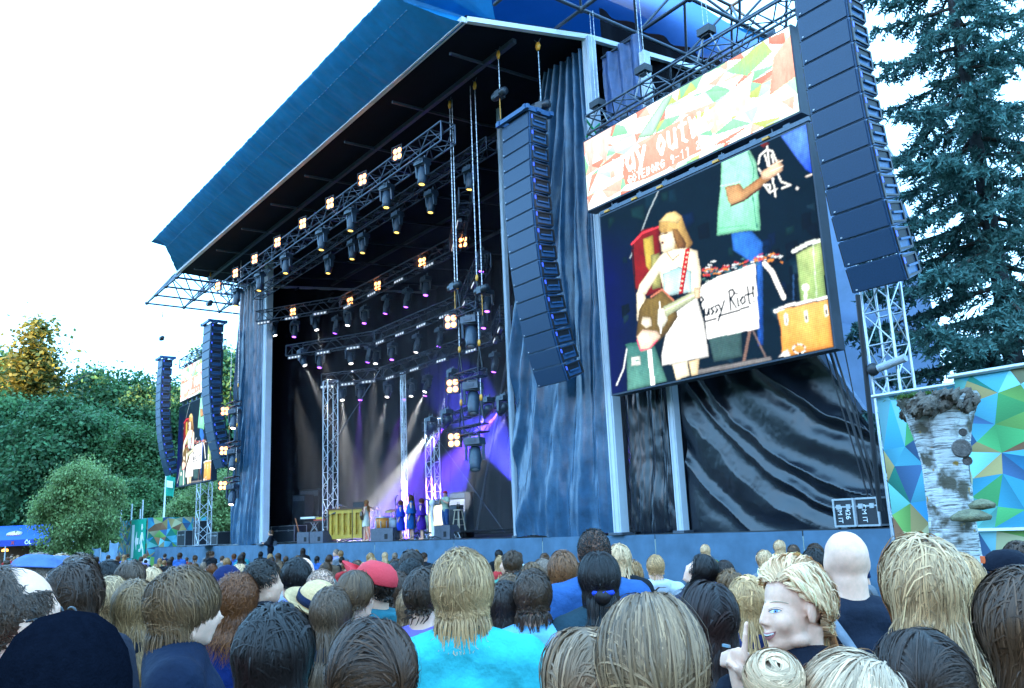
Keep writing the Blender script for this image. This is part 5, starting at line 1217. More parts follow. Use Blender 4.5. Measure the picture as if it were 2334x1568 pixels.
# ================================================================ surroundings: murals, tent, fence, stump
MURAL = tint_mat('mural_paint', .7, .3, bump=.15, bscale=40)
MPAL = np.array([(.05, .30, .42), (.09, .40, .52), (.22, .55, .62), (.03, .20, .36), (.02, .22, .16), (.08, .36, .12), (.20, .42, .10), (.34, .16, .08), (.40, .30, .12), (.05, .12, .24), (.14, .45, .40), (.42, .40, .22)])
def mural_mesh(name, w, h, n, seed, dark=1.0):
    P, Fc = facets(n, seed, w/h); g = np.random.default_rng(seed); V = []; C = []; k = 0; F = []
    for t in Fc:
        tri = P[list(t)]; c = MPAL[g.integers(len(MPAL))]*g.uniform(.7, 1.25); a, b_, cc = tri
        m = 3                                        # subdivide so that the airbrushed shading of a facet can vary inside it
        sh = g.uniform(.55, 1.25, 3)
        for i in range(m):
            for j in range(m-i):
                def pt(i, j): u, v = i/m, j/m; return a*(1-u-v)+b_*u+cc*v, sh[0]*(1-u-v)+sh[1]*u+sh[2]*v
                for q in ([(i, j), (i+1, j), (i, j+1)], [(i+1, j), (i+1, j+1), (i, j+1)] if i+j < m-1 else []):
                    if not q: continue
                    for x in q:
                        p, s = pt(*x); V.append((p[0]*w, 0, p[1]*h)); C.append(c*s)
                    F.append((k, k+2, k+1) if False else (k, k+1, k+2)); k += 3
    return big_mesh(name, np.array(V), np.array(F), MURAL, np.array(C)*dark, parent='data')
BOARD = mat('board_grey', (.3, .32, .34), .7)
def mural_panel(parent, p, w, h, rz, n, seed):
    o = link('painted_panel', mural_mesh('painted_panel', w, h, n, seed), parent, p); o.rotation_euler = (0, 0, rz)
    b = link('backing_board', MB().box((w/2, .03, h/2), (w, .05, h)).mesh('backing_board'), o); b.data.materials.append(BOARD); return o
# container at the far end of the deck
ct = thing('painted_container', 'far container wall painted with coloured facets and a green exit sign', 'container', (-57.2, 14.5, 0))
mural_panel(ct, (-7.3, 0, -.3), 7.3, 3.72, 0, 110, 51); mural_panel(ct, (.02, 0, -.3), 3.6, 3.72, R(90), 60, 52)
MB().box((-3.65, 1.78, 1.54), (7.1, 3.4, 3.66)).build('body', BOARD, ct)
GREEN = mat('exit_green', (.0, .36, .24), .6, 0, .08, 3); WPAINT = mat('white_paint', (.85, .87, .88), .6, 0, .04, 3)
es = thing('exit_sign', 'green exit sign with white door, arrow and running figure on the far container', 'sign', (-61.0, 14.44, .62))
MB().box((1.85, 0, 1.38), (3.6, .03, 2.76)).build('board', GREEN, es)
def flat(poly, nm, par, y, m): MB().prism(poly, (0, y, 0), (1, 0, 0), (0, 0, 1), .012).build(nm, m, par)
flat([(.35, .35), (.95, .35), (.95, 2.45), (.35, 2.45)], 'door', es, -.02, WPAINT)
flat([(1.2, 1.4), (1.6, 2.0), (1.6, 1.6), (2.05, 1.6), (2.05, 1.2), (1.6, 1.2), (1.6, .85)], 'arrow', es, -.02, WPAINT)
flat([(2.65, 2.15), (2.85, 2.05), (3.0, 2.2), (2.95, 2.45), (2.75, 2.45)], 'figure_head', es, -.02, WPAINT)
flat([(2.3, 1.25), (2.55, 1.75), (2.75, 1.95), (3.05, 1.95), (3.3, 1.45), (3.2, 1.38), (3.02, 1.65), (2.95, 1.3), (3.35, .85), (3.45, .45), (3.25, .4), (3.12, .8), (2.85, 1.0), (2.6, .75), (2.2, .75), (2.2, .9), (2.55, .95), (2.68, 1.3), (2.62, 1.55), (2.4, 1.2)], 'figure_body', es, -.02, WPAINT)
for i, (x, yt) in enumerate([(277, 1153), (301, 1148), (320, 1160), (326, 1139)]):
    p = PY(x, yt, 14.9); tag(MB().tube((0, 0, 3.4), (0, 0, p[2]), .05, 6).tube((-.12, 0, 3.6), (.12, 0, 3.6), .03, 5).build('scaffold_pole', ALU, None, (p[0], 14.9, 0)), 'scaffold pole on the painted container, %s from the beer tent side' % ordn(i), 'pole')
# flag
fp = PY(371, 1180, 16.5); top = PY(379, 1078, 16.5)
f = thing('flag', 'green and white flag on a white pole behind the painted container', 'flag', (fp[0], 16.5, 0))
MB().tube((0, 0, 0), (top[0]-fp[0], 0, top[2]), .07, 8, r2=.05).build('pole', WPAINT, f)
U, V = np.meshgrid(np.linspace(0, 1, 26), np.linspace(0, 1, 12))
for nm, z0, z1, m in (('green_cloth', 0, 1, GREEN),):
    MB().grid(np.stack([top[0]-fp[0]+.05+U*1.7-.35*U*V, .18*np.sin(U*9), top[2]-.1-V*1.25-.35*U], -1)).build(nm, GREEN, f)
    MB().grid(np.stack([top[0]-fp[0]+.55+U*.8, .18*np.sin((U*.47+.3)*9)-.02, top[2]-.45-V*.45-.2*U], -1)).build('white_emblem', WPAINT, f)
# fence of blue sheets
fa, fb = PD(120, 1257, 58), PD(272, 1240, 51); fa[2] = fb[2] = -.25
fn = thing('sheet_fence', 'row of fence panels covered in pale blue sheeting beside the lawn tree', 'fence', fa)
for i in range(8):
    a = (fb-fa)*i/8; c = (fb-fa)*(i+1)/8; d = c-a; L = np.linalg.norm(d); h = 1.75+.12*(i % 3)+.4*(i > 6)
    u = np.linspace(0, 1, 10); v = np.linspace(0, 1, 8); Ug, Vg = np.meshgrid(u, v); G = a+d*Ug[..., None]*.97; G[..., 2] = h*Vg-.08*np.sin(Ug*3.14)*Vg; G[..., 1] -= .08*np.sin(Ug*7+i)*np.sin(Vg*3)
    MB().grid(G).build('sheet', mat('fence_sheet', (.16, .28, .42), .6, 0, .2, 2), fn); MB().tube(a, a+np.array([0, 0, h+.1]), .03, 6).build('post', ALU, fn)
# beer tent
tp = PD(50, 1250, 72); tp[2] = -.3
tn = thing('beer_tent', 'blue beer tent with oval logo and white lettering at the edge of the wood', 'tent', tp, R(52.7))
TB = mat('tent_blue', (.02, .10, .55), .5, 0, .12, 2); TBd = mat('tent_valance', (.012, .05, .36), .5, 0, .1, 2)
def tz(y): return 2.2+(1247-y)*72/FPX
W_, H0, H1 = 7.0, tz(1229), tz(1196)
MB().prism([(0, H0), (2.2, H1), (4.4, H0)], (-W_/2, -2.2, 0), (0, 1, 0), (0, 0, 1), W_).build('roof', TB, tn)
MB().box((0, -2.24, H0-.22), (W_+.1, .06, .5)).build('valance', TBd, tn)
for x in (-3.4, -.1, 3.4): MB().tube((x, -2.2, 0), (x, -2.2, H0), .06, 6).build('leg', ALU, tn)
MB().box((0, 1.6, 1.2), (6.6, .1, 2.4)).build('back_wall', mat('tent_inside', (.12, .07, .04), .8), tn)
MB().lathe([(0, 0), (.62, 0), (.66, .02), (0, .03)], (.05, -1.35, H0+(H1-H0)*.42), 24, axis=(0, -.8, .75), sx=1.0, sy=.5).build('logo_oval', mat('logo_cream', (.75, .62, .38), .5), tn)
def text(body, size, loc, rot, m, par, name='lettering', ext=.004, bold=0.0):
    c = bpy.data.curves.new(name, 'FONT'); c.body = body; c.size = size; c.extrude = ext; c.align_x = 'CENTER'; c.align_y = 'CENTER'; c.offset = bold
    t0 = bpy.data.objects.new('tmp', c); COL.objects.link(t0); me = bpy.data.meshes.new_from_object(t0.evaluated_get(bpy.context.evaluated_depsgraph_get())); bpy.data.objects.remove(t0); me.materials.clear(); me.materials.append(m)
    o = link(name, me, par, loc); o.rotation_euler = rot; return o
tilt_ = math.atan2(H1-H0, 2.2)
text('GULD', .42, (.05, -1.44, H0+(H1-H0)*.42-.06), (tilt_, 0, 0), mat('logo_red', (.4, .06, .03), .5), tn, bold=.01)
text('\u00d6L', .42, (-1.05, -2.29, H0-.22), (R(90), 0, 0), WPAINT, tn, bold=.012)
text('\u00d6L', .42, (1.75, -2.29, H0-.22), (R(90), 0, 0), WPAINT, tn, bold=.012)
text('X', .34, (.5, -2.29, H0-.22), (R(90), 0, 0), mat('sign_red', (.6, .05, .05), .5), tn, bold=.015)
MB().lathe([(.0, .12), (.22, .05), (.25, -.1), (.2, -.12)], (-.3, -1.9, H0-.75), 14).build('heat_lamp', mat('lamp_orange', (.8, .25, .05), .5, emit=(1, .3, .05), estr=1.2), tn)
# painted fence by the spruce
mf = thing('painted_fence', 'tall fence panels painted with coloured facets behind the birch stump', 'fence', (-5.9, 10.5, 0))
mural_panel(mf, (0.95, 0, 1.66), 2.6, 1.78, 0, 34, 66); mural_panel(mf, (.95, .03, -.3), 2.6, 1.92, 0, 22, 67); mural_panel(mf, (3.56, .02, 1.66), 2.6, 1.78, 0, 30, 73); mural_panel(mf, (3.56, .05, -.3), 2.6, 1.92, 0, 22, 68)
mural_panel(mf, (-.78, 1.25, -.3), 2.3, 3.82, 0, 50, 71)
MB().tube((.9, -.03, 3.46), (6.2, -.03, 3.46), .03, 8).build('top_rail', ALU, mf); MB().tube((-.82, 1.2, 3.54), (1.5, 1.2, 3.54), .03, 8).build('top_rail', ALU, mf)
MB().box((3.5, -.02, 1.64), (5.2, .03, .03)).build('joint_strip', WPAINT, mf)
# birch stump
def stump():
    c = PD(2168, 1250, 7.6); z0 = 0; top = PD(2160, 905, 7.6)[2]; o = thing('birch_stump', 'thick birch stump with rough mossy top and shelf fungus before the painted fence', 'tree stump', (c[0], c[1], 0))
    nz, na = 150, 110; zs = np.linspace(-.3, top, nz); a = np.arange(na)*2*math.pi/na; A, Z = np.meshgrid(a, zs)
    px = lambda y: np.interp(y, [880, 930, 1000, 1080, 1160, 1230, 1400], [88, 66, 58, 55, 54, 56, 62])
    yy = 1250-(Z-PD(2168, 1250, 7.6)[2])*FPX/7.6
    Rr = px(yy)*7.6/FPX*.88; fork = .10*np.clip((Z-top+.55)/.55, 0, 1)*(np.abs(np.cos((A-.9)))**3)
    notch = -.10*np.clip((Z-top+.7)/.7, 0, 1)*np.exp(-((np.mod(A-R(-95)+math.pi, 2*math.pi)-math.pi)/.16)**2)
    Rr = Rr*(1+.10*(fbm(A*2+9, Z*2.2, 3)-.5)+.16*(fbm(np.cos(A)*3+5, Z*1.3+np.sin(A)*3, 5)-.5))+.012*(fbm(A*9, Z*16, 7)-.5)+fork+notch
    lean = PD(2150, 905, 7.6)-PD(2168, 1250, 7.6)
    X = Rr*np.cos(A)+lean[0]*.6*Z/top; Y = Rr*np.sin(A)+lean[1]*.6*Z/top; Zt = Z+.10*(fbm(np.cos(A)*3, np.sin(A)*3, 8)-.4)*(Z/top)**8
    G = np.stack([X, Y, Zt], -1); G = np.concatenate([G, G[:, :1]], 1)
    m = bpy.data.materials.new('birch_bark'); m.use_nodes = True; t = m.node_tree; b = t.nodes['Principled BSDF']; b.inputs['Roughness'].default_value = .75
    tc = t.nodes.new('ShaderNodeTexCoord'); mp = t.nodes.new('ShaderNodeMapping'); mp.inputs['Scale'].default_value = (1.6, 1.6, 22); t.links.new(tc.outputs['Object'], mp.inputs[0])
    n1 = t.nodes.new('ShaderNodeTexNoise'); n1.inputs['Scale'].default_value = 3.2; n1.inputs['Detail'].default_value = 8; n1.inputs['Roughness'].default_value = .7; t.links.new(mp.outputs[0], n1.inputs[0])
    n2 = t.nodes.new('ShaderNodeTexNoise'); n2.inputs['Scale'].default_value = 5.5; n2.inputs['Detail'].default_value = 6; t.links.new(tc.outputs['Object'], n2.inputs[0])
    cr = t.nodes.new('ShaderNodeValToRGB'); e = cr.color_ramp.elements; e[0].position = .36; e[0].color = (.025, .02, .018, 1); e[1].position = .52; e[1].color = (.74, .73, .72, 1); x = e.new(.43); x.color = (.34, .31, .29, 1); t.links.new(n1.outputs[0], cr.inputs[0])
    cr2 = t.nodes.new('ShaderNodeValToRGB'); e = cr2.color_ramp.elements; e[0].position = .50; e[0].color = (0, 0, 0, 1); e[1].position = .62; e[1].color = (1, 1, 1, 1); t.links.new(n2.outputs[0], cr2.inputs[0])
    mx = t.nodes.new('ShaderNodeMixRGB'); mx.inputs[2].default_value = (.11, .09, .06, 1); t.links.new(cr2.outputs[0], mx.inputs[0]); t.links.new(cr.outputs[0], mx.inputs[1])
    n3 = t.nodes.new('ShaderNodeTexNoise'); n3.inputs['Scale'].default_value = 9; t.links.new(tc.outputs['Object'], n3.inputs[0]); cr3 = t.nodes.new('ShaderNodeValToRGB'); e = cr3.color_ramp.elements; e[0].position = .66; e[0].color = (0, 0, 0, 1); e[1].position = .72; e[1].color = (1, 1, 1, 1); t.links.new(n3.outputs[0], cr3.inputs[0])
    m3 = t.nodes.new('ShaderNodeMixRGB'); m3.inputs[2].default_value = (.42, .22, .03, 1); t.links.new(cr3.outputs[0], m3.inputs[0]); t.links.new(mx.outputs[0], m3.inputs[1]); t.links.new(m3.outputs[0], b.inputs['Base Color'])
    bp = t.nodes.new('ShaderNodeBump'); bp.inputs['Strength'].default_value = .9; bp.inputs['Distance'].default_value = .03; t.links.new(n1.outputs[0], bp.inputs['Height']); t.links.new(bp.outputs[0], b.inputs['Normal'])
    MB().grid(G).build('trunk', m, o)
    g = np.random.default_rng(4); r = MB(); tl = np.array([lean[0], lean[1], 0])*.6
    for i in range(130):                               # rough broken crown
        q = g.uniform(0, 6.28); rr = .31*math.sqrt(g.uniform(0, 1)); p = tl+np.array([math.cos(q)*rr, math.sin(q)*rr, top+g.uniform(-.10, .05)-rr*.12]); s = g.uniform(.025, .065)
        r.ball(p, s*np.array([1, 1, g.uniform(.5, 1)]), 9, 6, M=np.array(Matrix.Rotation(g.uniform(0, 3), 3, g.choice(['X', 'Y', 'Z']))))
    me = remesh(r, .013, 0, 'broken_top', [mat('rot_wood', (.075, .06, .05), .95, 0, .6, 14, bump=1.0, bscale=45, col2=(.16, .12, .09))])
    co = np.zeros(len(me.vertices)*3); me.vertices.foreach_get('co', co); co = co.reshape(-1, 3); co += (fbm(co[:, 0]*38, co[:, 2]*38+co[:, 1]*27, 2)-.5)[:, None]*np.array([.09, .09, .13]); me.vertices.foreach_set('co', co.ravel()); link('broken_top', me, o)
    mg = MB(); P = np.array([tl+np.array([-.16+g.normal(0, .07), g.normal(-.05, .08), top+.03+g.uniform(0, .03)]) for _ in range(900)])
    VV, FF = leaf_quads(P, np.array([[0, 0, 1.0]])+g.normal(0, .6, P.shape), .02, 1.0, 2.5); big_mesh('moss', VV, FF, LEAF, np.repeat(np.array([[.06, .11, .02]])*g.uniform(.5, 1.5, (900, 1)), 4, 0), parent=o)
    FU = mat('fungus', (.10, .09, .055), .9, 0, .6, 14, bump=1.0, bscale=40, col2=(.24, .22, .12))
    for (x, y, w, h) in ((2212, 1178, .17, .07), (2238, 1150, .11, .05)):
        p = PD(x, y, 7.2)-np.array(o.location); b = MB(); b.lathe([(0, h), (w*.5, h*.75), (w*.9, h*.2), (w, 0), (w*.9, -.03), (0, -.045)], p, 22, sx=1, sy=.8); fo = b.build('shelf_fungus', FU, o)
    for (x, y, s) in ((2192, 1022, .07), (2205, 1050, .035), (2195, 985, .03)):
        p = PD(x, y, 7.27)-np.array(o.location); MB().lathe([(s*1.15, 0), (s, .02), (s*.7, .005), (s*.35, .015), (0, .0)], p, 16, axis=-ray(x, y)*np.array([1, 1, 0])).build('branch_scar', mat('scar', (.12, .10, .09), .9, 0, .5, 20, bump=.6), o)
stump()
# ---------------------------------------------------------------- things on the deck
CASE = mat('case_black', (.02, .024, .032), .5, 0, .2, 6)
def flight_case(label, p, w, d, h, rz=0.0, txt=None):
    o = thing('flight_case', label, 'flight case', p, rz)
    MB().box((0, 0, h/2+.05), (w, d, h)).build('body', CASE, o); b = MB(); e = .025
    for x in (-1, 1):
        for y in (-1, 1): b.box((x*w/2, y*d/2, h/2+.05), (e*1.6, e*1.6, h+.02))
        for z in (.05, .05+h): b.box((x*w/2, 0, z), (e*1.4, d, e*1.4)); b.box((0, x*d/2, z), (w, e*1.4, e*1.4))
    b.box((0, -d/2-.002, h*.72+.05), (w, .012, .03)); b.build('edging', ALU, o)
    for x in (-1, 1):
        for y in (-1, 1): MB().lathe([(.035, -.02), (.04, 0), (.035, .02)], (x*w*.4, y*d*.38, .04), 10, axis=(1, 0, 0)).build('caster', BLACK, o)
    for x in (-.25, .25): MB().box((x*w, -d/2-.012, h*.72+.05), (.09, .02, .09)).build('latch', ALU, o)
    if txt:
        for s, dx, dz, sz in txt: text(s, sz, (dx*w, -d/2-.012, h*dz+.05), (R(90), R(90), 0), WPAINT, o, 'stencil')
    return o
p1, p2 = PY(1947, 1180, 15.7), PY(1997, 1180, 15.8)
flight_case('black flight case with white stencilled CM IT 426 at the foot of the stay cables', (p1[0]+.2, 15.27, DECK_Z), .42, .4, .5, 0, [('CM IT', -.22, .45, .13), ('426', .18, .45, .14)])
flight_case('black flight case with stencilled CM IT beside the end of the deck', (p2[0]+.25, 15.3, DECK_Z), .46, .4, .5, 0, [('CM IT', -.12, .45, .13)])
p = PY(428, 1243, 15.8); flight_case('open framed black flight case on the far stage wing', (p[0], 15.8, DECK_Z), 1.5, .8, .85)
p = PY(452, 1243, 15.8); flight_case('tall black case beside the open framed case on the far wing', (p[0], 16.0, DECK_Z), .8, .8, 1.35)
p = PY(500, 1243, 15.8); flight_case('low black case at the foot of the far drape', (p[0], 15.8, DECK_Z), 1.4, .7, .65)
p = PY(658, 1238, 16.6); flight_case('black road case with metal edges at the far side behind the pit', (p[0], 16.6, DECK_Z), 1.5, .8, .75, .4)
WEDGE = mat('wedge_grey', (.10, .11, .14), .55, 0, .2, 8)
def wedge(label, x, y, w=.72, rz=.5, Y=15.5):
    p = PY(x, y, Y); o = thing('monitor_wedge', label, 'monitor speaker', (p[0], Y, DECK_Z), rz)
    MB().prism([(0, 0), (.62, 0), (.62, .18), (.36, .46), (0, .46)], (-w/2, -.3, 0), (0, 1, 0), (0, 0, 1), w).build('cabinet', WEDGE, o)
    MB().box((w*.2, -.302, .16), (.13, .012, .18)).build('handle', mat('recess_black', (.006, .008, .012), .6), o)
    MB().add([(-w/2+.03, .325, .2), (w/2-.03, .325, .2), (w/2-.03, .07, .475), (-w/2+.03, .07, .475)], [(0, 1, 2, 3)]).build('grille', BLACK, o)
wedge('grey monitor wedge nearest the keyboards at the stage edge', 700, 1236, .62); wedge('grey monitor wedge in front of the yellow piano', 731, 1235, .66); wedge('grey monitor wedge beside the guitarist and the orange drum', 880, 1233, .95); wedge('small purple lit wedge under the keyboards', 706, 1226, .6, .9, 16.6); wedge('black monitor wedge in front of the trumpet player', 1021, 1219, .8, .2, 16.3)
# piano
pp = PY(788, 1228, 16.6); pn = thing('upright_piano', 'yellow upright piano seen from its braced wooden back', 'piano', (pp[0], 16.6, DECK_Z), R(38))
YEL = mat('piano_yellow', (.62, .38, .045), .5, 0, .18, 5, bump=.2, bscale=30); BRN = mat('piano_brown', (.13, .055, .025), .5, 0, .3, 6)
MB().box((0, .12, .72), (1.5, .05, 1.2)).build('back_board', YEL, pn); MB().box((-.8, .3, .70), (.06, .7, 1.3)).build('side_panel', BRN, pn); MB().box((.8, .3, .70), (.06, .7, 1.3)).build('side_panel', BRN, pn)
MB().box((0, .3, 1.36), (1.7, .74, .05)).build('lid', BRN, pn); MB().box((0, .04, 1.25), (1.54, .12, .16)).build('rail', YEL, pn); MB().box((0, .04, .2), (1.54, .12, .16)).build('rail', YEL, pn); MB().box((0, .5, .72), (1.5, .5, .22)).build('key_bed', BRN, pn)
for i in range(6): MB().box((-.7+i*.28, .04, .72), (.1, .13, .9)).build('brace', YEL, pn)
for i in range(5): MB().tube((-.62+i*.28, .06, .4), (-.5+i*.28, .06, .75), .012, 4).build('strut', YEL, pn)
MB().box((.52, .3, 1.5), (.5, .35, .24)).build('amplifier_head', BLACK, pn)
def mic_stand(label, x, y, Y, h, boom=.5, rz=0.0, z=DECK_Z):
    p = PY(x, y, Y); o = thing('microphone_stand', label, 'microphone stand', (p[0], Y, z), rz)
    MB().tube((0, 0, .1), (0, 0, h), .014, 6).build('pole', BLACK, o)
    for a in (0, 2.1, 4.2): MB().tube((0, 0, .12), (.28*math.cos(a), .28*math.sin(a), .01), .012, 5).build('leg', BLACK, o)
    MB().tube((.1, 0, h-.06), (-boom, 0, h+.12), .011, 5).build('boom', BLACK, o); MB().tube((-boom, 0, h+.12), (-boom-.17, 0, h+.16), .02, 8, r2=.03).build('microphone', STEEL, o)
mic_stand('microphone stand before the front backing singer', 903, 1236, 15.6, 1.45, .15, R(-40)); mic_stand('microphone stand before the tall backing singer', 945, 1234, 16.0, 1.65, -.5, R(-130)); mic_stand('microphone stand hung with a white scarf', 988, 1228, 15.8, 1.2, .1, R(40)); mic_stand('boom stand over the yellow piano', 803, 1230, 16.2, 1.35, .5, R(30)); mic_stand('boom stand beside the keyboards', 742, 1234, 16.0, 1.05, .4, R(200)); mic_stand('microphone stand by the orange drum', 862, 1232, 16.8, 1.2, .35, R(100))
p = PY(990, 1228, 15.75); sc = thing('scarf', 'white scarf hanging from a microphone stand near the backing singers', 'scarf', (p[0], 15.72, DECK_Z+.1))
U, V = np.meshgrid(np.linspace(0, 1, 10), np.linspace(0, 1, 24)); MB().grid(np.stack([(U-.5)*(.20-.06*V)+.03*np.sin(V*8), .05*np.sin(U*12)*V-.04, 1.15*V+.02*U], -1)).build('cloth', mat('scarf_white', (.7, .66, .72), .8), sc)
MB().ball((0, -.03, 1.13), (.13, .09, .12), 12, 8).build('knot', mat('scarf_white', (.7, .66, .72), .8), sc)
# keyboards
kp = PY(716, 1226, 17.0); kb = thing('keyboard_rig', 'white keyboard and instruments on a stand beside the piano', 'keyboard', (kp[0], 17.0, DECK_Z), R(35))
MB().box((-.25, 0, 1.12), (.75, .36, .09)).build('white_keyboard', WPAINT, kb); MB().box((.35, 0, 1.0), (.6, .3, .06)).build('red_keyboard', mat('red_paint', (.5, .05, .03), .4), kb); MB().box((.1, .05, .92), (1.2, .4, .05)).build('shelf', BLACK, kb)
for s in (-1, 1): MB().tube((s*.5, -.15, 0), (s*-.1, .15, .9), .018, 6).tube((s*.5, .15, 0), (s*-.1, -.15, .9), .018, 6).build('stand_leg', ALU, kb)
MB().box((.3, 0, 1.08), (.3, .2, .1)).build('amber_unit', mat('amber_unit', (.6, .45, .05), .4), kb)
def speaker_box(label, x, y, Y, w, d, h, rz, m, gm, z=DECK_Z, name='amplifier', cat='amplifier'):
    p = PY(x, y, Y); o = thing(name, label, cat, (p[0], Y, z), rz); MB().box((0, 0, h/2), (w, d, h)).build('cabinet', m, o); MB().box((0, -d/2-.004, h*.45), (w*.88, .012, h*.78)).build('grille', gm, o); MB().box((0, -d/2-.004, h*.92), (w*.88, .014, h*.1)).build('control_panel', STEEL, o); return o
speaker_box('tall black speaker stack beside the keyboards', 690, 1226, 17.6, .75, .7, 2.3, R(30), CASE, BLACK, name='speaker_stack', cat='loudspeaker')
speaker_box('dark speaker cabinet standing behind the tall stack', 715, 1200, 18.5, 1.2, .8, 2.6, R(30), CASE, BLACK, name='speaker_stack', cat='loudspeaker')
speaker_box('cream fronted guitar amplifier behind the trumpet player', 1001, 1222, 18.2, .75, .4, 1.5, R(25), CASE, mat('cream_grille', (.55, .42, .26), .8)); speaker_box('tall grey speaker cabinet behind the wooden stool', 1053, 1218, 18.6, .8, .5, 1.7, R(20), CASE, mat('grey_grille', (.14, .16, .2), .8)); speaker_box('small black combo amplifier in front of the grey cabinet', 1042, 1215, 18.0, .4, .35, 1.2, R(20), CASE, BLACK)
rs = thing('riser', 'low black riser with metal truss edge under the trumpet player', 'riser', (PY(1046, 1225, 17.3)[0], 17.6, DECK_Z), 0)
MB().box((0, 0, .22), (3.2, 2.6, .06)).build('top', DECKM, rs); b = MB(); b.box((0, -1.28, .02), (3.2, .04, .03))
for i in range(12): b.tube((-1.6+i*.267, -1.3, .03), (-1.47+i*.267, -1.3, .2), .012, 4).tube((-1.47+i*.267, -1.3, .2), (-1.33+i*.267, -1.3, .03), .012, 4)
b.build('truss_edge', ALU, rs)
sp = PY(1041, 1222, 16.9); so = thing('stool', 'wooden bar stool holding bottles beside the trumpet player', 'stool', (sp[0], 17.0, DECK_Z+.25), .3); WOOD = mat('stool_wood', (.5, .42, .3), .6, 0, .15, 8)
MB().lathe([(0, .70), (.17, .70), (.18, .72), (.17, .74), (0, .74)], (0, 0, 0), 18).build('seat', WOOD, so)
for a in range(4): MB().tube((.12*math.cos(a*1.57+.8), .12*math.sin(a*1.57+.8), .7), (.24*math.cos(a*1.57+.8), .24*math.sin(a*1.57+.8), 0), .02, 6).build('leg', WOOD, so)
for z, r in ((.2, .21), (.4, .17)):
    for a in range(4): MB().tube((r*math.cos(a*1.57+.8), r*math.sin(a*1.57+.8), z), (r*math.cos(a*1.57+2.37), r*math.sin(a*1.57+2.37), z), .012, 5).build('rung', WOOD, so)
for i, dx in enumerate((-.06, .05)): tag(MB().lathe([(0, 0), (.035, 0), (.035, .16), (.012, .2), (.012, .26), (0, .26)], (0, 0, 0), 10).build('bottle', mat('bottle_dark', (.03, .02, .015), .2), None, (sp[0]+dx, 17.0, DECK_Z+.995)), ('first dark bottle on the wooden stool', 'second dark bottle on the wooden stool')[i], 'bottle')
def drum(label, x, y, Y, r, h, m, z=DECK_Z, legs=True, head=WPAINT):
    p = PY(x, y, Y); o = thing('drum', label, 'drum', (p[0], Y, z)); z0 = .35 if legs else 0
    MB().lathe([(r, z0), (r, z0+h)], (0, 0, 0), 24).build('shell', m, o)
    for zz in (z0, z0+h): MB().lathe([(r+.004, zz-.025), (r+.018, zz-.02), (r+.018, zz+.02), (r+.004, zz+.025)], (0, 0, 0), 24).build('hoop', ALU, o)
    MB().lathe([(0, z0+h+.003), (r, z0+h+.003)], (0, 0, 0), 24).build('drum_head', head, o)
    for a in range(8): MB().box(((r+.012)*math.cos(a*.785), (r+.012)*math.sin(a*.785), z0+h*.5), (.03, .03, h*.5)).build('lug', ALU, o)
    if legs:
        for a in range(3): MB().tube((r*math.cos(a*2.1), r*math.sin(a*2.1), z0+.1), ((r+.04)*math.cos(a*2.1), (r+.04)*math.sin(a*2.1), 0), .012, 5).build('leg', ALU, o)
drum('orange floor drum with bright hoops behind the guitarist', 873, 1224, 17.2, .29, .55, mat('drum_orange', (.72, .24, .02), .35, 0, .1, 4)); drum('pale bass drum partly hidden by the first backing singer', 893, 1226, 17.6, .34, .5, mat('drum_pale', (.5, .55, .6), .4)); drum('greenish drum behind the backing singers', 980, 1222, 18.4, .28, .6, mat('drum_green', (.3, .34, .18), .4))
cp = PY(890, 1160, 17.4); cb = thing('cymbal', 'brass cymbal on a thin stand above the drums', 'cymbal', (cp[0], 17.4, DECK_Z)); MB().tube((0, 0, 0), (0, 0, 1.15), .012, 5).build('stand', ALU, cb); MB().lathe([(0, .04), (.06, .03), (.24, 0)], (0, 0, 1.15), 22, axis=(.2, -.3, 1)).build('plate', mat('brass', (.6, .42, .15), .3, .8), cb)
gp = PY(700, 1218, 16.9); gt = thing('guitar', 'electric guitar leaning on its stand under the keyboards', 'guitar', (gp[0], 16.5, DECK_Z), .6); MB().prism([(0, 0), (.2, -.02), (.34, .06), (.36, .2), (.28, .26), (.3, .4), (.16, .46), (.0, .38), (.04, .22)], (0, 0, .06), (1, 0, .2), (-.3, 0, 1), .045).build('body', mat('guitar_body', (.03, .03, .04), .25), gt); MB().box((-.08, -.03, .78), (.05, .03, .72), M=np.array(Matrix.Rotation(-.3, 3, 'Y'))).build('neck', mat('guitar_neck', (.45, .16, .07), .5), gt)
# hand-held or mast mounted microphones
mc = thing('mast_microphone', 'long grey windscreen microphone clamped to the near tower', 'microphone', PY(1990, 842, 14.2)); MB().ball((0, 0, 0), (.11, .11, .12), 12, 8).build('foam_ball', BLACK, mc); MB().tube((.1, 0, 0), (.62, 0, .1), .07, 10).build('windscreen', mat('grey_fur', (.35, .38, .42), .9, bump=.6), mc)
tag(MB().tube(PY(1955, 672, 14.0), PY(2006, 1165, 14.6), .045, 8).build('mast', BLACK), 'straight black mast standing beside the near tower', 'mast')

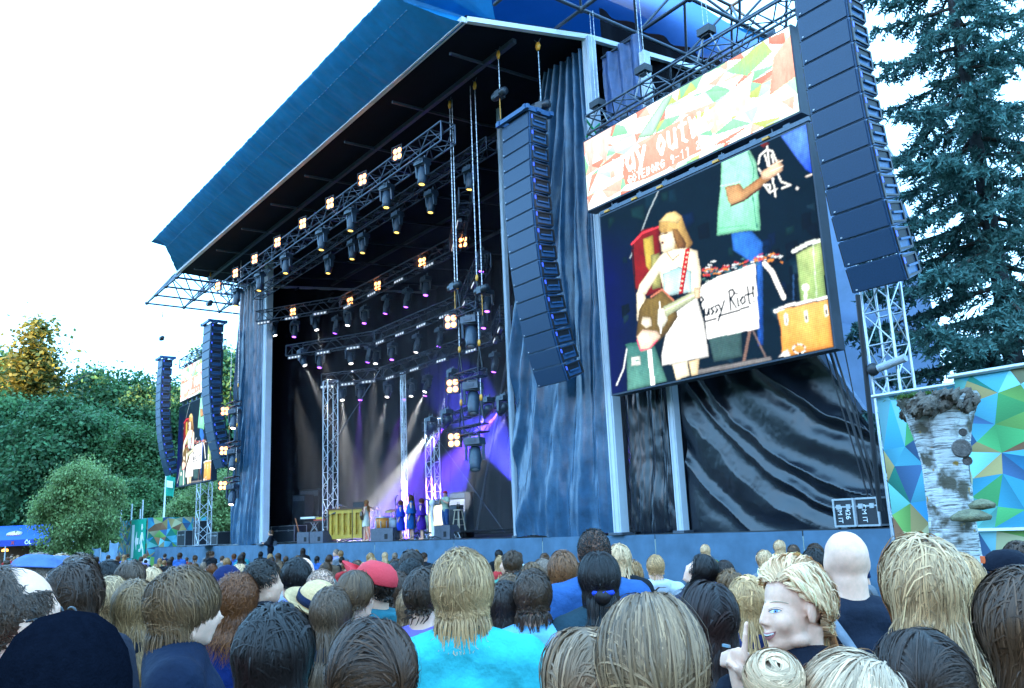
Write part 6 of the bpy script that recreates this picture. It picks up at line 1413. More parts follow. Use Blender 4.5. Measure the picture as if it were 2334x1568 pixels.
# ---------------------------------------------------------------- performers and crew
LFT, BACK, RGT, CAMF = R(142), R(52), R(-38), R(232)
def cape(col): return cloth(col, .7)
def on_deck(x, Y): p = PY(x, 1230, Y); return (p[0], Y, DECK_Z)
def hh(x, ytop, Y, base=DECK_Z): return PY(x, ytop, Y)[2]-base
H_LONG = hair_mesh(101, 700, .44, col=(.20, .10, .04), tip=(.42, .25, .1), grav=.25, vol=.12, fem=True, width=.008, S=11)
H_LONGB = hair_mesh(102, 700, .50, col=(.09, .045, .02), grav=.25, vol=.12, fem=True, width=.008, S=11)
H_BOB = hair_mesh(103, 600, .16, col=(.14, .06, .03), grav=.2, vol=.2, fem=True, wave=.008, width=.008, S=9); H_SHORT = hair_mesh(104, 600, .05, col=(.03, .02, .015), width=.008, S=6, grav=.1, tuft=.3); H_REDB = hair_mesh(105, 600, .12, col=(.10, .03, .02), grav=.2, vol=.25, fem=True, width=.008, S=9)
sg = person(on_deck(835, 15.6), LFT-.2, hh(832, 1140, 15.6), 'guitarist with long auburn hair in a short white dress at the stage edge', 0, True, ('strum', 'fret'), H_LONG, 'mini_dress', cloth((.72, .68, .55), .8), False, stride=.14)
gt = thing('guitar', 'dark acoustic guitar held by the guitarist in the white dress', 'guitar', on_deck(835, 15.6), LFT-.2)
MB().prism([(-.20, -.16), (.02, -.19), (.12, -.13), (.2, -.15), (.26, -.05), (.26, .05), (.2, .15), (.12, .12), (.02, .18), (-.2, .15), (-.26, 0)], (-.02, .15, .98), (1, 0, .1), (0, .1, 1), .09).build('body', mat('guitar_brown', (.09, .045, .02), .3), gt); MB().box((.46, .22, 1.05), (.5, .03, .05), M=np.array(Matrix.Rotation(-.12, 3, 'Y'))).build('neck', mat('guitar_neck2', (.25, .15, .08), .5), gt); MB().path([(-.2, .1, 1.05), (-.12, -.06, 1.38), (.08, .0, 1.36), (.22, .17, 1.05)], .018, 6).build('strap', mat('strap_red', (.5, .03, .03), .7), gt)
person(on_deck(914, 15.9), LFT, hh(914, 1140, 15.9), 'backing singer with curly brown hair in a bright blue dress', 0, True, ('down', 'down'), H_BOB, 'cape_dress', cape((.015, .045, .42)), False, stride=.06)
person(on_deck(938, 16.0), LFT, hh(938, 1128, 16.0), 'tall backing singer with very long brown hair in a teal blue dress', 0, True, ('down', 'down'), H_LONGB, 'cape_dress', cape((.01, .09, .30)), False, stride=.06)
person(on_deck(962, 15.8), LFT-.2, hh(962, 1136, 15.8), 'backing singer with short red brown hair in a purple dress', 0, True, ('down', 'down'), H_REDB, 'cape_dress', cape((.06, .015, .26)), False, stride=.06)
tb = (PY(1017, 1225, 17.4)[0], 17.4, DECK_Z+.25); tpn = person(tb, LFT+R(50), hh(1017, 1119, 17.4, DECK_Z+.25), 'trumpet player in pale green shirt, jeans and red cap on the riser', 1, False, ('trumpet', 'trumpet'), H_SHORT, 'tee', cloth((.34, .42, .30)), True, cloth((.03, .08, .22)))
MB().lathe([(0, .125), (.06, .115), (.088, .07), (.092, .04)], HEADC+np.array([0, -.005, .012]), 20, sy=1.15).box(HEADC+np.array([0, .13, .055]), (.12, .10, .012)).build('cap', cloth((.55, .02, .02)), tpn)
tr = thing('trumpet', 'bright trumpet pointed down in the hands of the player in the red cap', 'trumpet', tb, LFT+R(50)); MB().path([(0, .12, 1.56), (0, .26, 1.36), (0, .38, 1.20)], [.008, .009, .012], 8).lathe([(.012, 0), (.02, .06), (.055, .12), (.06, .13)], (0, .38, 1.20), 14, axis=(0, .6, -.8)).path([(0, .2, 1.40), (.04, .24, 1.30), (0, .32, 1.24)], .01, 6).build('tubing', mat('trumpet_brass', (.8, .75, .6), .25, .7), tr)
for dx in (-.02, 0, .02): MB().tube((dx, .25, 1.30), (dx, .27, 1.42), .01, 6).build('valve', ALU, tr)
pk = PY(771, 1175, 17.6); pl = person((pk[0], 17.6, DECK_Z), LFT+R(40), hh(771, 1150, 17.6), 'pianist with a grey hat behind the yellow piano', 1, False, ('keys', 'keys'), H_SHORT, 'jacket', cloth((.12, .11, .16)))
MB().lathe([(0, .15), (.06, .155), (.085, .13), (.092, .06), (.15, .05), (.155, .055)], HEADC+np.array([0, -.008, 0]), 22, sy=1.12).build('hat', cloth((.12, .11, .16)), pl)
cmn = person(on_deck(584, 15.35), LFT, hh(584, 1152, 15.35), 'cameraman in dark jacket and grey jeans on the stage beside the far drape', 0, False, ('camera', 'camera'), H_SHORT, 'jacket', cloth((.01, .02, .06)), True, cloth((.32, .34, .38)))
def video_camera(label, loc, rz, z):
    o = thing('video_camera', label, 'camera', (loc[0], loc[1], loc[2]+z), rz); MB().box((0, -.05, 0), (.14, .42, .2)).build('body', HOUS, o); MB().lathe([(.05, 0), (.06, .05), (.085, .2), (.09, .24), (.0, .22)], (0, .16, 0), 16, axis=(0, 1, 0)).build('lens', STEEL, o); MB().box((-.1, .1, .08), (.08, .16, .07)).build('viewfinder', BLACK, o); MB().path([(0, -.2, .1), (0, -.15, .17), (0, .1, .17), (0, .14, .1)], .014, 6).build('handle', BLACK, o)
video_camera('shoulder video camera of the cameraman by the far drape', on_deck(584, 15.35), LFT, 1.60)
pop = PY(617, 1208, 14.0); pit = person((pop[0], 14.0, pop[2]-1.72), LFT+.15, 1.72, 'camera operator with headphones in dark jacket in the pit before the stage', 0, False, ('bent', 'bent'), hair_mesh(106, 500, .06, col=(.16, .11, .06), width=.008, S=7), 'jacket', cloth((.008, .009, .014)), True, cloth((.008, .009, .014)))
MB().path([(.09, 0, .0), (.085, 0, .09), (0, 0, .14), (-.085, 0, .09), (-.09, 0, 0)], .012, 6).ball((.092, 0, -.005), (.02, .035, .04), 10, 8).ball((-.092, 0, -.005), (.02, .035, .04), 10, 8).build('headphones', BLACK, pit); [c for c in pit.children if c.name.startswith('headphones')][0].location = tuple(HEADC)
stp = thing('pit_platform', 'dark step on which the pit camera operator stands', 'platform', (pop[0], 14.0, 0)); MB().box((0, 0, (pop[2]-1.72)/2), (1.2, .9, max(.1, pop[2]-1.72))).build('block', CASE, stp)
video_camera('video camera held low by the operator in the pit', (pop[0], 14.0, pop[2]-1.72), LFT+.15, 1.16); 
for i, (x, yt) in enumerate([(848, 1172), (862, 1172), (905, 1172), (640, 1190)]):
    person((PY(x, 1215, 20.5)[0], 20.5, DECK_Z), LFT+.5*i, hh(x, yt, 20.5) if hh(x, yt, 20.5) > 1.4 else 1.6, ['crew member in grey sweater standing behind the guitarist', 'crew member with shoulder strap beside the drums', 'drummer in dark shirt behind the cymbal', 'dark dressed crew member at the far side of the stage'][i], 1, False, ('down', 'down'), H_SHORT, 'tee', cloth([(.2, .2, .22), (.12, .13, .15), (.05, .06, .1), (.02, .02, .03)][i]))
# ================================================================ the crowd
BR, DBR, BLK, BLO, DBLO, PLAT, RED, GREY = (.055, .034, .02), (.028, .018, .012), (.010, .009, .010), (.30, .22, .115), (.16, .11, .06), (.48, .42, .33), (.10, .042, .02), (.16, .15, .145)
def hat_dome(r, top, rim, o, m, brim=None, name='hat', tilt=None, cap_brim=None, sy=1.2):
    b = MB(); prof = [(0, top), (r*.42, top-.010), (r*.72, top-.036), (r*.92, top-.075), (r*1.01, top-.115), (r*1.03, max(rim+.005, top-.16)), (r, rim)] if top-rim > .13 else [(0, top), (r*.5, top-.006), (r*.82, top-.03), (r*.98, top-.062), (r*1.02, rim+.005), (r, rim)]
    if brim: prof += [(r+brim*.6, rim-.006), (r+brim, rim+.008), (r+brim, rim+.014), (r+brim*.6, rim+.002)]
    b.lathe(prof, (0, -.008, 0), 28, sy=sy, sx=1)
    if cap_brim:
        g = np.linspace(-1, 1, 13); rows = []
        for k in np.linspace(0, 1, 5): rows.append(np.stack([g*.085*(1-.25*k*k), .085+np.sqrt(np.maximum(0, 1-(g*.95)**2))*(.03+.075*k), rim+.008+cap_brim*k*np.ones(13)-.012*g*g], 1))
        b.grid(np.array(rows)); b.grid(np.array(rows)-np.array([0, 0, .006]), flip=True)
    ob = b.build(name, m, o); ob.location = tuple(HEADC)
    if tilt: ob.rotation_euler = tilt
    return ob
def hero(x, y, D, label, hair=None, rz=BACK, skin=0, fem=False, top='tee', col=(.05, .06, .09), poses=('down', 'down'), tilt=(0, 0), voxel=.0155, legs=True, rise=.0, ears=True, topm=None):
    t = PD(x, y, D); zg = float(gz(t[0], t[1])); h = t[2]-rise-zg
    o = person((t[0], t[1], zg), rz, h, label, skin, fem, poses, hair_mesh(**hair) if hair else None, top, topm or cloth(col), legs, DENIM, None, tilt, ears, voxel); return o
S_ = dict(n=3900, width=.0034, S=11)
def hs(seed, **k): d = dict(S_); d['seed'] = seed; d.update(k); L = d.get('L', .2); d['S'] = 7+int(L*19); d['n'] = 2400 if L > .3 else 4200; d['width'] = .0034; d['clump'] = d.get('clump', .3)*.45; return d
def mid(seed, **k): d = dict(n=900, width=.0062, S=9, seed=seed); d.update(k); d['S'] = 7+int(d.get('L', .2)*14); return d

h1 = hero(160, 1382, 1.5, 'person in a smooth black knitted hat filling the lower corner of the crowd', None, BACK+.1, 0, False, 'coat', (.004, .004, .006), rise=.035)
hat_dome(.105, .155, -.085, h1, mat('black_knit', (.004, .005, .009), 1.0, 0, .2, 60, bump=.3, bscale=200, spec=.0))
h2 = hero(42, 1283, 2.02, 'balding man with glasses and red shirt at the very edge of the crowd', hs(2, L=.035, Lv=.3, col=(.055, .042, .034), tip=(.09, .07, .06), grav=.1, vol=0.014, bald=(.065, -.03), line=(.085, .0, -.085), under=.6), BACK-R(38), 0, False, 'tee', (.5, .02, .03))
b = MB(); b.path([(.083, -.01, .004), (.080, .05, .01), (.066, .098, .012)], .0035, 5)
for s in (-1, 1): b.path([(s*.033+.026*math.cos(a), .108, .002+.019*math.sin(a)) for a in np.linspace(0, 6.28, 15)], .0028, 5)
b.path([(-.083, -.01, .004), (-.080, .05, .01), (-.066, .098, .012)], .0035, 5); g_ = b.build('glasses', BLACK, h2); g_.location = tuple(HEADC)
hero(176, 1283, 3.5, 'person with long wavy dark brown hair behind the black knitted hat', hs(3, L=.40, col=(.050, .034, .026), vol=0.173, wave=.010, wfreq=26, grav=.2, clump=0.37), BACK, 0, True, 'jacket', (.02, .02, .03))
hero(257, 1312, 3.9, 'woman with straight pale blonde hair beside the long wavy brown hair', hs(4, n=2259, L=.42, col=(.30, .25, .17), tip=(.55, .47, .32), vol=0.072, grav=.3, streak=.35), BACK, 0, True, 'jacket', (.02, .025, .04))
hero(312, 1322, 3.7, 'woman with long dark blonde hair and lighter ends behind the boy', hs(5, L=.50, col=(.16, .12, .075), tip=(.42, .31, .16), vol=0.115, wave=.008, wfreq=18, grav=.3, streak=.3), BACK+.25, 0, True, 'jacket', (.012, .014, .022))
hero(425, 1298, 2.95, 'boy with thick mop of light brown hair in a navy jacket looking sideways', hs(6, n=4519, L=.155, Lv=.2, col=(.095, .066, .038), tip=(.21, .155, .095), vol=0.144, grav=.16, under=.62, clump=0.34, line=(.062, -.012, -.10), crown=(.01, -.05), wave=.003, stick=.8), BACK-R(72), 0, False, 'coat', (.006, .012, .030), tilt=(-.06, 0))
hero(540, 1316, 4.7, 'person with bushy curly red brown hair behind the boy', hs(7, n=2259, L=.26, col=(.13, .055, .022), tip=(.25, .115, .045), vol=0.259, wave=.016, wfreq=60, grav=.14, clump=0.19), BACK, 0, True, 'jacket', (.01, .03, .16))
hero(601, 1275, 4.9, 'dark haired man in profile facing his dark haired neighbour', mid(8, L=.07, col=(.022, .019, .017), vol=0.086, grav=.08, tuft=.25, under=.5), BACK-R(62), 1, False, 'jacket', (.02, .022, .03))
hero(674, 1271, 5.2, 'man with smooth black hair bowing towards his neighbour in profile', mid(9, L=.10, col=(.012, .011, .013), vol=0.086, grav=.14, under=.6), BACK+R(35), 1, False, 'tee', (.16, .18, .34), tilt=(-.15, 0))
hero(692, 1268, 6.0, 'bald man just behind the two talking dark haired men', mid(10, n=300, L=.012, col=(.10, .07, .05), vol=0.004, grav=.0, bald=(.02, -.06), cap=False), BACK, 0, False, 'tee', (.2, .22, .3))
hero(733, 1295, 4.6, 'man with shaved grey head behind the straw hat', mid(11, n=900, L=.010, col=(.20, .17, .16), vol=0.003, grav=.0, line=(.08, .0, -.085), cap=False), BACK, 0, False, 'tee', (.5, .52, .56))
h12 = hero(712, 1330, 3.9, 'person in a tilted tan straw hat with a navy band', mid(12, L=.07, col=DBR), BACK+.3, 0, False, 'tee', (.12, .15, .3), rise=.02)
STRAW = mat('straw', (.60, .34, .15), .8, 0, .2, 30, bump=.3, bscale=120)
hat_dome(.098, .165, .055, h12, STRAW, .062, 'straw_hat', (.25, .35, 0)); bd_ = MB().lathe([(.103, .062), (.104, .1), (.099, .1), (.099, .062)], (0, -.008, 0), 28, sy=1.2).build('hat_band', cloth((.008, .014, .04)), h12); bd_.location = tuple(HEADC); bd_.rotation_euler = (.25, .35, 0)
hero(755, 1336, 3.6, 'woman with long straight grey brown hair below the straw hat', hs(13, L=.46, col=(.095, .072, .055), tip=(.15, .115, .085), vol=0.079, grav=.34, streak=.2, wave=.002), BACK, 0, True, 'jacket', (.03, .03, .04))
hero(812, 1297, 4.0, 'woman with dark blonde hair pulled into a low ponytail beside the red cap', mid(14, L=.13, col=(.10, .072, .045), vol=0.036, grav=.12, comb=(0, -1.2, -.2), bun=[((0, -.125, -.045), .032)]), BACK-.35, 0, True, 'jacket', (.008, .01, .014))
h15 = hero(848, 1276, 4.3, 'man in a bright red cap with its peak raised', mid(15, L=.04, col=DBR, grav=.1), BACK+R(80), 1, False, 'hoodie', (.02, .12, .15), rise=.012)
hat_dome(.092, .135, .035, h15, mat('red_cap', (.62, .025, .035), .75, 0, .08, 10, bump=.2, bscale=150), None, 'cap', (.3, 0, 0), .045)
hero(628, 1383, 2.15, 'woman with long black hair over a striped white shirt', hs(16, n=4267, L=.44, col=(.016, .014, .017), tip=(.03, .026, .03), vol=0.173, grav=.26, wave=.002, wfreq=14, clump=0.31), BACK, 0, True, 'tee', topm=None)
hero(850, 1405, 1.72, 'person with parted glossy brown hair at the bottom of the picture', hs(17, n=4600, L=.26, col=(.045, .028, .019), tip=(.10, .062, .04), vol=0.072, part=.012, grav=.2, clump=0.37, streak=.3), BACK, 0, True, 'tee', (.04, .03, .03))
hero(1052, 1258, 2.85, 'man with layered blonde hair in a turquoise shirt', hs(18, n=4600, L=.125, Lv=.25, col=(.26, .20, .115), tip=(.46, .37, .23), vol=0.158, grav=.2, under=.8, clump=0.37, line=(.07, -.03, -.11), wave=.004, crown=(-.015, -.03), streak=.28), BACK-.05, 0, False, 'jacket', (.04, .40, .42))
hero(1150, 1322, 4.0, 'woman with smooth dark brown hair in a dark jacket beside the turquoise shirt', mid(19, L=.24, col=(.03, .021, .018), vol=0.065, grav=.25, wave=.003), BACK, 0, True, 'jacket', (.03, .045, .08))
hero(1213, 1298, 3.9, 'young man with tousled brown hair in a pale blue shirt with dark collar', mid(20, n=1200, L=.10, col=(.045, .03, .021), tip=(.09, .062, .042), vol=0.094, grav=.13, tuft=.15, under=.8, line=(.07, -.02, -.105), clump=0.37), BACK-.1, 0, False, 'tee', (.16, .42, .62))
hero(1351, 1203, 4.55, 'tall man with shaved dark head and blue jacket above the crowd', mid(21, n=1500, L=.006, col=(.018, .014, .012), vol=0.001, grav=.0, cap=False, line=(.07, .0, -.08)), BACK, 3, False, 'jacket', (.03, .09, .24))
h22 = hero(1362, 1258, 3.9, 'person with thick black hair tied with a blue band', hs(22, n=2761, L=.15, col=(.014, .012, .014), vol=0.130, grav=.14, comb=(0, -.8, -.3), clump=0.34, bun=[((.0, -.135, -.06), .036)]), BACK, 1, True, 'jacket', (.02, .045, .06))
MB().path([(.04*math.cos(a)+.005, -.118+.03*math.sin(a), -.045) for a in np.linspace(0, 6.28, 13)], .011, 6).build('hair_band', cloth((.02, .06, .5)), h22).location = tuple(HEADC)
hero(1281, 1255, 4.9, 'man with short ginger hair in a green jacket', mid(23, L=.08, col=(.16, .085, .04), tip=(.28, .16, .08), vol=0.094, grav=.12, under=.6), BACK, 0, False, 'jacket', (.04, .10, .04))
h24 = hero(1472, 1347, 1.38, 'woman with highlighted blonde hair rolled back at the bottom of the picture', hs(24, n=4600, L=.20, Lv=.2, col=(.16, .13, .10), tip=(.30, .24, .17), vol=0.058, grav=.16, crown=(0, .02), clump=0.31, streak=.42, comb=(0, -.5, -.1), line=(.075, .0, -.07), bun=[((.075, -.075, -.075), .034), ((.055, -.10, -.095), .034), ((-.075, -.075, -.07), .03), ((-.05, -.105, -.09), .034), ((0, -.118, -.10), .034)]), BACK, 0, True, 'tee', (.55, .12, .08))
hero(1325, 1425, 1.75, 'woman with long ash blonde hair half hidden by the rolled blonde hair', hs(241, L=.34, col=(.22, .18, .14), tip=(.34, .28, .22), vol=0.086, grav=.28, part=0., streak=.3), BACK+.2, 0, True, 'jacket', (.03, .08, .08))
hero(1608, 1322, 2.7, 'woman with a smooth dark plum brown bob beside the blonde woman in profile', hs(25, n=4017, L=.34, col=(.026, .017, .021), tip=(.05, .034, .038), vol=0.115, grav=.3, part=.02, clump=0.22), BACK, 0, True, 'tee', (.62, .64, .70))
# the laughing blonde woman turned to the side
hw = hs(26, n=4600, L=.115, Lv=.25, col=(.56, .49, .38), tip=(.80, .72, .56), vol=0.137, grav=.08, wave=.010, wfreq=58, clump=0.46, line=(.074, .022, -.085), under=.75, part=-.03, comb=(0, -.9, -.1), fem=True, streak=.2)
FRZ = R(160)
h26 = hero(1795, 1270, 2.42, 'laughing woman with waved platinum blonde hair, one finger raised to her mouth', hw, FRZ, 0, True, 'jacket', (.006, .008, .016), ('down', 'finger'), voxel=.0056, rise=.01)
def face_bits(o, iris=(.10, .24, .45), lip=(.50, .17, .15)):
    """eyes, brows and mouth laid on the face's own surface"""
    bpy.context.view_layer.update(); k = np.array([.94, .94, 1])
    def sy(x, z, off):
        h = o.ray_cast(Vector((x, HEADC[1]+.122, z)), Vector((0, -1, 0))); return (h[1].y if h[0] else HEADC[1]+.08)+off
    def patch(name, xs, lo, hi, off, m, n=5, par=o):
        G = np.array([[(x, sy(x, z, off), z) for x, z in ((x, l+(h-l)*t) for x, l, h in zip(xs, lo, hi))] for t in np.linspace(0, 1, n)])
        MB().grid(G, flip=True).build(name, m, par)
    def line(name, pts, r, off, m): MB().path([(x, sy(x, z, off), z) for x, z in pts], r, 5).build(name, m, o)
    EW = mat('eye_white', (.62, .60, .60), .25, 0, .02); IR = mat('iris', iris, .15, 0, .2, 300); PU = mat('pupil', (.005, .005, .005), .1, 0, 0); LA = mat('lash', (.05, .035, .03), .8); BRW = mat('brow', (.46, .32, .21), .8); SK2 = mat('lid_skin', (.52, .28, .22), .5)
    u = np.linspace(-1, 1, 13)
    for s in (-1, 1):
        cx, cz = HEADC[0]+s*.0305*.94, HEADC[2]-.003; e = np.maximum(0, 1-u*u)**.75; xs = cx+.0150*u; tl = .0016*u*s
        patch('eye', xs, cz+tl-.0040*e, cz+tl+.0052*e, .0006, EW)
        ix = cx-.0035+.0056*u; er = np.sqrt(np.maximum(0, 1-u*u)); lim = np.maximum(0, 1-((ix-cx)/.015)**2)**.75
        patch('iris', ix, cz-np.minimum(.0056*er, .0040*lim), cz+np.minimum(.0056*er, .0052*lim), .0011, IR)
        px_ = cx-.0035+.0026*u; patch('pupil', px_, cz-.0026*er, cz+.0026*er, .0015, PU)
        line('eyelashes', list(zip(xs, cz+tl+.0054*e)), .0011, .0012, LA); line('eyelid', list(zip(xs, cz+tl-.0043*e)), .0006, .0008, SK2); line('eyelid', list(zip(cx+.0165*u, cz+.004+tl+.0058*e)), .0007, .0006, SK2)
        bx = cx+s*(.002+.021*u); line('eyebrow', list(zip(bx, cz+.021+.004*(1-u*u)-.003*(u > .5)*(u-.5))), .0022*(1-.6*np.abs(u)), .0004, BRW)
    LP = mat('lips', lip, .4, 0, .1, 60); e = np.maximum(0, 1-u*u); xs = HEADC[0]+.029*u; zc = HEADC[2]-.066+.011*u*u
    patch('mouth', xs, zc-.0062*e-.0003, zc+.0015*e+.0003, .0005, mat('mouth_dark', (.06, .015, .015), .5)); patch('teeth', HEADC[0]+.022*u, zc*0+HEADC[2]-.0685+.0062*u*u, HEADC[2]-.0648+.0062*u*u+0*u, .0012, mat('teeth', (.70, .66, .60), .3))
    patch('upper_lip', xs, zc+.0010*e, zc+.0062*e**.8-.0012*np.exp(-(u/.12)**2), .0011, LP); patch('lower_lip', xs, zc-.0150*e**.8, zc-.0060*e, .0013, LP)
face_bits(h26)
MB().box(np.array([.055, .150+.036, 1.435+.104]), (.034, .007, .007)).build('ring', ALU, h26)
h27 = hero(1919, 1205, 3.3, 'bald man in dark sweater with a grey bag strap across his back', None, BACK, 0, False, 'tee', (.010, .014, .026))
MB().path([(-.15, .04, 1.50), (-.145, -.03, 1.515), (-.11, -.085, 1.46), (-.02, -.145, 1.28), (.08, -.145, 1.10), (.17, -.09, .95)], [.022]*6, 4).build('bag_strap', cloth((.20, .22, .26)), h27)
hero(2088, 1222, 2.12, 'woman with very long straight shining blonde hair', hs(28, n=4600, L=.62, col=(.34, .29, .21), tip=(.60, .50, .32), vol=0.130, grav=.34, clump=0.22, streak=.32, wave=.002), BACK, 0, True, 'tee', (.08, .09, .12))
h29 = hero(2285, 1250, 4.2, 'man in a black cap facing sideways beside the birch stump', mid(29, L=.04, col=(.05, .04, .035), grav=.1), BACK+R(78), 0, False, 'jacket', (.02, .02, .03), rise=.012)
hat_dome(.093, .135, .03, h29, cloth((.006, .008, .016)), None, 'cap', (.02, 0, 0), -.01); MB().box(HEADC+np.array([0, .10, .085]), (.045, .012, .035)).build('cap_badge', mat('orange_badge', (.8, .12, .02), .6), h29)
hero(2322, 1297, 1.75, 'woman with long brown hair cut by the edge of the picture', hs(30, n=4519, L=.42, col=(.062, .042, .03), tip=(.15, .10, .065), vol=0.144, grav=.3, clump=0.28, streak=.25), BACK+.15, 0, True, 'jacket', (.02, .025, .03))
hero(2078, 1427, 1.72, 'woman with parted dark brown hair in front of the long blonde hair', hs(31, n=4519, L=.30, col=(.030, .022, .021), tip=(.07, .052, .045), vol=0.065, grav=.24, part=-.005, clump=0.25, streak=.25), BACK+.3, 0, True, 'jacket', (.02, .025, .03))
hero(1925, 1475, 1.28, 'woman with platinum hair wound into a large knot at the bottom of the picture', hs(32, n=4600, L=.19, col=(.34, .31, .27), tip=(.52, .46, .38), vol=0.043, grav=.1, comb=(-1.1, -.3, .1), clump=0.31, streak=.25, bun=[((-.118, -.02, .085), .048)]), BACK, 0, True, 'tee', (.05, .05, .06))
# striped shirt for the black haired woman
sm_ = bpy.data.materials.new('striped_cloth'); sm_.use_nodes = True; t = sm_.node_tree; tc = t.nodes.new('ShaderNodeTexCoord'); sx = t.nodes.new('ShaderNodeSeparateXYZ'); t.links.new(tc.outputs['Object'], sx.inputs[0])
ma = t.nodes.new('ShaderNodeMath'); ma.operation = 'MULTIPLY'; ma.inputs[1].default_value = 24; mb = t.nodes.new('ShaderNodeMath'); mb.operation = 'FRACT'; mc_ = t.nodes.new('ShaderNodeMath'); mc_.operation = 'GREATER_THAN'; mc_.inputs[1].default_value = .68; mx = t.nodes.new('ShaderNodeMixRGB'); mx.inputs[1].default_value = (.62, .63, .68, 1); mx.inputs[2].default_value = (.012, .014, .05, 1)
t.links.new(sx.outputs[2], ma.inputs[0]); t.links.new(ma.outputs[0], mb.inputs[0]); t.links.new(mb.outputs[0], mc_.inputs[0]); t.links.new(mc_.outputs[0], mx.inputs[0]); t.links.new(mx.outputs[0], t.nodes['Principled BSDF'].inputs['Base Color']); t.nodes['Principled BSDF'].inputs['Roughness'].default_value = .85
for o in COL.objects:
    if o.get('label', '').startswith('woman with long black hair over a striped'):
        for c in o.children:
            if c.name.startswith('shirt'): slot(c, sm_)
# smaller heads between the large ones
SM = [(1492, 1263, 7.6, 'fair haired child in a pale hoodie before the stage skirt', mid(40, n=500, L=.07, col=(.34, .26, .15), grav=.15, vol=0.043), 'hoodie', (.5, .5, .54), BACK, 0, False), (1437, 1280, 7.0, 'person with curly blonde hair next to the fair haired child', mid(41, n=500, L=.12, col=(.30, .21, .11), vol=0.180, wave=.012, wfreq=70), 'jacket', (.12, .06, .05), BACK, 0, True),
      (1577, 1259, 5.6, 'woman with black hair tipping her face up to the sky', mid(42, n=700, L=.30, col=(.012, .010, .012), vol=0.072, grav=.25, tilt=(.55, .5), part=0.), 'jacket', (.03, .03, .05), BACK+R(35), 0, True), (1650, 1276, 7.2, 'short dark haired head before the skirt beside the plum brown bob', mid(43, n=500, L=.06, col=(.03, .02, .016), vol=0.058), 'jacket', (.03, .05, .1), BACK, 0, False), (1662, 1300, 5.4, 'person with light brown curls below the short dark head', mid(44, n=600, L=.12, col=(.16, .11, .06), vol=0.144, wave=.01, wfreq=60), 'jacket', (.02, .1, .45), BACK, 0, False),
      (1852, 1250, 6.0, 'man with thick black hair beside the bald man', mid(45, n=600, L=.08, col=(.012, .010, .010), vol=0.101), 'jacket', (.08, .09, .1), BACK, 2, False), (1700, 1310, 3.6, 'blonde woman partly hidden behind the laughing woman', mid(46, L=.40, col=(.36, .28, .16), vol=0.086, grav=.3), 'jacket', (.02, .03, .1), BACK, 0, True), (1872, 1300, 5.0, 'brown haired head below the black haired man', mid(47, n=600, L=.14, col=(.07, .05, .035), vol=0.072), 'jacket', (.05, .07, .1), BACK, 0, False), (2180, 1258, 3.6, 'blonde child beside the birch stump', mid(48, L=.16, col=(.36, .28, .17), vol=0.072), 'jacket', (.1, .12, .2), BACK, 0, False), (2316, 1235, 5.2, 'person with brown quiff behind the black cap', mid(49, n=600, L=.10, col=(.06, .045, .035), vol=0.144, tuft=.3), 'jacket', (.05, .05, .08), BACK, 0, False),
      (1168, 1256, 8.0, 'person with tousled brown hair above the raised phone', mid(50, n=500, L=.09, col=(.07, .048, .03), vol=0.144, tuft=.3), 'jacket', (.05, .2, .15), BACK, 0, False), (1236, 1272, 7.4, 'grey haired man with glasses beside the ginger haired man', mid(51, n=500, L=.02, col=(.2, .19, .19), vol=0.014), 'jacket', (.04, .05, .07), BACK+.6, 0, False), (938, 1272, 5.4, 'man with short black hair beside the turquoise shirt', mid(52, n=800, L=.05, col=(.010, .011, .014), vol=0.058, tuft=.2), 'jacket', (.04, .05, .09), BACK, 2, False), (968, 1290, 3.6, 'dark haired man in a purple shirt with a strap behind the blonde man', mid(53, L=.07, col=(.04, .028, .02), vol=0.050, under=.5), 'tee', (.16, .12, .48), BACK-.3, 0, False), (942, 1330, 4.0, 'woman with straight light brown hair next to the purple shirt', mid(54, L=.4, col=(.2, .16, .11), vol=0.058, grav=.34), 'jacket', (.03, .03, .04), BACK, 0, True),
      (905, 1278, 7.0, 'woman with long black hair beyond the red cap', mid(55, n=500, L=.4, col=(.012, .011, .012), vol=0.072, grav=.3), 'jacket', (.02, .04, .1), BACK, 0, True), (905, 1300, 5.0, 'brown haired head beside the red cap', mid(56, n=600, L=.16, col=(.06, .04, .028), vol=0.086), 'jacket', (.02, .05, .14), BACK, 0, True), (520, 1290, 5.2, 'person in a navy woollen hat beyond the boy', None, 'jacket', (.02, .03, .06), BACK-.3, 0, False), (90, 1258, 4.6, 'person in a flat blue cap near the beer tent', mid(58, n=500, L=.06, col=GREY), 'jacket', (.1, .12, .16), BACK-.5, 0, False), (140, 1262, 5.2, 'person with ash blonde crop beside the flat blue cap', mid(59, n=700, L=.10, col=(.3, .27, .2), vol=0.072), 'jacket', (.2, .2, .22), BACK, 0, False), (185, 1262, 4.8, 'person with tousled grey brown hair beside the ash blonde crop', mid(60, n=800, L=.13, col=(.10, .085, .07), vol=0.115, wave=.006), 'jacket', (.1, .1, .12), BACK, 0, False), (250, 1275, 6.0, 'man with dark hair above the pale blonde woman', mid(61, n=600, L=.06, col=BLK, vol=0.072), 'jacket', (.03, .03, .05), BACK, 1, False), (300, 1276, 5.6, 'grey brown rounded head beyond the long dark blonde hair', mid(62, n=700, L=.13, col=(.08, .065, .052), vol=0.086), 'jacket', (.04, .05, .1), BACK, 0, False)]
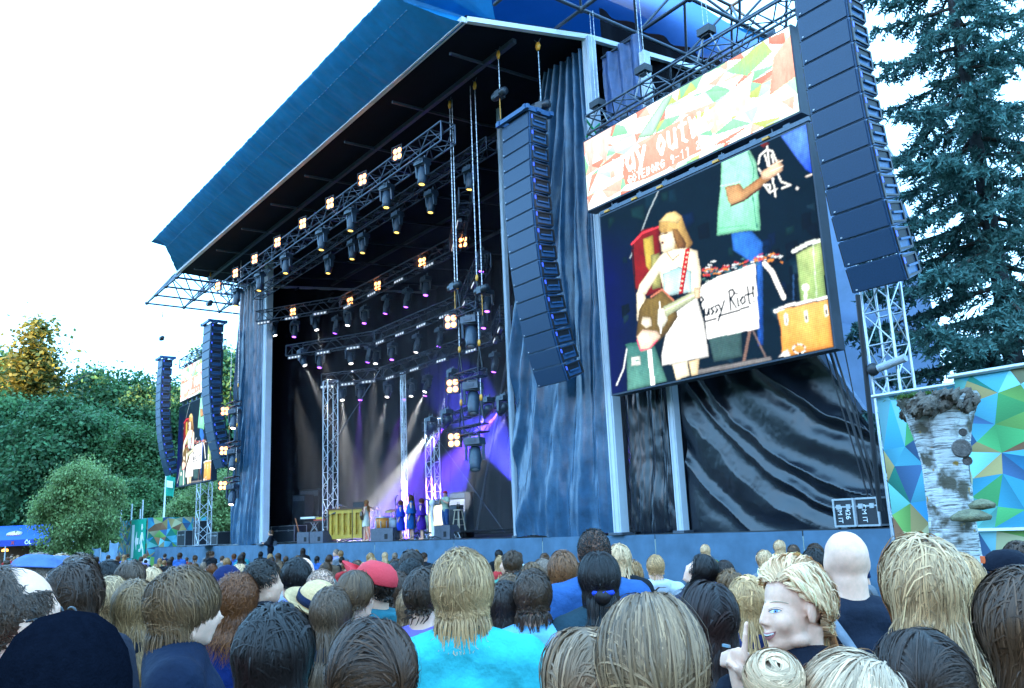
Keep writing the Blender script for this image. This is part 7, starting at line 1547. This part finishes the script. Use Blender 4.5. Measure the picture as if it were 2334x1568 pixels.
for (x, y, D, lab, h, tp, c, rz, sk, fe) in SM:
    o = hero(x, y, D, lab, h, rz, sk, fe, tp, c, tilt=h.get('tilt', (0, 0)) if h else (0, 0), voxel=.0155)
    if 'navy woollen hat' in lab: hat_dome(.092, .135, .0, o, cloth((.008, .014, .06)))
    if 'flat blue cap' in lab: hat_dome(.112, .115, .045, o, cloth((.08, .13, .32)), None, 'cap', (-.1, 0, 0), -.01)
# phone held up over the heads
ph = hero(1160, 1306, 5.2, 'person holding up a phone with both hands', mid(70, n=600, L=.16, col=(.12, .085, .05), vol=0.072), BACK, 0, True, 'jacket', (.03, .25, .2), ('up', 'up'))
k_ = ph.scale[0]; po = thing('phone', 'black phone held up in landscape over the crowd', 'phone', ph.location, BACK); po.scale = (k_, k_, k_)
MB().box((0, .385, 1.685), (.135, .011, .07)).build('case', BLACK, po); MB().box((0, .377, 1.685), (.118, .004, .058)).build('display', mat('phone_display', (.02, .03, .05), .1, 0, .5, 60, emit=(.25, .3, .4), estr=.15), po)

# ---- the packed crowd further off
CH = []
for nm, kw in (('short dark hair', dict(L=.05, col=BLK, vol=0.050, tuft=.15)), ('short brown hair', dict(L=.07, col=BR, vol=0.065, tuft=.15)), ('short light brown hair', dict(L=.08, col=(.13, .09, .05), vol=0.072)), ('short blonde hair', dict(L=.08, col=(.28, .2, .11), vol=0.072)), ('a shaved head', dict(L=.008, col=(.12, .09, .07), vol=0.002)), ('medium brown hair', dict(L=.18, col=(.06, .04, .026), vol=0.101)), ('medium black hair', dict(L=.17, col=(.013, .012, .014), vol=0.086)), ('long dark hair', dict(L=.4, col=DBR, vol=0.086, grav=0.43)), ('long brown hair', dict(L=.4, col=(.075, .05, .03), vol=0.086, grav=.3)), ('long blonde hair', dict(L=.42, col=(.30, .23, .13), tip=(.46, .37, .22), vol=0.072, grav=.3)), ('platinum hair', dict(L=.25, col=(.44, .38, .28), vol=0.086, grav=.3)), ('curly ginger hair', dict(L=.16, col=(.15, .065, .025), vol=0.180, wave=.012, wfreq=70)), ('grey hair', dict(L=.08, col=(.22, .21, .2), vol=0.072)), ('hair in a knot', dict(L=.13, col=(.10, .065, .04), vol=0.036, comb=(0, -.5, .4), bun=[((0, -.09, .085), .04)]))):
    CH.append((nm, hair_mesh(**dict(dict(seed=200+len(CH), n=330, width=.010, S=8, grav=.15), **kw)), nm.startswith('long') or 'platinum' in nm or 'knot' in nm))
TOPS = [('navy', (.012, .02, .06)), ('black', (.008, .009, .012)), ('grey', (.15, .16, .18)), ('white', (.6, .62, .66)), ('blue', (.04, .12, .38)), ('red', (.42, .03, .03)), ('green', (.04, .14, .06)), ('teal', (.03, .25, .28)), ('brown', (.11, .07, .045)), ('lilac', (.3, .26, .5))]
taken = [(o.location.x, o.location.y) for o in COL.objects if o.name.startswith('person') and o.parent is None]
used = set(); gq = np.random.default_rng(99); D = 5.6; cnt = 0
def zone(x): return 'the beer tent' if x < 110 else 'the lawn tree' if x < 280 else 'the painted container' if x < 350 else 'the far stage wing' if x < 510 else 'the far drape' if x < 620 else 'the keyboards' if x < 745 else 'the yellow piano' if x < 840 else 'the backing singers' if x < 980 else 'the trumpet player' if x < 1120 else 'the wide drape' if x < 1420 else 'the shiny swag'
while D < 46:
    step = .66*FPX/D*(1 if D < 20 else 1.25); x = -70+gq.uniform(0, step)
    while x < 1980:
        xx = x+gq.normal(0, step*.2); dd = D*(1+gq.uniform(-.06, .06)); x += step*gq.uniform(.85, 1.3)
        hgt = np.clip(gq.normal(1.67, .07), 1.5, 1.8); p = at_height(xx, dd, hgt-.27*min(1, max(0, (dd-4)/11))); p[2] = gz(p[0], p[1])
        if p[1] > 12.6 or (xx > 1300 and gq.uniform() < .72): continue
        if min((p[0]-a)**2+(p[1]-b)**2 for a, b in taken) < .17: continue
        taken.append((p[0], p[1]))
        for tr in range(30):
            hi, ti = gq.integers(len(CH)), gq.integers(len(TOPS)); row = 'the nearer rows' if dd < 9 else 'the middle rows' if dd < 18 else 'the far rows'
            lab = 'person with %s, %s top, %s below %s' % (CH[hi][0], TOPS[ti][0], row, zone(xx))
            if lab not in used: break
        used.add(lab); fe = CH[hi][2]
        person((p[0], p[1], p[2]), BACK+gq.normal(0, .35)+(0 if gq.uniform() > .06 else 2.0), hgt, lab, 0 if gq.uniform() < .8 else 1, fe, ('down', 'down'), CH[hi][1], 'jacket' if ti % 2 else 'tee', cloth(TOPS[ti][1]), dd < 0, None, 'people in the packed crowd before the stage'); cnt += 1
    D *= 1.135
print('crowd', cnt)
# people by the beer tent
for i in range(26):
    xx = gq.uniform(-20, 175); dd = gq.uniform(52, 68); p = at_height(xx, dd, 1.72); p[2] = -.3; hi, ti = gq.integers(len(CH)), gq.integers(len(TOPS))
    for tr in range(40):
        hi, ti = gq.integers(len(CH)), gq.integers(len(TOPS)); lab = 'person with %s in a %s top standing by the beer tent' % (CH[hi][0], TOPS[ti][0])
        if lab not in used: break
    used.add(lab); person((p[0], p[1], -.3), gq.uniform(0, 6.28), gq.uniform(1.6, 1.85), lab, 0, CH[hi][2], ('down', 'down'), CH[hi][1], 'tee', cloth(TOPS[ti][1]), True, DENIM, 'people by the beer tent')
